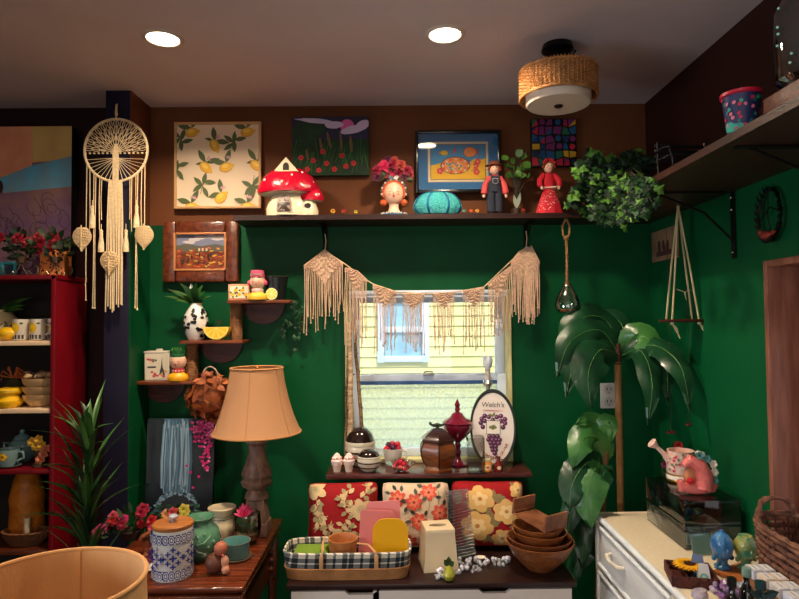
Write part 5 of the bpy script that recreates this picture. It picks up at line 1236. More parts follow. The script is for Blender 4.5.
# ================================================================ ON THE LOW CABINET
CT = CZT+.001
def pillow(name, label, px0, px1, py0, D, tilt, base, fn, mats, rz=0, hgt=None, roll=0):
    k = K(D); w = (px1-px0)*k; c = AT((px0+px1)/2, D, CT+.022); h = (.861-CT-.022)/math.cos(tilt)
    t = thing(name, label, 'cushion', c, (-tilt, roll, rz))
    def sf(u, v, side, d=0):        # u,v in -1..1
        e = max(0, (1-u**4))*max(0, (1-v**4)); b = .05*e**.6
        pin = 1-.05*(1-abs(v)**3)*abs(u)**6
        x = u*w/2*(1-.0*v*v-.05*(1-v*v)-.05*max(0, abs(u*v)-.8)*5)
        z = v*h/2*(1-.04*(1-u*u)-.05*max(0, abs(u*v)-.8)*5)
        return V((x, .055+(b+d)*(-1 if side == 0 else 1)+.0, h/2+z))
    m = MB(); m.grid(lambda a, b: sf(a*2-1, b*2-1, 0), 22, 22); m.grid(lambda a, b: sf(a*2-1, b*2-1, 1), 22, 22)
    P = Paint(m, lambda u, v, d: sf(max(-1, min(1, u)), max(-1, min(1, v)), 0, d), 1e-3); fn(P)
    c_ = obj('cushion_body', m, [base]+mats, t)
    m = MB(); pts = []
    for s in range(4):
        for j in range(12):
            q = -1+2*j/12; u, v = [(q, -1), (1, q), (-q, 1), (-1, -q)][s]; pts.append(sf(u, v, 0))
    m.tube(pts+[pts[0]], .0035, 6); obj('piping', m, [base], t)
    return t
def cream_leaves(P):
    for i in range(26):
        u, v, a = R.uniform(-.9, .9), R.uniform(-.9, .9), R.uniform(0, 6)
        P.line([(u+.1*j*math.cos(a+.25*j), v+.1*j*math.sin(a+.25*j)) for j in range(5)], .02, 1)
        for j in range(4): P.leafp(u+.1*j*math.cos(a+.25*j), v+.1*j*math.sin(a+.25*j), .22, .13, a+(-1)**j*.9, 1+(i+j) % 2)
    for u, v in ((.55, .2), (-.1, -.75), (-.8, .85)): P.flower(u, v, .34, 1, 2, 5, R.random(), .4); P.ell(u, v, .14, .14, 3)
REDC = mat((156, 14, 22), .9, b=(300, .4)); CRM = mat((214, 184, 136), .9); OLV = mat((160, 146, 104), .9); GRY = mat((190, 170, 130), .9)
pillow('red_leaf_cushion', 'dark red cushion with cream leaf and blossom print behind the plaid basket', 307, 378, 477, 2.33, rad(11), REDC, cream_leaves, [CRM, OLV, GRY], rz=.05)
def coral(P):
    for u, v in ((-.55, .55), (.4, .75), (.75, .1), (-.7, -.3), (.1, -.15), (.55, -.7), (-.2, -.85), (-.05, .45)):
        P.flower(u, v, .27, 1, 2, 7, R.random(), .3); P.flower(u, v, .16, 2, 3, 6, R.random(), .3)
        for j in range(4): a = R.uniform(0, 6); P.leafp(u+.25*math.cos(a), v+.25*math.sin(a), .2, .11, a+.5, 4 if j % 2 else 5)
    for i in range(6): u, v = R.uniform(-.8, .8), R.uniform(-.9, .5); P.line([(u, v), (u+.04, v+.2), (u-.02, v+.42)], .012, 5)
pillow('white_floral_cushion', 'cream cushion printed with coral blooms and dark leaves, middle of the three', 382, 450, 479, 2.32, rad(10), mat((222, 196, 166), .9, b=(300, .4)), coral, [mat((214, 84, 64), .9), mat((232, 130, 100), .9), mat((150, 40, 40), .9), mat((54, 60, 52), .9), mat((86, 90, 74), .9)], rz=-.03)
def yellowfl(P):
    for i in range(18):
        u, v, a = R.uniform(-.9, .9), R.uniform(-.9, .9), R.uniform(0, 6)
        for j in range(3): P.leafp(u, v, .3, .15, a+j*.9, 3)
    for u, v, r in ((-.25, .5, .42), (.5, .1, .4), (-.35, -.35, .46), (.35, -.75, .3), (.85, .75, .25)):
        P.flower(u, v, r, 1, 2, 6, R.random(), .42); P.flower(u, v, r*.55, 2, 4, 5, R.random(), .4)
pillow('red_blossom_cushion', 'red cushion with big yellow blossoms beside the wooden bowls', 454, 527, 484, 2.33, rad(11), mat((158, 12, 20), .9, b=(300, .4)), yellowfl, [mat((226, 180, 110), .9), mat((240, 208, 150), .9), mat((138, 120, 80), .9), mat((196, 130, 60), .9)], rz=-.04)
# ribbed clear panel
k = K(2.2); a0, a1 = AT(452, 2.2, CT), AT(474, 2.2, CT)
t = thing('ribbed_acrylic_sheet', 'clear diagonally ribbed acrylic sheet leaning on the red blossom cushion', 'panel', AT(465, 2.285, CT+.004), (-rad(6), -rad(6), 0))
m = MB(); m.box((0, .0, .125), (.085, .003, .25))
for i in range(22):
    z = .008+i*.0112; m.tube([(-.042, -.0025, z-.004), (.042, -.0025, min(.266, z+.006))], .0014, 4, m=1)
obj('sheet', m, [pane(f=.15, c=(225, 220, 220), r=.1), pane(f=.5, c=(190, 186, 190), r=.15)], t)

# plaid basket
D0 = 2.1; k = K(D0); xa, xb = W(280, 575, D0).x, W(412, 575, D0).x; bw_ = xb-xa
t = thing('plaid_basket', 'long basket wrapped in black and white plaid cloth with tan handles', 'basket', ((xa+xb)/2, 2.19, CT))
def rbx(u, v, w0, d0, flare, h, off=0):    # rounded rectangle tube wall
    a = 2*PI*u; c_, s_ = math.cos(a), math.sin(a); n_ = 5
    x = abs(c_)**(2/n_)*(1 if c_ >= 0 else -1); y = abs(s_)**(2/n_)*(1 if s_ >= 0 else -1)
    return V(((w0/2+flare*v-off)*x, (d0/2+flare*.6*v-off)*y, h*v))
def plaidmat():
    m = bpy.data.materials.new('plaid'); m.use_nodes = True; nt = m.node_tree; N = nt.nodes; L = nt.links; p = N['Principled BSDF']; p.inputs['Roughness'].default_value = .9
    tc = N.new('ShaderNodeTexCoord'); sp = N.new('ShaderNodeSeparateXYZ'); L.new(tc.outputs['Object'], sp.inputs[0])
    def M_(op, a, b=None, c=None):
        n = N.new('ShaderNodeMath'); n.operation = op
        for i, q in enumerate((a, b, c)):
            if q is None: continue
            if isinstance(q, (int, float)): n.inputs[i].default_value = q
            else: L.new(q, n.inputs[i])
        return n.outputs[0]
    def bands(c_, per):
        f = M_('FRACT', M_('MULTIPLY', c_, 1/per)); wide = M_('LESS_THAN', f, .42); th = M_('MULTIPLY', M_('GREATER_THAN', f, .66), M_('LESS_THAN', f, .76)); th2 = M_('MULTIPLY', M_('GREATER_THAN', f, .18), M_('LESS_THAN', f, .24))
        return M_('SUBTRACT', M_('ADD', wide, th), th2)
    bx = bands(M_('ADD', sp.outputs[0], sp.outputs[1]), .095); bz = bands(M_('ADD', sp.outputs[2], 2), .085)
    s_ = M_('MULTIPLY', M_('ADD', bx, bz), .5)
    cr = N.new('ShaderNodeValToRGB'); cr.color_ramp.interpolation = 'CONSTANT'
    cr.color_ramp.elements[0].color = lin((226, 216, 196)); cr.color_ramp.elements[1].position = .3; cr.color_ramp.elements[1].color = lin((110, 112, 110)); e = cr.color_ramp.elements.new(.8); e.color = lin((26, 30, 34))
    L.new(s_, cr.inputs[0]); L.new(cr.outputs[0], p.inputs['Base Color']); return m
PL = plaidmat(); BH = .09
m = MB()
m.grid(lambda u, v: rbx(u, v, bw_-.03, .15, .014, BH), 60, 4); m.grid(lambda u, v: rbx(u, v, bw_-.03, .15, .014, BH, .006), 60, 4)
m.tube([rbx(i/60, 1, bw_-.03, .15, .014, BH, .003) for i in range(61)], .0045, 6)
m.add([rbx(i/40, .03, bw_-.03, .15, .014, BH, .001) for i in range(40)], [tuple(range(40))])
obj('plaid_body', m, [PL], t)
m = MB(); m.grid(lambda u, v: rbx(u, v*.42, bw_-.026, .154, .016, BH), 60, 3); m.tube([rbx(i/60, .42, bw_-.026, .154, .016, BH) for i in range(61)], .003, 6)
obj('tan_base', m, [mat((176, 120, 70), .8, n=(20, .5), b=(100, .3))], t)
for x in (-.085, .105):
    m = MB(); m.box((x, -.094, .068), (.014, .004, .045), .002); m.tube([(x, -.092, .085), (x+.004, -.088, .105), (x+.0, -.05, .118), (x-.0, .02, .115)] if x < 0 else [(x, -.092, .085), (x-.004, -.088, .1), (x-.03, -.05, .112), (x-.07, -.04, .112)], .005, 8, flat=.5)
    obj('handle', m, [mat((196, 146, 96), .6)], t)
bl = t.location
m = MB(); m.grid(lambda u, v: V(((u-.5)*.12, (v-.5)*.1, .075+.012*math.sin(PI*u)*math.sin(PI*v))), 8, 6); m.box((0, 0, .04), (.118, .098, .07), .01); 
obj('green_cloth', m, [mat((110, 140, 40), .9, b=(60, .3))], loc=bl+V((-.13, 0, .004)), label='folded lime green cloth in the left end of the plaid basket', cat='cloth')
c = AT(342, 2.15, CT)
m = MB(); m.lathe([(0, 0), (.03, 0), (.045, .02), (.052, .1), (.054, .112), (.05, .112), (.046, .1), (.04, .03), (0, .03)], n=32); obj('terracotta_planter', m, [mat((196, 120, 66), .5, n=(20, .3))], loc=(c.x, 2.19, CT+.006), label='plain orange clay bowl standing in middle of the plaid basket', cat='planter')
def board(name, label, px0, px1, py0, D, c_, rnd, cat, tl=rad(6), roll=0, th=.006):
    k = K(D); p = AT((px0+px1)/2, D, CT+.008); w = (px1-px0)*k; h = W(px0, py0, D).z-p.z; m = MB(); P_ = []
    for cx_, cz_, a0 in ((w/2-rnd, h-rnd, 0), (-w/2+rnd, h-rnd, PI/2), (-w/2+rnd, rnd, PI), (w/2-rnd, rnd, 1.5*PI)):
        for j in range(7): a_ = a0+PI/2*j/6; P_.append((cx_+rnd*math.cos(a_), cz_+rnd*math.sin(a_)))
    m.poly(P_, th); obj(name, m, [mat(c_, .35)], loc=p, rz=(-tl, roll, 0), label=label, cat=cat)
board('cutting_mat', 'pale pink rounded board standing rearmost in the plaid basket', 370, 403, 502, 2.235, (232, 140, 140), .015, 'board', rad(2), rad(-3))
board('cutting_mat', 'pink rounded board standing at front of the paler pink one in basket', 358, 392, 511, 2.2, (226, 128, 124), .012, 'board', rad(1), rad(3))
board('yellow_paddle', 'bright yellow round topped board standing at right end of basket', 373, 408, 519, 2.165, (236, 172, 20), .045, 'board', rad(0), 0)

# tissue box cover
D = 2.235; k = K(D); c = AT(438, D, CT)
t = thing('tissue_box_cover', 'flared cream wooden tissue box cover with oval slot before the cushions', 'tissue box', c, rad(8))
m = MB(); hb = 39*k; wt, wb_ = 14*k, 16.8*k
for v0 in [0]:
    P_ = [(-1, -1), (1, -1), (1, 1), (-1, 1)]
    zs = [0, .004, .3*hb, .6*hb, .9*hb, hb-.003, hb]; ws = [wb_*1.02, wb_*1.02, wb_*.93, wt*1.06, wt, wt*1.02, wt*.99]
    vs = [(x*w_, y*w_, z_) for z_, w_ in zip(zs, ws) for x, y in P_]
    m.add(vs, [(j*4+i, j*4+(i+1) % 4, (j+1)*4+(i+1) % 4, (j+1)*4+i) for j in range(6) for i in range(4)])
N = 32; sq = []
for i in range(N):
    a_ = 2*PI*i/N; q = 1/max(abs(math.cos(a_)), abs(math.sin(a_))); sq.append((wt*.99*q*math.cos(a_), wt*.99*q*math.sin(a_), hb))
el = [(9*k*math.cos(2*PI*i/N), 4.2*k*math.sin(2*PI*i/N), hb) for i in range(N)]; el2 = [(x, y, hb-.02) for x, y, z_ in el]
m.add(sq+el+el2, [(j*N+i, j*N+(i+1) % N, (j+1)*N+(i+1) % N, (j+1)*N+i) for j in range(2) for i in range(N)])
obj('cover', m, [mat((226, 204, 168), .45, n=(8, .4), c2=(206, 180, 140))], t)
m = MB(); m.add([(x, y, hb-.018) for x, y, z_ in el], [tuple(range(N))]); obj('opening', m, [BLACK], t)

# crystal garland
t = thing('crystal_garland', 'tangled string of clear faceted glass beads lying on the cabinet top', 'bead garland', ON(470, 572, CT))
p0 = t.location.copy(); spots = []; m = MB()
for i in range(95):
    px = R.uniform(434, 508); py = 577-(px-434)*.2+R.uniform(-11, 4); q = ON(px, py, CT); q.y = min(q.y, 2.25 if px > 459 else 2.15); spots.append(q-p0)
for i, q in enumerate(spots):
    r = R.uniform(.005, .0095); m = MB(); m.ball((0, 0, 0), r, n=6, k=4); obj('bead', m, [mat((235, 238, 245), .05, coat=1, trans=.6) if i % 3 else mat((225, 225, 240), .1, coat=1)], t, loc=(q.x, q.y, r+.0085*(i % 3 == 0)))
m = MB(); spots.sort(key=lambda q: q.x); m.tube([(q.x, q.y, .004) for q in spots[::2]], .0008, 4); obj('wire', m, [IRON], t)
# pear ornament with leaves
k = K(2.1); D = 2.125; a = MB(); a.lathe([(0, 0), (4.5*k, 1*k), (6.2*k, 5*k), (5*k, 9*k), (2.8*k, 13*k), (0, 15*k)], n=20)
b = MB(); b.tube([(0, 0, 14*k), (1*k, 0, 17*k)], .5*k, 5)
for e in ((-5, -2, 21), (5, -2, 19), (0, 1, 23)): b.leaf((0, 0, 14*k), (e[0]*k, e[1]*k, e[2]*k), 6*k, 0, nrm=(0, -1, .3))
simple('pear_ornament', 'small yellow green pear with dark leaves by the tissue box', 'ornament', 449, 2.105, CT, [('fruit', a, [mat((170, 170, 50), .3, n=(20, .6), coat=.4)]), ('leaves', b, [mat((50, 76, 30), .4)])])
m = MB(); a_ = 0; m.ball((0, 0, .006), (.02, .014, .007), n=14); obj('white_pebble', m, [mat((230, 222, 206), .3)], loc=ON(481, 559, CT), label='smooth oval white stone resting behind the crystal garland', cat='stone')
# wooden bowls: stack of four
WB = wood((156, 92, 50), (110, 58, 28), .3, sc=5, coat=.3); D = 2.2; k = K(D); c = AT(540, D, CT)
def bowl(r, h, z, label, dx=0, dark=None):
    m = MB(); m.lathe([(0, 0), (r*.4, 0), (r*.45, .006), (r*.8, h*.5), (r, h*.93), (r*1.02, h), (r*.97, h), (r*.92, h*.9), (r*.72, h*.5), (r*.36, .012), (0, .012)], n=44)
    obj('wooden_bowl', m, [dark or WB], loc=(c.x+dx, D, CT+z), label=label, cat='bowl', group='stacked wooden bowls')
bowl(33*k, 27*k, 0, 'widest wooden bowl at the bottom of the stack'); bowl(31*k, 24*k, 7*k, 'second wooden bowl from bottom, nested in the widest one', 0, wood((120, 68, 38), (84, 44, 22), .35, sc=5))
bowl(26*k, 20*k, 17*k, 'third wooden bowl up, smaller and paler'); bowl(24.5*k, 19*k, 23.5*k, 'topmost small wooden bowl, right under the slatted tray', -1*k)
# slatted wooden tray on top
t = thing('slatted_wooden_tray', 'reddish slatted wooden tray with two raised ends on top of bowl stack', 'tray', (c.x-.002, D, CT+47*k), (rad(-0), rad(8), rad(-58)))
SLW = wood((160, 104, 72), (112, 66, 42), .4, ax=(1, 1, 1), sc=5)
m = MB()
for i in range(9): m.box((0, -.048+i*.012, .0), (.16, .010, .006), .001)
obj('slat_base', m, [SLW], t)
for s in (-1, 1):
    m = MB()
    for i in range(9): m.box((s*.08, -.048+i*.012, .026), (.008, .0115, .058), .001)
    m.box((s*.074, 0, .01), (.006, .1, .006)); obj('end_panel', m, [SLW], t)
# ================================================================ TABLE LAMP AND SIDE TABLE
TT = TZ+.001
BUR = weave((242, 192, 146), (208, 152, 106), 300, .9, .3, tr=.3)
D = 2.40; k = K(D); c = AT(257, D, TT)
t = thing('table_lamp', 'turned grey brown wooden table lamp with flared burlap shade', 'lamp', c)
m = MB()
q = lambda py: (W(257, py, D).z-TT)
m.lathe([(0, q(499)), (9.5*k, q(499)), (12*k, q(497)), (11*k, q(493)), (8*k, q(489)), (14*k, q(485)), (15.5*k, q(481)), (13*k, q(478)), (15*k, q(474)), (14*k, q(470)), (10.5*k, q(462)), (8*k, q(450)), (8.5*k, q(447)), (7.5*k, q(445)), (10.5*k, q(442)), (10*k, q(439)), (5*k, q(437)), (0, q(437))][::1], n=36)
m.lathe([(0, .05), (15*k, .05), (12*k, q(497)), (0, q(497))], n=4, ph=PI/4, sx=1, sy=1)
m.box((0, 0, .025), (24*k, 24*k, .05), .004)
obj('turned_base', m, [wood((150, 114, 96), (104, 74, 60), .5, ax=(5, 5, 1), sc=5)], t)
zt, zb = q(368), q(432); m = MB()
rt, rb = 25.5*k, 43*k
def shp(v): return rt+(rb-rt)*(.5*v+.5*v**2.4)
prs = [(shp(i/14), zt+(zb-zt)*i/14) for i in range(15)]
NP = 6
def pan(t_, z): a = (t_ % (2*PI/NP))-PI/NP; return 1+.0*a
m.lathe(prs, n=48); m.lathe([(r-.002, z) for r, z in prs], n=48); 
obj('lamp_shade', m, [BUR], t)
m = MB()
for i in range(NP): a = 2*PI*i/NP+.5; m.tube([((r+.0008)*math.cos(a), (r+.0008)*math.sin(a), z) for r, z in prs], .0013, 5)
for r, z in (prs[0], prs[-1]): m.tube([(r*math.cos(2*PI*i/48), r*math.sin(2*PI*i/48), z) for i in range(49)], .004, 6)
obj('shade_trim', m, [mat((190, 138, 86), .9)], t)
m = MB(); m.tube([(0, 0, q(437)), (0, 0, zt-.01)], .004, 6)
for i in range(3): a = 2*PI*i/3; m.tube([(0, 0, zt-.012), (rt*math.cos(a), rt*math.sin(a), zt-.002)], .0018, 5)
m.ball((0, 0, zt), .007, n=8, k=5); obj('harp', m, [GOLD], t)
m = MB(); m.ball((0, 0, q(412)), (.03, .03, .035), n=16); obj('bulb', m, [mat((236, 230, 220), .3)], t)

# waterfall canvas
D = 2.49; a, b_ = W(144, 420, D), W(212, 420, D); h = a.z-TT; w = b_.x-a.x
t = thing('waterfall_painting', 'unframed waterfall canvas with pink blossoms leaning behind the side table items', 'picture', ((a.x+b_.x)/2, D, TT), (-rad(5), 0, 0))
m = MB(); m.box((0, .009, h/2), (w, .018, h), .001); P = Paint(m, flat(0, 0, 1, 1, 0), 3e-4)
P.pg([(-.25*w, h), (.16*w, h), (.14*w, h*.3), (-.2*w, h*.3)], 3)
for i in range(70): x = R.uniform(-.26, .16)*w; P.line([(x, h*R.uniform(.88, 1)), (x+R.uniform(-.01, .01), h*.6), (x*1.05, h*R.uniform(.28, .42))], R.uniform(.002, .008), R.choice((1, 2, 3)))
for i in range(10): x = R.uniform(-.5, -.28)*w; P.line([(x, h*.95), (x+.005, h*.4)], .004, 8)
P.ell(-w*.02, h*.14, w*.32, h*.18, 8, jag=.05)
for i in range(120): a_ = PI*R.random(); rq = R.uniform(.8, 1); P.ell(-w*.02+w*.33*rq*math.cos(a_), h*.14+h*.19*rq*math.sin(a_), .007, .003, R.choice((2, 2, 3, 1)), R.uniform(0, 3), jag=.3)
for i in range(70): P.ell(R.uniform(-.5, .5)*w, R.uniform(0, .2)*h, .012, .005, R.choice((5, 6, 3)), jag=.3)
for i in range(240): x, y = R.uniform(.15, .49), R.uniform(.5, .98); P.ell((x+(y-.9)*.1)*w, y*h, .006, .005, R.choice((4, 4, 7)), jag=.3, n=8) if x > .5-(y-.42)*.75 else None
for x, y in ((.18, .5), (.22, .36), (.3, .46), (.12, .56)): P.ell(x*w, y*h, .006, .005, 4, jag=.3)
clampm(m, w, 0, h)
obj('canvas', m, [mat((20, 24, 30), .5, n=(8, .8), c2=(40, 52, 62)), mat((96, 130, 156), .6), mat((150, 180, 200), .6), mat((70, 104, 130), .6), mat((206, 36, 120), .6), mat((40, 90, 50), .6), mat((60, 110, 80), .6), mat((236, 110, 170), .6), mat((44, 50, 58), .6)], t)

# blue and white canister
D = 2.02; k = K(D); t = thing('blue_patterned_canister', 'white canister with blue tile pattern and wooden lid', 'canister', AT(173, D, TT)); r = 19*k; hh = 47*k
m = MB(); m.lathe([(0, 0), (r*.97, 0), (r, 1*k), (r, hh), (r*.96, hh), (0, hh)], n=48); P = Paint(m, cylmap(r, 0, k), 5e-4)
for z0, z1 in ((1.5, 10.5), (35.5, 44.5)):
    for s_ in range(8): a = s_*2*PI/8; P.rect(a-.4, z0, a+.4, z1, 1)
    for i in range(22):
        a = i*2*PI/22; zc = (z0+z1)/2; P.ell(a, zc, .125, 3.6, 0, n=14); P.ell(a, zc, .09, 2.6, 1, n=14); P.ell(a, zc, .05, 1.5, 0, n=10)
        for dz in (-3.7, 3.7): P.ell(a+PI/22, zc+dz, .05, .9, 0, n=8)
for i in range(7):
    a = i*2*PI/7+.35
    for dx, dz, s_ in ((0, 0, 1.6), (0, 8, 1.3), (0, -8, 1.3), (.42, 0, 1.3), (-.42, 0, 1.3), (.22, 4.4, 1.2), (-.22, 4.4, 1.2), (.22, -4.4, 1.2), (-.22, -4.4, 1.2)):
        for e, f in ((0, 1), (1, 0), (0, -1), (-1, 0)): P.ell(a+dx+e*s_*.05, 23+dz+f*s_, .05*s_*(1.2 if e else .6), s_*(.6 if e else 1.2), 1, n=8)
    P.ell(a+.45, 23, .03, .6, 1)
obj('canister_body', m, [mat((226, 222, 216), .3, coat=.5), mat((34, 50, 136), .3, coat=.4)], t)
m = MB(); m.lathe([(0, hh+.0005), (r*1.0, hh+.0005), (r*1.02, hh+1*k), (r*1.02, hh+3.5*k), (r*.98, hh+4.4*k), (0, hh+4.4*k)], n=44)
lid = obj('lid', m, [wood((190, 122, 60), (156, 92, 42), .4, sc=3)], t)
m = MB(); m.lathe([(0, hh+4.4*k), (2*k, hh+4.4*k), (2*k, hh+6*k), (4.4*k, hh+8*k), (4.6*k, hh+10*k), (2.6*k, hh+12*k), (0, hh+12.4*k)], n=20, fn=lambda a, z: 1+.06*math.sin(a*8)); obj('knob', m, [mat((170, 170, 180), .15, coat=.8)], lid)
# green vase
D = 2.155; k = K(D); t = thing('green_glazed_vase', 'round green glazed pottery vase with raised branch design and flared lip', 'vase', AT(200, D, TT))
pr = [(0, 0), (9*k, 0), (11*k, 2*k), (18*k, 11*k), (20*k, 20*k), (17.5*k, 29*k), (12.5*k, 34*k), (11*k, 37*k), (14*k, 40*k), (14.3*k, 41*k), (12.8*k, 41*k), (9.6*k, 37*k), (9*k, 33*k), (0, 31*k)]
m = MB(); m.lathe(pr, n=44); P = Paint(m, cylmap(0, 0, 1, fr=prof_r(pr[1:8])), 1.4e-3)
f_ = prof_r(pr[1:8])
for u0, pts in ((0, ((-1, 12), (-.5, 14), (0, 19), (.5, 21), (.9, 26))), (0, ((0, 19), (.2, 13), (.6, 10)))):
    m.tube([((f_(z*k)+.001)*math.cos(-PI/2+u), (f_(z*k)+.001)*math.sin(-PI/2+u), z*k) for u, z in pts], .0028, 6, m=1)
for u, z in ((.2, 26), (.55, 28), (-.35, 22), (.7, 16), (-.7, 17), (1.0, 20)): m.ball((f_(z*k)*math.cos(-PI/2+u), f_(z*k)*math.sin(-PI/2+u), z*k), (.006, .004, .007), n=8, k=5, m=1)
GG = mat((104, 156, 124), .12, coat=.8, n=(7, .8), c2=(56, 110, 86)); obj('vase_body', m, [GG, mat((124, 172, 136), .15, coat=.7)], t)
m = MB(); m.lathe([(0, 30.5*k+.0006), (8.6*k, 30.5*k+.001), (0, 31.6*k)], n=24); obj('interior', m, [mat((8, 30, 22), .4)], t)
# teal bowl
D = 2.16; k = K(D); m = MB(); m.lathe([(0, 0), (11*k, 0), (12.5*k, 3*k), (13.4*k, 15*k), (14*k, 16.5*k), (13*k, 16.5*k), (12*k, 14*k), (10*k, 4*k), (0, 3.5*k)], n=44)
t = thing('teal_pottery_bowl', 'small pale teal ribbed pottery bowl at right of the green vase', 'bowl', AT(236, D, TT)); obj('bowl_body', m, [mat((96, 150, 146), .2, coat=.6, n=(10, .6), c2=(70, 120, 118))], t)
m = MB(); m.tube([(14*k*math.cos(2*PI*i/44), 14*k*math.sin(2*PI*i/44), 16.4*k) for i in range(45)], .0012, 5); m.lathe([(11*k, 0), (15*k, .3*k), (16*k, 1.6*k), (11*k, .8*k)], n=40); obj('rim_line', m, [mat((110, 90, 70), .4)], t)
# gnome-like brown figure
D = 2.03; k = K(D); t = thing('round_brown_figurine', 'round brown and peach clay figurine sitting at front of the table', 'figurine', AT(218.5, D, TT))
m = MB(); m.ball((-3*k, 0, 10*k), (10*k, 9*k, 10*k), n=24); obj('body', m, [mat((104, 58, 40), .5, n=(20, .8), c2=(70, 36, 26))], t)
m = MB(); m.ball((2.5*k, -1*k, 24*k), (6.6*k, 6.4*k, 7*k), n=20); m.ball((7*k, -3*k, 12*k), (4*k, 4*k, 6*k), n=16, m=1); m.ball((8*k, -4*k, 5*k), (4*k, 4*k, 4.6*k), n=16, m=1); m.ball((6*k, -6*k, 19*k), (1.5*k, 1.5*k, 1.5*k), n=10)
obj('head', m, [mat((176, 98, 72), .5), mat((214, 146, 116), .5)], t)
# white apothecary jar
D = 2.33; k = K(D); t = thing('white_footed_jar', 'white glazed jar with scalloped lid behind the teal bowl', 'jar', AT(222, D, TT))
pr = [(0, 0), (10*k, 0), (11*k, 2*k), (13.5*k, 10*k), (13*k, 17*k), (10.5*k, 22*k), (10*k, 24*k), (0, 24*k)]
m = MB(); m.lathe(pr, n=36); P = Paint(m, cylmap(0, 0, 1, fr=prof_r(pr[1:7])), 5e-4)
for i in range(4): P.line([(-.5+i*.33, 12*k), (-.4+i*.33, 14.5*k), (-.32+i*.33, 12*k), (-.28+i*.33, 13.5*k)], .0008, 1)
m.tube([(11*k*math.cos(2*PI*i/30), 11*k*math.sin(2*PI*i/30), 22.5*k) for i in range(31)], .0012, 5, m=1)
obj('jar_body', m, [IVORY, mat((90, 80, 80), .5)], t)
m = MB(); m.lathe([(10*k, 24.4*k), (10*k, 26*k), (13.5*k, 31*k), (13.6*k, 32.4*k), (12*k, 33*k), (8*k, 31.5*k), (0, 31*k)], n=40); obj('lid', m, [IVORY], t)
# glass terrarium with pink succulent
D = 2.3; k = K(D); t = thing('glass_bowl_planter', 'clear glass bowl planter with pink spiky bloom by the table lamp', 'planter', AT(247, D, TT))
m = MB(); pr = [(0, 0), (7*k, 0), (12*k, 6*k), (14*k, 16*k), (13*k, 26*k), (12.6*k, 29*k)]; m.lathe(pr, n=36); obj('glass_bowl', m, [pane(f=.5)], t)
m = MB(); m.lathe([(0, .004), (6.6*k, .004), (10.6*k, 6.4*k), (11.6*k, 10*k), (0, 11*k)], n=26); obj('soil', m, [mat((70, 60, 40), .9, n=(60, .8), c2=(110, 100, 70), b=(80, .8))], t)
m = MB()
for i in range(50): a = R.uniform(0, 6.3); rr = R.uniform(3, 11)*k; z_ = R.uniform(9, 24)*k; m.leaf((rr*.7*math.cos(a), rr*.7*math.sin(a), z_-3*k), (rr*math.cos(a), rr*math.sin(a), z_+3*k), 3.4*k, R.randint(0, 1), nrm=(0, -1, .5), n=4)
obj('foliage', m, [LEAF2, mat((96, 90, 50), .5)], t)
m = MB()
for i in range(26): a = i*2.4; e = .25+.75*i/26; m.leaf((-2*k, -3*k, 26*k), ((-2+11*e*math.cos(a))*k, (-3+7*e*math.sin(a))*k, (40-9*e+3*math.sin(a))*k), 3.2*k, i % 2, nrm=(0, -.6, .8), n=5)
m.tube([(-2*k, -3*k, 10*k), (-2*k, -3*k, 27*k)], .8*k, 5, m=2)
obj('bloom', m, [mat((206, 40, 96), .5), mat((226, 84, 130), .5), LEAF2], t)
# floral arrangements behind
def flowers(name, label, px, D, z, wpx, hpx, cols, n, seed, cont=None, dpt=.07):
    k = K(D); t = thing(name, label, 'flowers', AT(px, D, z)); rr = random.Random(seed)
    m = MB(); m.lathe([(0, 0), (.03, 0), (.042, .03), (.04, .036), (.03, .03), (0, .03)], n=20); obj('low_bowl', m, [cont or mat((50, 30, 22), .6)], t)
    m = MB(); m2 = MB(); mats_ = [mat(c_, .6) for c_ in cols]
    for i in range(n):
        x = rr.uniform(-.5, .5)*wpx*k; e = 1-(2*x/(wpx*k))**2; z_ = .03+rr.uniform(.25, 1)*hpx*k*e*.9; y = rr.uniform(-dpt, dpt*.6)
        m2.tube([(x*.2, y*.2, .03), (x*.7, y*.7, z_*.6), (x, y, z_)], .0012, 4, m=0)
        m = MB(); bloom(m, (0, 0, 0), rr.uniform(4, 7)*k, 0, dirn=(rr.uniform(-.4, .4), -1, .5)); obj('bloom', m, [mats_[i % len(cols)]], t, loc=(x, y-.004, z_))
    for i in range(n*5):
        x = rr.uniform(-.55, .55)*wpx*k; e = 1-(1.8*x/(wpx*k))**2; z_ = .02+rr.uniform(.05, .95)*hpx*k*e; y = rr.uniform(-dpt, dpt)
        m2.leaf((x*.85, y*.8, z_*.8), (x+rr.uniform(-5, 5)*k, y+rr.uniform(-4, 1)*k, z_+rr.uniform(-2, 6)*k), 4*k, 1+i % 2, nrm=(rr.uniform(-.5, .5), -.7, .6), n=4)
    obj('greenery', m2, [LEAF1, LEAF1, mat((48, 72, 34), .5)], t); return t
flowers('flower_arrangement', 'low arrangement of red pink and magenta silk flowers at the table back left', 131, 2.36, TT, 58, 26, [(170, 24, 34), (190, 36, 110), (150, 16, 50), (200, 80, 100)], 18, 3, dpt=.05)
flowers('flower_arrangement', 'yellow and coral silk flowers in front of the waterfall canvas', 178, 2.37, TT, 42, 26, [(206, 190, 70), (214, 110, 90), (206, 150, 90), (190, 70, 70)], 16, 5, dpt=.04)
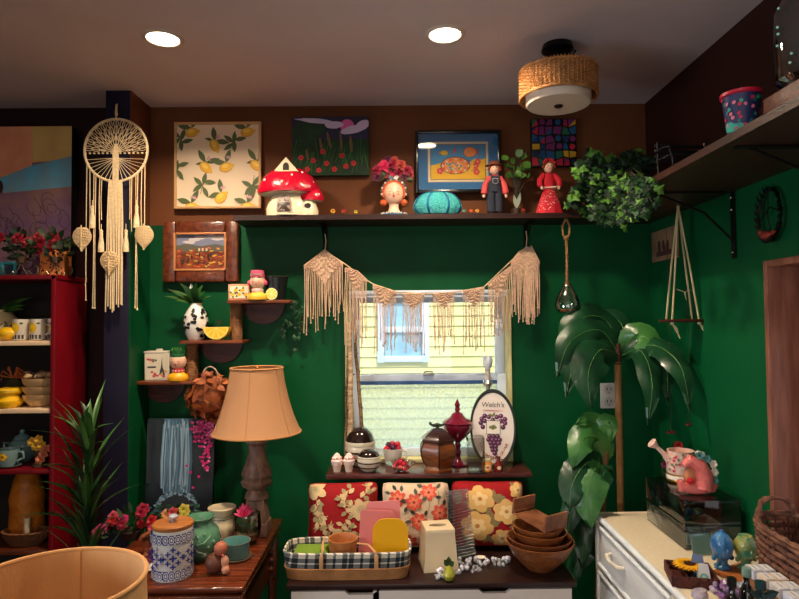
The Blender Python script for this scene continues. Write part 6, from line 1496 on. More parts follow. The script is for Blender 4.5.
# copper knot and small dish
m = MB(); k = K(2.2); m.tube([(6*k*math.cos(a)*(1+.2*math.sin(3*a)), 3*k*math.sin(2*a), 11*k+9*k*math.sin(a)) for a in [2*PI*i/40 for i in range(41)]], 2*k, 8)
m.lathe([(0, 0), (5*k, 0), (4*k, 2*k), (0, 2.6*k)], n=16)
obj('knot_sculpture', m, [mat((150, 84, 46), .35, metal=.4)], loc=AT(148, 2.2, TT), label='small copper coloured knot sculpture behind the blue patterned canister', cat='ornament')
m = MB(); m.lathe([(0, 0), (8*k, 0), (11*k, 2.4*k), (10.4*k, 2.6*k), (0, 1*k)], n=28, sx=1.4); obj('small_white_dish', m, [WHITE], loc=AT(140, 2.06, TT), label='shallow white dish half hidden behind the foreground drum shade', cat='dish')

# ================================================================ FOREGROUND DRUM LAMP
D = 1.15; k = K(D); rr = .166; cx = W(51, 585, D).x; zr = 1.5-.487
STAND = .0
t = thing('drum_shade_lamp', 'large tan linen drum lampshade seen from above in the left foreground', 'lamp', (cx, D, 0))
LIN = mat((222, 168, 112), .9, n=(14, .5), c2=(206, 148, 92), b=(250, .25), stretch=(1, 1, .3))
m = MB(); m.lathe([(rr*1.0, zr-.0), (rr*1.05, zr-.26)], n=72); m.lathe([(rr-.003, zr), (rr*1.05-.003, zr-.26)], n=72); obj('drum_shade', m, [LIN], t)
m = MB()
for z_, r_ in ((zr, rr), (zr-.26, rr*1.05)): m.tube([(r_*math.cos(2*PI*i/72), r_*math.sin(2*PI*i/72), z_) for i in range(73)], .0045, 8)
m.tube([((rr-.004)*math.cos(1.75), (rr-.004)*math.sin(1.75), zr), ((rr*1.05-.004)*math.cos(1.75), (rr*1.05-.004)*math.sin(1.75), zr-.26)], .002, 5)
obj('shade_trim', m, [mat((214, 156, 98), .8)], t)
m = MB(); m.lathe([(0, .0), (.14, 0), (.14, .02), (.03, .035), (.012, .06), (.012, zr-.22), (.02, zr-.2), (.02, zr-.16), (0, zr-.16)], n=30); obj('stand', m, [mat((60, 40, 26), .4)], t)
m = MB(); m.ball((0, 0, zr-.125), (.03, .03, .04), n=16); obj('bulb', m, [mat((236, 230, 220), .3)], t)

# ================================================================ TALL PLANTS
def strapleaf(m, b, tip, w, mi, arch): m.leaf(b, tip, w*.8, mi, sag=arch, fold=.35, n=9, prof=lambda t_: (math.sin(PI*min(1, .25+t_*.75))**.6)*(1-t_**4))
c = AT(88, 2.19, .0)
t = thing('spiky_dracaena', 'tall spiky dark green dracaena between bookcase and side table', 'plant', (W(88, 480, 2.19).x, 2.19, 0)); k = K(2.19)
m = MB(); m.lathe([(0, 0), (.07, 0), (.095, .2), (.1, .2), (.09, .19), (0, .17)], n=30); obj('pot', m, [mat((46, 34, 28), .6)], t)
topz = W(88, 432, 2.19).z; m = MB(); m.tube([(0, 0, .17), (.004, .0, .5), (-.003, 0, .8), (0, 0, topz-.02)], [.014, .013, .012, .008], 8); obj('trunk', m, [mat((50, 40, 30), .8)], t)
m = MB(); R.seed(5)
def tip(px, py, y=0): p = W(px, py, 2.19); return (p.x-t.location.x, y, p.z)
for px, py, bz, w_ in ((50, 414, 445, 7), (62, 404, 440, 7), (75, 401, 436, 8), (90, 404, 434, 8), (101, 407, 436, 8), (110, 425, 442, 8), (112, 441, 455, 7), (46, 424, 452, 6), (40, 462, 478, 6), (28, 484, 505, 8), (27, 508, 525, 7), (104, 461, 500, 9), (128, 470, 505, 7), (137, 487, 520, 8), (130, 510, 535, 7), (58, 475, 515, 9), (36, 530, 545, 6), (118, 500, 535, 8), (70, 440, 462, 8), (97, 445, 470, 7), (83, 400, 432, 7), (56, 440, 470, 6)):
    z0 = W(88, bz, 2.19).z; y = R.uniform(-.12, .06); strapleaf(m, (0, 0, z0), tip(px, py, y), w_*1.25*k, R.randint(0, 1), .02)
for i in range(60):
    a = R.uniform(0, 2*PI); z0 = R.uniform(.5, topz-.06); e = V((math.cos(a), math.sin(a), R.uniform(.7, 1.9))).normalized()*R.uniform(.19, .3)
    if e.y > .17 or e.x < -.19 or e.x > .17: continue
    strapleaf(m, (0, 0, z0), V((0, 0, z0))+e, 6.5*k, R.randint(0, 1), .02)
obj('leaves', m, [mat((34, 70, 32), .4, n=(6, .7), c2=(20, 44, 24)), mat((70, 116, 50), .4, n=(6, .7), c2=(34, 68, 30))], t)

# corn plant with cane trunk
D = 2.44; k = K(D); CX = W(620, 470, D).x
t = thing('corn_plant', 'tall corn plant with pale cane trunk and broad drooping glossy leaves', 'plant', (CX, D, 0))
m = MB(); m.lathe([(0, 0), (.065, 0), (.085, .24), (.09, .24), (.08, .22), (0, .21)], n=30); obj('pot', m, [mat((40, 34, 30), .6)], t)
z1 = W(620, 362, D).z; m = MB(); n_ = 14
for i in range(n_):
    a, b2 = .2+(z1-.2)*i/n_, .2+(z1-.2)*(i+1)/n_; m.lathe([(3.6*k, a), (3.3*k, a+.01), (3.3*k, b2-.008), (3.7*k, b2)], n=14)
m.tube([(0, 0, z1-.01), (0, 0, z1+.075)], [.015, .012], 10, m=1)
obj('cane', m, [mat((176, 130, 80), .5, n=(16, .6), c2=(140, 96, 56)), mat((84, 44, 40), .6)], t)
BL = [mat((28, 76, 44), .34, n=(7, .9), c2=(12, 44, 28), coat=.15, b=(30, .15)), mat((70, 128, 58), .34, n=(7, .9), c2=(34, 84, 44), coat=.15, b=(30, .15))]
def bigleaf(m, pts, w, mi, twist=0, curl=.3, cv=None):    # broad leaf along a bent midrib
    pts = [V(p) for p in pts]; N = 14; out = []
    def cr(t_):                        # catmull-rom through the points
        s = t_*(len(pts)-1); i = min(int(s), len(pts)-2); f = s-i
        p0, p1, p2, p3 = pts[max(0, i-1)], pts[i], pts[i+1], pts[min(len(pts)-1, i+2)]
        return .5*((2*p1)+(p2-p0)*f+(2*p0-5*p1+4*p2-p3)*f*f+(3*p1-p0-3*p2+p3)*f**3)
    C_ = [cr(i/N) for i in range(N+1)]; vs = []; fs = []
    for i, p in enumerate(C_):
        s0 = C_; t_ = i/N; d = (C_[min(N, i+1)]-C_[max(0, i-1)]).normalized(); side = d.cross(V(cv or (0, -1, .35))).normalized(); up = side.cross(d).normalized()
        if up.y > 0: up = -up
        ww = w/2*(.16+.84*math.sin(PI*min(1, t_*1.02))**.75)*(1-t_**7)
        for s in (-1, -.5, 0, .5, 1): vs.append(p+side*ww*s-up*ww*curl*abs(s)**1.6+up*(.010*math.sin(i*1.3+s*3+len(s0))*abs(s)))
    for i in range(N):
        for j in range(4): fs.append((i*5+j, i*5+j+1, i*5+j+6, i*5+j+5))
    m.add(vs, fs, mi); m.tube([q_+V((0, -.0006, 0)) for q_ in C_[:-1]], [.0017*(1-.6*i/N) for i in range(N)], 5, m=2)
def TP(px, py, y, loc): q_ = W(px, py, loc.y+y); return (q_.x-loc.x, y, q_.z)
L0 = t.location; m = MB()
for pts, w_, mi in ((((620, 356, 0), (600, 330, -.04), (570, 342, -.08), (557, 378, -.1)), 30, 0), (((620, 355, 0), (600, 350, -.1), (588, 375, -.15), (592, 411, -.16)), 36, 0), (((620, 352, 0), (608, 322, .02), (588, 316, -.02), (568, 330, -.03), (564, 350, -.04)), 30, 0),
                    (((622, 352, 0), (636, 334, -.05), (652, 345, -.1), (658, 380, -.12)), 30, 1), (((621, 352, 0), (640, 345, -.04), (664, 356, -.14), (668, 405, -.18)), 30, 0), (((620, 350, 0), (622, 325, .06), (604, 316, .1), (590, 330, .1)), 24, 0), (((621, 354, 0), (652, 345, -.12), (680, 365, -.26), (690, 412, -.32)), 26, 0), (((621, 356, 0), (640, 350, -.1), (652, 380, -.2), (648, 425, -.24)), 24, 0), (((620, 356, 0), (604, 352, -.05), (576, 362, -.1), (566, 398, -.12)), 28, 0)):
    bigleaf(m, [TP(x, y, dy, L0) for x, y, dy in pts], w_*k, mi)
obj('leaves', m, BL+[mat((96, 140, 70), .4)], t)
# second, lower corn plant
D = 2.37; k = K(D); CX = .757
t = thing('corn_plant', 'shorter broad leaved plant, left of and lower than the cane trunk one', 'plant', (CX, D, 0)); L0 = t.location
m = MB(); m.lathe([(0, 0), (.045, 0), (.058, .18), (.062, .18), (.055, .16), (0, .15)], n=30); obj('pot', m, [mat((52, 44, 38), .6)], t)
z1 = W(600, 450, D).z; m = MB(); m.tube([(0, 0, .15), (.02, 0, .5), (W(606, 450, D).x-CX, 0, z1)], [.014, .013, .011], 10); obj('cane', m, [mat((150, 108, 66), .6, n=(16, .6))], t)
m = MB()
for pts, w_, mi in ((((607, 462, 0), (598, 438, -.03), (582, 440, -.07), (572, 470, -.1)), 34, 1), (((606, 466, 0), (588, 462, -.07), (572, 485, -.12), (570, 512, -.13)), 32, 0), (((607, 455, 0), (600, 428, 0), (588, 420, -.02), (576, 424, -.04)), 20, 1), (((607, 458, 0), (604, 430, -.02), (610, 422, -.03), (611, 446, -.03)), 20, 1),
                    (((606, 470, 0), (594, 470, -.1), (588, 500, -.14), (592, 530, -.15)), 34, 1), (((606, 490, 0), (588, 492, -.04), (572, 510, -.06), (566, 545, -.06)), 26, 0), (((607, 475, 0), (606, 470, -.05), (598, 488, -.1), (595, 512, -.1)), 20, 0), (((606, 520, 0), (594, 520, -.04), (584, 540, -.06), (582, 570, -.06)), 24, 0), (((606, 540, 0), (590, 545, -.03), (576, 565, -.04), (572, 590, -.04)), 22, 0)):
    bigleaf(m, [TP(x, y, dy, L0) for x, y, dy in pts], w_*k, mi, cv=(-.3, -1, .4))
obj('leaves', m, BL+[mat((96, 140, 74), .4)], t)
# hanging dried blossom strings at the corner
for px, py, lb in ((671, 432, 'small dried red blossom hanging on thread above the watering can'), (690, 424, 'second dried red blossom hanging nearer the wall corner')):
    p = W(px, py, 2.28); m = MB()
    for i in range(7): a = i*.9; m.leaf((0, 0, 0), (.018*math.cos(a), .012*math.sin(a), .006*math.sin(a*2)), .01, 0, nrm=(0, -1, .3), n=4)
    m.tube([(0, 0, 0), (.004, 0, .12), (0, 0, SZ0-p.z-.002)], .0009, 4, m=1); m.ball((0, 0, 0), .005, n=8, k=5)
    obj('hanging_blossom', m, [mat((110, 30, 26), .6), mat((60, 40, 24), .8)], loc=p, label=lb, cat='dried flower', group='dried blossoms hanging in the corner')
# ================================================================ BOOKCASE CONTENTS
# painting standing on the bookcase
D = 2.535; a, b_ = W(-40, 127, D), W(72, 127, D); h = a.z-BT-.002; w = b_.x-a.x
t = thing('abstract_painting', 'large abstract canvas with orange, blue and violet fields behind roses', 'picture', ((a.x+b_.x)/2, D, BT+.002))
m = MB(); m.box((0, .022, h/2), (w, .043, h), .001, m=5); m.add([(-w/2, -.0004, 0), (w/2, -.0004, 0), (w/2, -.0004, h), (-w/2, -.0004, h)], [(0, 1, 2, 3)], 0)
P = Paint(m, flat(0, 0, 1, 1, -.0004), 2e-4)
P.pg([(-w/2, h), (w*.14, h), (w*.15, h*.7), (-w/2, h*.62)], 1); P.pg([(w*.14, h), (w/2, h), (w/2, h*.78), (w*.15, h*.76)], 2)
P.pg([(-w*.2, h*.64), (w*.14, h*.74), (w/2, h*.8), (w/2, h*.6), (-w*.1, h*.56)], 3); P.pg([(-w/2, h*.62), (-w*.15, h*.62), (-w*.13, h*.05), (-w/2, 0)], 4)
for i in range(26):
    x, y = R.uniform(-.1, .45)*w, R.uniform(.1, .5)*h; P.line([(x+.03*math.cos(j*.6+i), y+.045*math.sin(j*.5+i)) for j in range(9)], .002, 6)
P.ell(-w*.14, h*.6, .016, .03, 7, jag=.1)
clampm(m, w, 0, h)
obj('canvas', m, [mat((104, 74, 108), .7, n=(7, .9), c2=(136, 98, 92)), mat((222, 150, 112), .7, n=(8, .7), c2=(196, 116, 90)), mat((206, 170, 100), .7, n=(8, .7), c2=(180, 140, 90)), mat((84, 156, 190), .7, n=(10, .8), c2=(120, 130, 130)), mat((130, 34, 44), .7, n=(7, .8), c2=(60, 20, 36)), BLACK, mat((60, 34, 40), .7), mat((50, 16, 20), .7)], t)
BTZ = BT+.002
def roses(name, label, px, D, hpx, n, seed):
    k = K(D); rr = random.Random(seed); t = thing(name, label, 'flowers', AT(px, D, BTZ))
    m = MB()
    for s in (-1, 1):
        pts = [(s*(2+8*j/10+ (0 if j < 7 else 0))*k, 0, (3+10*math.sin(j*.35))*k*.35) for j in range(11)]
        cs = [(s*(13*k+4.5*k*math.cos(a)), 0, 5.5*k+4.5*k*math.sin(a)) for a in [PI*.5+PI*1.5*j/10*-1*s*s for j in range(11)]]
        m.tube([(0, 0, 16*k), (s*2*k, 0, 8*k), (s*6*k, 0, 1.5*k)]+cs[::-1], .0022, 6)
    m.tube([(0, 0, 12*k), (0, .03, 4*k), (0, .05, .003)], .0022, 6); m.lathe([(0, 12*k), (4*k, 13*k), (6*k, 19*k), (0, 19*k)], n=18)
    obj('wire_stand', m, [mat((130, 110, 90), .35, metal=.8)], t)
    m = MB(); m2 = MB()
    for i in range(n):
        x, y, z = rr.uniform(-15, 15)*k, rr.uniform(-.04, .03), rr.uniform(25, hpx)*k; m2.tube([(0, 0, 16*k), (x*.6, y*.6, z*.7), (x, y, z)], .0013, 4); bloom(m, (x, y-.005, z), rr.uniform(6, 8.5)*k, i % 2, 4, dirn=(rr.uniform(-.3, .3), -1, .2))
    for i in range(60):
        a = rr.uniform(0, 6.3); r0 = rr.uniform(.2, 1); x, z = 19*k*r0*math.cos(a), (32+15*r0*math.sin(a))*k; y = rr.uniform(-.04, .04)
        m2.leaf((x*.8, y, z-2*k), (x+rr.uniform(-6, 6)*k, y-.01, z+rr.uniform(-6, 6)*k), 5.5*k, 1+i % 2, nrm=(rr.uniform(-.4, .4), -1, .4), n=5)
    obj('roses', m, [mat((150, 26, 46), .6), mat((190, 60, 74), .6)], t); obj('greenery', m2, [LEAF1, mat((26, 42, 24), .5), mat((44, 60, 30), .5)], t)
roses('rose_bouquet', 'dusty red rose bouquet on scrolled wire stand, left end of bookcase top', 21, 2.42, 50, 5, 2)
roses('rose_bouquet', 'darker rose bouquet before the spotted box on bookcase top', 55, 2.44, 42, 3, 4)
k = K(2.5)
m = MB()
for s in (-1, 1): m.box((s*6.5*k, 0, 8*k), (3*k, .014, 16*k), .002); m.box((0, 0, 8*k+s*6.5*k), (10*k, .014, 3*k), .002)
t = thing('turquoise_frame', 'small turquoise square frame behind the left rose bouquet', 'picture frame', AT(9, 2.5, BTZ)); t.location.z += 0
obj('frame', m, [mat((60, 160, 170), .5)], t, loc=(0, 0, 0)); m = MB(); m.box((0, .004, 8*k), (11*k, .004, 11*k)); obj('picture', m, [mat((40, 70, 90), .5)], t)
k = K(2.47); t = thing('spotted_box', 'orange box with black leopard spots at right end of bookcase top', 'box', AT(56, 2.48, BTZ), .1)
m = MB(); bh = 26*k; m.box((0, 0, bh/2), (23*k, .07, bh), .002); P = Paint(m, flat(0, 0, 1, 1, -.035), 4e-4)
for i in range(42): P.ell(R.uniform(-.45, .45)*23*k, R.uniform(.06, .94)*bh, R.uniform(.0025, .005), R.uniform(.002, .004), 1, R.uniform(0, 3), n=8, jag=.3)
obj('box_body', m, [mat((222, 130, 60), .5), BLACK], t)

def shelfz(i): return SHZ[i]+.001
# shelf 1: lemons and mugs
z = shelfz(0); k = K(2.44)
def mug(px, D, z, label, grp, w_=7.6, h_=21):
    k = K(D); t = thing('lemon_mug', label, 'mug', AT(px, D, z), group=grp); r = w_*k
    m = MB(); m.lathe([(0, 0), (r*.9, 0), (r, 1*k), (r, h_*k), (r*.92, h_*k), (r*.9, 2*k), (0, 2*k)], n=28); P = Paint(m, cylmap(r, 0, k), 5e-4)
    P.ell(-.25, h_*.6, .6, 5, 1, n=14); P.ell(-.35, h_*.64, .25, 2, 2); P.leafp(.3, h_*.8, .5, 2.2, .0, 3)
    for i in range(4): P.rect(-.6+i*.4, 1.5, -.35+i*.4, 5.5, 4)
    obj('cup', m, [mat((216, 206, 190), .35, coat=.3), YEL, mat((250, 220, 80), .4), LG, mat((50, 56, 70), .4)], t)
    m = MB(); m.tube([(r*.9, 0, 16*k), (r*1.6, 0, 15*k), (r*1.7, 0, 8*k), (r*.9, 0, 5*k)], .9*k, 7); obj('handle', m, [mat((216, 206, 190), .35)], t)
mug(21, 2.42, z, 'lemon printed mug, left one in the row on the top shelf', 'lemon printed mugs'); mug(38, 2.42, z, 'lemon printed mug, middle one in the row on the top shelf', 'lemon printed mugs'); mug(51, 2.47, z, 'lemon printed mug half hidden by the bookcase side', 'lemon printed mugs')
def lemonorn(px, D, z, s, label, grp='yellow ceramic lemons on the top shelf'):
    k = K(D)*s; m = MB(); m.lathe([(0, -10*k), (1.6*k, -9.4*k), (3*k, -8*k), (6*k, -4.5*k), (6.8*k, 0), (6*k, 4.5*k), (3*k, 8*k), (1.4*k, 9.6*k), (0, 10.4*k)], n=22, T=Matrix.Translation((0, 0, 6.8*k)) @ Matrix.Rotation(PI/2, 4, 'Y')); obj('ceramic_lemon', m, [YEL], loc=AT(px, D, z), label=label, cat='ornament', group=grp)
lemonorn(7, 2.40, z, 1, 'shiny yellow ceramic lemon in front of the patterned jar, nearest the mugs'); lemonorn(-6, 2.46, z, 1, 'yellow ceramic lemon cut by the left picture edge')
t = thing('patterned_jar', 'cream speckled jar with green leaves above the ceramic lemons', 'jar', AT(2, 2.5, z)); k = K(2.5)
m = MB(); m.lathe([(0, 0), (10*k, 0), (14*k, 8*k), (14*k, 20*k), (9*k, 28*k), (9.6*k, 30*k), (0, 30*k)], n=30); P = Paint(m, cylmap(14.1*k, 0, k), 5e-4)
for i in range(30): P.ell(R.uniform(-1.4, 1.4), R.uniform(9, 19), .07, .9, 1 if i % 2 else 2, n=7)
obj('jar_body', m, [mat((206, 184, 140), .5), mat((120, 80, 50), .5), mat((90, 100, 60), .5)], t)
m = MB()
for e in ((14, 32), (22, 38), (28, 34), (34, 42), (18, 28), (26, 30)): m.leaf((0, -.01, 29*k), (e[0]*k, -.03, e[1]*k), 5*k, R.randint(0, 1), nrm=(0, -1, .5), sag=.01)
obj('leaves', m, [LEAF1, LEAF2], t)
# shelf 2
z = shelfz(1); k = K(2.42)
for j, (r_, y_, lb) in enumerate(((15.5, 0, 'cream stoneware bowl at the bottom of the bookcase stack'), (15.8, 8, 'cream stoneware bowl in the middle of the bookcase stack'), (16.2, 16, 'cream stoneware bowl topmost of the bookcase stack'))):
    m = MB(); m.lathe([(0, 0), (r_*.55*k, 0), (r_*.62*k, 1*k), (r_*.92*k, 7*k), (r_*k, 12*k), (r_*.96*k, 12*k), (r_*.86*k, 7*k), (r_*.5*k, 2.4*k), (0, 2.4*k)], n=36)
    obj('stoneware_bowl', m, [mat((214, 176, 126), .45, n=(12, .3))], loc=AT(40, 2.44, z)+V((0, 0, y_*k)), label=lb, cat='bowl', group='cream bowls stacked on the second shelf')
m = MB(); rr = random.Random(8)
for i in range(16): m.ball((rr.uniform(-12, 12)*k, rr.uniform(-10, 10)*k, rr.uniform(0, 4)*k), (4*k, 4*k, 2.6*k), n=8, k=6, m=i % 3)
obj('potpourri', m, [mat((150, 120, 90), .8), mat((110, 84, 70), .8), mat((180, 150, 110), .8)], loc=AT(40, 2.44, z)+V((0, 0, 29*k)), label='pale dried potpourri heaped in the top stoneware bowl', cat='potpourri', kind='stuff')
t = thing('yellow_pot', 'squat yellow double bulge pot at left end of second shelf', 'pot', AT(10, 2.41, z)); m = MB(); m.lathe([(0, 0), (9*k, 0), (12*k, 4*k), (12*k, 7*k), (8*k, 11*k), (8*k, 12*k), (11*k, 15*k), (11*k, 18*k), (9*k, 19*k), (0, 17*k)], n=32); obj('pot_body', m, [YEL], t)
m = MB(); m.tube([(11*k*math.cos(2*PI*i/30), 11*k*math.sin(2*PI*i/30), 17*k) for i in range(31)], .002, 5); obj('rim', m, [mat((250, 210, 60), .3)], t)
t = thing('straw_bow', 'orange raffia ribbon bundle behind the yellow pot', 'ribbon', AT(14, 2.5, z)); m = MB()
for i in range(14): a = R.uniform(-.2, PI+.2); l = R.uniform(12, 22)*k; m.tube([(R.uniform(-2, 2)*k, 0, 26*k), (l*.6*math.cos(a), -.02, 28*k+l*.5*math.sin(a)), (l*math.cos(a)+R.uniform(-3, 3)*k, -.01, 27*k+l*.55*math.sin(a)-4*k)], .0045, 5, flat=.5)
m.lathe([(0, 0), (9*k, 0), (11*k, 14*k), (6*k, 24*k), (2*k, 27*k), (0, 27*k)], n=20, m=1); obj('raffia', m, [mat((176, 92, 40), .7), mat((70, 64, 34), .8, n=(40, .9))], t)
# shelf 3: teapot, cup, ornament
z = shelfz(2)+.0; k = K(2.46)
PB = mat((96, 132, 138), .25, coat=.5, n=(12, .5), c2=(76, 106, 112))
t = thing('blue_teapot', 'pale blue teapot behind the painted cup', 'teapot', AT(22, 2.5, z))
m = MB(); m.lathe([(0, 0), (7*k, 0), (12*k, 6*k), (13.5*k, 13*k), (11*k, 20*k), (7*k, 23*k), (0, 23*k)], n=32); obj('pot_body', m, [PB], t)
m = MB(); m.lathe([(8*k, 23*k), (6*k, 26*k), (2*k, 28*k), (2.6*k, 30*k), (2*k, 32*k), (0, 32.6*k)], n=22); obj('lid', m, [PB], t)
m = MB(); m.tube([(11*k, 0, 8*k), (17*k, 0, 14*k), (19*k, 0, 22*k)], [3*k, 2*k, 1.4*k], 8); obj('spout', m, [PB], t); m = MB(); m.tube([(-10*k, 0, 18*k), (-18*k, 0, 19*k), (-18*k, 0, 9*k), (-11*k, 0, 6*k)], 1.2*k, 8); obj('handle', m, [PB], t)
k = K(2.41); t = thing('painted_teacup', 'pale blue teacup painted with yellow flower on saucer', 'teacup', AT(8, 2.405, z))
m = MB(); m.lathe([(0, 1.6*k), (6*k, 1.6*k), (9*k, 6*k), (11*k, 18*k), (10.2*k, 18*k), (8*k, 7*k), (0, 4*k)], n=32); P = Paint(m, lambda u, v, d: V(((9.6*k+v*.12+d)*math.sin(u), -(9.6*k+v*.12+d)*math.cos(u), v+2*k))); P.flower(.1, 10*k, .003, 1, 2) if 0 else [P.ell(.1+.25*math.cos(a), 10*k+2.2*k*math.sin(a), .18, 1.6*k, 1, n=8) for a in (0, 1.2, 2.4, 3.7, 5)]; P.ell(.1, 10*k, .13, 1.2*k, 2)
obj('cup', m, [mat((130, 160, 160), .25, coat=.5), YEL, mat((120, 70, 30), .5)], t); m = MB(); m.tube([(10*k, 0, 15*k), (15*k, 0, 15*k), (15.5*k, 0, 9*k), (9*k, 0, 6*k)], 1.1*k, 8); obj('handle', m, [mat((130, 160, 160), .25, coat=.5)], t)
m = MB(); m.lathe([(0, 0), (7*k, 0), (13*k, 2*k), (13.4*k, 2.6*k), (7*k, 1*k), (0, 1*k)], n=32, sx=1, sy=.6); obj('saucer', m, [mat((150, 170, 170), .25, coat=.5)], t)
t = thing('ribbon_flower_ornament', 'yellow and salmon ribbon flower ornament at the third shelf right end', 'ornament', AT(40, 2.42, z)); m = MB()
for x, z_, c_ in ((-6, 24, 0), (0, 26, 0), (3, 20, 0), (-2, 20, 0), (5, 12, 1), (2, 7, 1), (7, 17, 1)): bloom(m, (x*k, -.01, z_*k), 5.5*k, c_)
m.ball((-2*k, .005, 13*k), (5*k, 5*k, 9*k), n=14, m=2); m.lathe([(0, 0), (7*k, 0), (6*k, 3*k), (0, 5*k)], n=16, m=2)
obj('ornament_body', m, [mat((206, 160, 50), .6), mat((196, 110, 80), .6), mat((60, 40, 24), .6)], t)
# bottom compartment: orange vase, fluted bowl
z = shelfz(3)
t = thing('amber_vase', 'tall mottled orange vase in the lowest visible bookcase opening', 'vase', AT(27, 2.5, z)); k = K(2.5)
m = MB(); m.lathe([(0, 0), (13*k, 0), (16*k, 12*k), (15*k, 30*k), (16*k, 40*k), (12*k, 58*k), (9*k, 65*k), (10*k, 68*k), (8.5*k, 67*k), (0, 64*k)], n=34); obj('vase_body', m, [mat((196, 116, 26), .5, n=(16, .8), c2=(150, 80, 16), b=(60, .4))], t)
m = MB(); m.tube([(10*k*math.cos(2*PI*i/30), 10*k*math.sin(2*PI*i/30), 68*k) for i in range(31)], .0016, 5); obj('rim', m, [mat((150, 80, 30), .5)], t)
k = K(2.4); t = thing('fluted_wicker_bowl', 'dark fluted wicker bowl before the tall amber vase', 'bowl', AT(26, 2.43, z))
m = MB(); m.lathe([(0, 0), (15*k, 0), (22*k, 8*k), (23*k, 13*k), (21*k, 13*k), (17*k, 6*k), (0, 3*k)], n=60, sy=.55, fn=lambda a, zz: 1+.02*math.sin(a*22)); obj('bowl_body', m, [mat((104, 62, 34), .7, n=(30, .6), b=(80, .5))], t)
m = MB(); rope(m, [(22.5*k*math.cos(2*PI*i/40), .55*22.5*k*math.sin(2*PI*i/40), 13.5*k) for i in range(41)], .006, 60); obj('braided_rim', m, [mat((120, 74, 40), .7)], t)
m = MB(); m.lathe([(0, 0), (3*k, 0), (3*k, 22*k), (0, 22*k)], n=16); m.tube([(0, 0, 22*k), (0, 0, 24*k)], .0008, 4, m=1); m.lathe([(2.2*k, 21*k), (3.1*k, 21*k), (3.1*k, 22.2*k), (2.2*k, 22.2*k)], n=16)
obj('pillar_candle', m, [mat((216, 196, 160), .5), BLACK], loc=AT(27, 2.43, z)+V((0, 0, 4*k)), label='cream pillar candle standing in the fluted wicker bowl', cat='candle')

# ================================================================ ON THE WICKER DRESSER
DT = DZ+.0015
SM = pane((236, 242, 244), f=.25, r=.05)
bxx0, bxx1, by0, by1 = .903, 1.082, 1.915, 2.21; hb1 = .072
for i, (lb, z0) in enumerate((('smoky clear plastic storage drawer box, the lower of two stacked', DT), ('smoky clear plastic storage drawer box, the upper one carrying the watering can', DT+.077))):
    t = thing('acrylic_storage_box', lb, 'storage box', ((bxx0+bxx1)/2, (by0+by1)/2, z0), group='stacked smoky plastic boxes')
    w_, d_ = bxx1-bxx0, by1-by0; m = MB(); h_ = .074
    for x in (-1, 1): m.box((x*(w_/2-.0015), 0, h_/2), (.003, d_, h_), .001)
    for y in (-1, 1): m.box((0, y*(d_/2-.0015), h_/2), (w_-.006, .003, h_), .001)
    m.box((0, 0, .0015), (w_-.006, d_-.006, .003)); obj('shell', m, [SM], t)
    m = MB(); m.box((0, 0, h_+.0005), (w_+.002, d_+.002, .003), .001)
    for x in (-1, 1): m.box((x*(w_/2), 0, h_-.002), (.003, d_, .005), .001)
    for y in (-1, 1): m.box((0, y*(d_/2), h_-.002), (w_, .003, .005), .001)
    obj('lid', m, [pane((222, 232, 236), f=.35, r=.06)], t)
# contents
rr = random.Random(3)
for i in range(12):
    m = MB(); c_ = [(206, 196, 180), (170, 160, 160), (190, 170, 150), (120, 130, 140)][i % 4]; s_ = rr.uniform(.025, .04); m.box((0, 0, .016), (s_*1.2, s_, .032), .003, seg=1)
    obj('packet', m, [mat(c_, .5)], loc=(bxx0+.035+(i % 3)*.048, by0+.045+(i//3)*.065, DT+.0045), rz=rr.uniform(-.1, .1), label='pale small packet seen through the lower smoky box', cat='packet', group='packets inside the lower smoky box')
BX = DT+.077+.0775
# watering can
D = 2.15; k = K(D); c = AT(680, D, BX)
t = thing('floral_watering_can', 'pink flowered watering can with white handle on smoky box', 'watering can', (c.x+.004, D, BX))
PKB = mat((240, 200, 186), .35, coat=.3)
m = MB(); m.lathe([(0, 8*k), (13*k, 8*k), (13.5*k, 10*k), (12.5*k, 29*k), (12.8*k, 30*k), (11.5*k, 30*k), (11*k, 12*k), (0, 12*k)], n=36)
P = Paint(m, cylmap(13.7*k, 0, k), 3e-4)
for i in range(80): P.ell(R.uniform(-2.2, 2.2), R.uniform(11, 28.5), R.uniform(.06, .14), R.uniform(.8, 1.6), R.choice((1, 1, 2, 3)), n=8, jag=.3)
P.ell(.45, 20, .22, 5, 4, n=12)
obj('can_body', m, [PKB, mat((206, 60, 80), .4), mat((240, 220, 200), .4), mat((96, 130, 90), .4), mat((150, 100, 70), .4)], t)
m = MB(); m.lathe([(0, 0), (12.5*k, 0), (13.4*k, 1*k), (13.4*k, 8*k), (0, 8*k)], n=36); m.lathe([(13.6*k, 2.4*k), (13.8*k, 3*k), (13.8*k, 6*k), (13.6*k, 6.6*k)], n=36, m=1); obj('base_band', m, [GOLD, mat((236, 226, 210), .4)], t)
m = MB(); m.tube([(-11*k, 0, 18*k), (-17*k, 0, 27*k), (-23*k, 0, 33*k)], [3.4*k, 2.5*k, 2*k], 12)
hd = Matrix.Translation((-23*k, 0, 33*k)) @ Matrix.Rotation(rad(-50), 4, 'Y'); m.lathe([(0, 0), (2*k, 0), (5*k, 6*k), (5.2*k, 7*k), (0, 8*k)], n=18, T=hd); obj('spout', m, [PKB], t)
m = MB(); m.tube([(12*k, 0, 25*k), (18*k, 0, 28*k), (23*k, 0, 26*k), (25*k, 0, 20*k), (22*k, 0, 12*k), (13*k, 0, 9*k)], 1.7*k, 9); obj('handle', m, [WHITE], t)
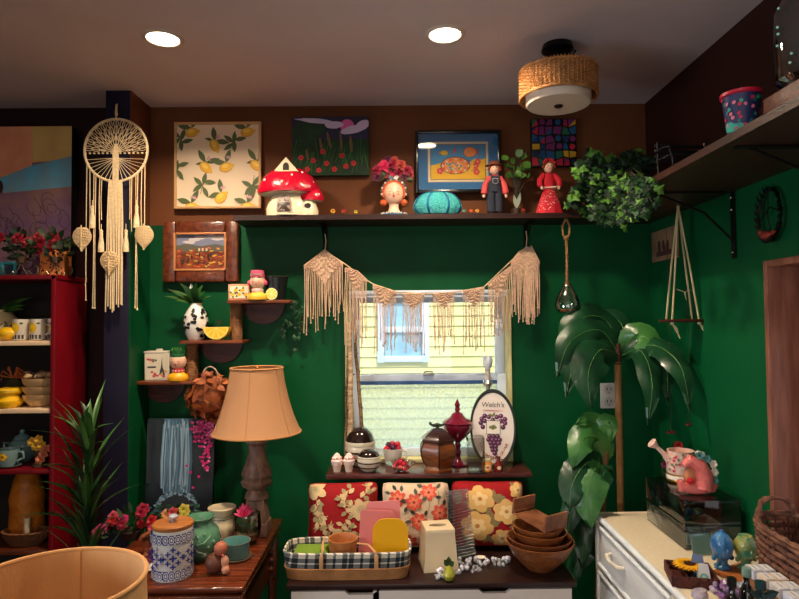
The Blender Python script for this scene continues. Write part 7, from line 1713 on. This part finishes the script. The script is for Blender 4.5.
# pink teapot-house figurine
D = 1.985; k = K(D); c = AT(693, D, BX)
t = thing('pink_bird_teapot', 'pink ceramic floral figurine with open beak shape before watering can', 'figurine', (c.x, D, BX))
PKF = mat((222, 110, 104), .35, coat=.4, b=(60, .5))
m = MB(); m.tube([(10*k, 0, 6*k), (11*k, 0, 18*k), (6*k, 0, 29*k), (-3*k, 0, 33*k), (-9*k, 0, 28*k)], [9.5*k, 9*k, 8*k, 6*k, 3*k], 16); m.tube([(10*k, 0, 6*k), (0, 0, 6*k), (-11*k, 0, 7*k), (-13*k, 0, 14*k)], [6*k, 6*k, 5*k, 3*k], 14); m.tube([(12*k, 0, 5*k), (20*k, 0, 5*k), (24*k, 0, 10*k)], [5*k, 3.6*k, 2*k], 12)
m.ball((0, 2*k, 16*k), (8*k, 5*k, 10*k), n=16, m=1); m.ball((-4*k, -4*k, 14*k), (4*k, 2.5*k, 3*k), n=12, m=2)
obj('body', m, [PKF, mat((190, 120, 80), .5), mat((206, 24, 40), .3, coat=.4)], t)
m = MB()
for x, z_, c_ in ((6, 38, 0), (19, 30, 1), (20, 22, 1), (13, 35, 0), (20, 14, 0)): bloom(m, (x*k, -3*k, z_*k), 4.6*k, c_)
obj('flower_trim', m, [mat((90, 140, 140), .4), mat((230, 216, 200), .4)], t)
# flowers behind the boxes and head vases
flowers('flower_arrangement', 'dark magenta and red flower spray against green wall right of smoky boxes', 722, 2.24, DT, 44, 74, [(120, 20, 70), (150, 26, 30), (96, 16, 60)], 14, 9, dpt=.03).location.x = 1.03
for o_ in [o for o in bpy.data.objects if o.get('label', '').startswith('dark magenta and red')]: o_.location.y = 2.25
# small framed card
D = 1.9; k = K(D); c = AT(704, 1.87, DT); t = thing('silver_card_frame', 'small clear tilted card frame before the smoky boxes', 'picture frame', (c.x, 1.872, DT), (-rad(14), 0, rad(10)))
m = MB(); m.box((0, 0, .032), (.07, .004, .062), .001); obj('frame', m, [mat((120, 150, 150), .15, metal=.5)], t); m = MB(); m.box((0, -.0025, .032), (.058, .001, .05)); obj('card', m, [mat((96, 130, 120), .4)], t)
# wooden board under crystal heads
m = MB(); c = ON(738, 556, DT); m.box((0, 0, .006), (.14, .11, .012), .003); obj('wooden_board', m, [wood((184, 112, 54), (140, 78, 34), .4, sc=4)], loc=(.985, 1.72, DT), rz=rad(25), label='orange brown wooden board under the two glossy head figures', cat='board')
def headfig(px, D, label, c1, c2, hp):
    k = K(D)*1.08; z = DT+.0125; t = thing('glazed_head_figure', label, 'figurine', AT(px, D, z), group='glossy coloured head figures'); m = MB()
    m.lathe([(0, 0), (6.5*k, 0), (7*k, 2*k), (4.4*k, 5*k), (4.4*k, 8*k), (8*k, 13*k), (9.6*k, 20*k), (9*k, 26*k), (6*k, 31*k), (2*k, hp*k), (0, hp*k+.001)], n=30, fn=lambda a, z_: 1+.05*math.sin(a*5+z_*300)+.04*math.sin(a*9-z_*220))
    m.ball((0, -8.6*k, 18*k), (1.4*k, 2*k, 2.6*k), n=10)
    for s in (-1, 1): m.ball((s*3.4*k, -7.6*k, 21*k), (2*k, 1.4*k, 1.4*k), n=8); m.ball((s*8*k, -1*k, 10*k), (2.4*k, 2*k, 2.4*k), n=8)
    m.ball((0, -7.4*k, 13*k), (2.4*k, 1.5*k, 1*k), n=8)
    obj('head', m, [mat(c1, .1, coat=1, n=(26, 1.), c2=c2, b=(50, .6))], t)
    m = MB(); m.lathe([(0, hp*k), (2.4*k, hp*k-.001), (2*k, hp*k+.006), (0, hp*k+.007)], n=14); obj('stopper', m, [mat(c2, .15, coat=.8)], t)
headfig(722.5, 1.745, 'glossy blue head figure, the taller one nearer the smoky boxes', (70, 140, 190), (36, 90, 150), 33)
headfig(746, 1.735, 'glossy green and yellow head figure nearer the woven basket', (40, 140, 110), (170, 160, 70), 28)
# compartment tray with sunflower
c = ON(685, 577, DT); t = thing('woven_divided_tray', 'dark red brown woven tray with compartments holding a sunflower', 'tray', (.815, 1.70, DT), rad(-14))
TR = mat((92, 36, 24), .6, n=(60, .8), c2=(60, 20, 14), b=(160, .9)); m = MB(); w_, d_, h_ = .12, .12, .03
m.box((0, 0, .002), (w_, d_, .004))
for s in (-1, 1): m.box((s*(w_/2-.003), 0, h_/2), (.006, d_, h_), .002); m.box((0, s*(d_/2-.003), h_/2), (w_, .006, h_), .002)
obj('tray_body', m, [TR], t); m = MB(); m.box((-.018, 0, h_/2-.001), (.004, d_-.012, h_-.004), .001); m.box((.02, .0, h_/2-.001), (.07, .004, h_-.004), .001); obj('dividers', m, [TR], t)
c = V((.812, 1.70, DT+.034))
t = thing('sunflower_head', 'yellow artificial sunflower with brown centre lying on the woven tray', 'flower', c); m = MB()
for j in range(2):
    for i in range(20): a = 2*PI*i/20+j*.15; m.leaf((.014*math.cos(a), .014*math.sin(a), .01), (.046*math.cos(a), .043*math.sin(a), .008-j*.003), .013, j, sag=.004, n=5)
obj('petals', m, [mat((236, 176, 20), .5), mat((216, 140, 10), .5)], t)
m = MB(); m.ball((0, 0, .008), (.017, .017, .006), n=20, m=0)
for i in range(50): r_ = .015*math.sqrt(i/50); m.ball((r_*math.cos(i*2.4), r_*math.sin(i*2.4), .0135), .0018, n=5, k=4, m=1)
m.lathe([(0, -.006), (.02, -.004), (.03, .004), (0, .005)], n=20, m=2); obj('seed_head', m, [mat((110, 60, 20), .7), mat((70, 34, 12), .7), LEAF1], t)
# gems pile (amethyst lumps), countable
rr = random.Random(21)
AM = [mat((150, 110, 176), .15, coat=.8, n=(60, .9), c2=(90, 56, 120)), mat((190, 150, 190), .15, coat=.8, n=(60, .9), c2=(130, 90, 150)), mat((110, 76, 140), .15, coat=.8, n=(50, .8), c2=(200, 190, 210))]
n_ = 0
for i in range(60):
    x, y = rr.uniform(.835, .895), rr.uniform(1.555, 1.65)
    z_ = DT+.007+(.012 if .845 < x < .885 and 1.57 < y < 1.64 and i % 3 else 0)
    m = MB(); s_ = rr.uniform(.007, .012); m.ball((0, 0, 0), (s_, s_*rr.uniform(.7, 1), s_*.8), n=5, k=4)
    obj('amethyst_stone', m, [AM[i % 3]], loc=(x, y, z_), rz=(rr.uniform(0, 3), rr.uniform(0, 3), rr.uniform(0, 3)), label='small rough purple crystal in the loose pile before the woven tray', cat='crystal', group='purple crystals piled on the dresser')
# selenite pyramid cards
def wedge(px, D, label, c_, s, rz, name='folded_display_card'):
    m = MB(); k = K(D); h_ = 26*k*s; w_ = 17*k*s
    m.add([(-w_/2, -.014, 0), (w_/2, -.014, 0), (w_/2, .014, 0), (-w_/2, .014, 0), (-w_*.28, 0, h_), (w_*.28, 0, h_)], [(0, 1, 5, 4), (2, 3, 4, 5), (1, 2, 5), (3, 0, 4), (0, 3, 2, 1)])
    P = Paint(m, lambda u, v, d: V((u, -.0145+.014*v/h_-d, v)), 6e-4); P.ell(0, h_*.42, 4.6*k*s, 5*k*s, 1); P.ell(0, h_*.42, 2.6*k*s, 3*k*s, 2)
    obj(name, m, [mat(c_, .3), mat((110, 170, 150), .4), mat((180, 210, 200), .4)], loc=AT(px, D, DT), rz=rz, label=label, cat='card')
wedge(704, 1.66, 'white folded card with green round emblem beside sunflower', (214, 212, 210), .85, rad(-20)); wedge(698, 1.70, 'dark blue folded card just behind the white emblem card', (90, 110, 150), .95, rad(-30))
# perfume bottles
def bottle(px, D, label, c_, cap, r=.014, h=.06, pk=False):
    t = thing('scent_bottle', label, 'bottle', AT(px, D, DT), group='small dark bottles at the dresser front')
    m = MB(); m.lathe([(0, 0), (r*.95, 0), (r, .003), (r, h*.7), (r*.6, h*.82), (r*.42, h*.86), (r*.42, h), (0, h)], n=24); P = Paint(m, cylmap(r, 0, 1), 5e-4); P.rect(-.9, h*.16, .9, h*.5, 1); P.line([(-.5, h*.33), (.5, h*.33)], .004, 2)
    obj('bottle_glass', m, [mat(c_, .06, coat=1), mat((196, 186, 170), .5), mat((60, 50, 50), .5)], t)
    m = MB(); m.lathe([(0, h), (r*.6, h), (r*.62, h+.002), (r*.6, h+.02), (0, h+.021)], n=20); obj('cap', m, [mat(cap, .3)], t)
bottle(733, 1.42, 'dark scent bottle, the one nearest the purple crystals', (20, 16, 18), (14, 12, 14), .017, .105)
bottle(748, 1.45, 'dark scent bottle with pale green stopper in the middle', (14, 20, 22), (120, 150, 140), .017, .115)
bottle(766, 1.30, 'short dark scent bottle at the right of the bottle row', (24, 20, 18), (16, 14, 14), .016, .1)
t = thing('bow_tied_bottle', 'clear bottle tied with dark teal ribbon bow', 'bottle', AT(762, 1.405, DT)); m = MB()
m.lathe([(0, 0), (.016, 0), (.018, .004), (.018, .07), (.009, .09), (.009, .105), (0, .105)], n=24); obj('bottle_glass', m, [mat((150, 150, 110), .08, coat=1, trans=.3)], t)
m = MB()
for s in (-1, 1): m.leaf((0, -.008, .095), (s*.034, -.014, .104), .022, 0, nrm=(0, -1, 0), fold=.4); m.leaf((0, -.01, .095), (s*.02, -.022, .05), .012, 0, nrm=(0, -1, 0))
m.ball((0, -.01, .095), .006, n=8); m.lathe([(0, .105), (.012, .105), (.012, .122), (0, .124)], n=16); obj('ribbon_bow', m, [mat((14, 52, 56), .4)], t)
# rows of little white boxes
rr = random.Random(4); q_ = 0
m = MB(); m.box((0, 0, .04), (.062, .43, .08), .003); obj('display_riser', m, [wood((150, 96, 56), (110, 66, 36))], loc=(.906, 1.33, DT), label='narrow wooden riser carrying rows of white boxes', cat='stand')
for r_ in range(4):
    for j in range(9):
        x = .891+(r_ % 2)*.03; y = 1.525-j*.05; zz_ = DT+.081
        if r_ > 1: x = .87+(r_-2)*.04; y = 1.675-j*.045; zz_ = DT
        if r_ > 1: continue
        q_ += 1; cc = [(214, 214, 220), (196, 200, 214), (222, 206, 190)][(q_) % 3]
        m = MB(); m.box((0, 0, .012), (.027, .042, .024), .002); P = Paint(m, lambda u, v, d: V((u, v, .024+d)), 5e-4); P.rect(-.01, -.017, .01, .017, 1); P.line([(0, -.012), (0, .012)], .003, 2)
        obj('boxed_trinket', m, [mat(cc, .35), mat((232, 232, 236), .3), mat((150, 150, 170), .4)], loc=(x, y, zz_), rz=rad(-3), label='small white rectangular gift box in the rows before the basket', cat='box', group='rows of small white boxes')
c = AT(778, 1.66, DT)
m = MB(); bloom(m, (0, 0, .035), .018, 0, 4, dirn=(0, -.6, .8)); bloom(m, (.012, .01, .03), .014, 0, 3, dirn=(0, -.4, .9)); m.lathe([(0, 0), (.012, 0), (.015, .022), (0, .024)], n=16, m=1)
obj('magenta_flower_pot', m, [mat((190, 30, 130), .6), mat((150, 80, 50), .5)], loc=(.965, 1.64, DT), label='tiny pot of magenta flowers at the woven basket foot', cat='flower')
# clear bags of beads
for i, (px, D, lb) in enumerate(((744, 1.61, 'small clear cellophane bag of pale beads behind the dark bottles'), (700, 1.575, 'second cellophane bag lying by the purple crystals'))):
    m = MB(); rr = random.Random(i+40); m.ball((0, 0, .016), (.022, .018, .016), n=12, k=8)
    for j, p in enumerate(m.v): m.v[j] = p*(1+rr.uniform(-.1, .1))
    for j, p in enumerate(m.v): m.v[j].z = max(0, p.z)
    obj('cellophane_bag', m, [mat((206, 190, 200) if i else (190, 200, 214), .12, coat=1, n=(60, .8), c2=(120, 120, 140))], loc=AT(px, D, DT), label=lb, cat='bag')

# woven baskets
def wbasket(name, label, loc, wx, wy, h, rz, hdl=True):
    t = thing(name, label, 'basket', loc, rz); WK = [mat((128, 84, 62), .7, n=(50, .9), c2=(80, 46, 34)), mat((104, 62, 46), .7, n=(50, .9), c2=(64, 34, 26))]
    def path(a, v): 
        c_, s_ = math.cos(a), math.sin(a); e = .55; f = 1+.14*v
        top = h*(1+.06*(abs(s_)**3)) if hdl else h
        return V((wx/2*f*abs(c_)**e*(1 if c_ >= 0 else -1), wy/2*f*abs(s_)**e*(1 if s_ >= 0 else -1), top*v))
    m = MB(); rows = 11; NS = 30
    for j in range(rows):
        v = (j+.5)/rows; pts = []
        for i in range(NS*2+1):
            a = PI*i/NS; p = path(a, v); o = V((p.x, p.y, 0)).normalized()*.004*(1 if (i+j) % 2 else -1); pts.append(p+o)
        m.tube(pts, .0068, 5, m=j % 2)
    for i in range(NS*2): a = PI*i/NS; m.tube([path(a, q) for q in (.0, .33, .66, 1)], .003, 4, m=1)
    m.add([path(2*PI*i/40, .04) for i in range(40)], [tuple(range(40))])
    obj('woven_wall', m, WK, t)
    m = MB(); rope(m, [path(2*PI*i/60, 1.02) for i in range(61)], .0095, 40); obj('rope_rim', m, [WK[0]], t)
    if hdl:
        for s in (PI/2, -PI/2):
            m = MB(); pts = []
            for i in range(13): u = i/12; a = s-.42+.84*u; p = path(a, 1.0); pts.append(p+V((0, 0, .045*math.sin(PI*u)**.6)))
            rope(m, pts, .009, 40); obj('handle', m, [WK[0]], t)
wbasket('woven_rush_basket', 'brown woven rush basket with raised handle at the right edge', (1.012, 1.46, DT), .14, .3, .19, rad(0))
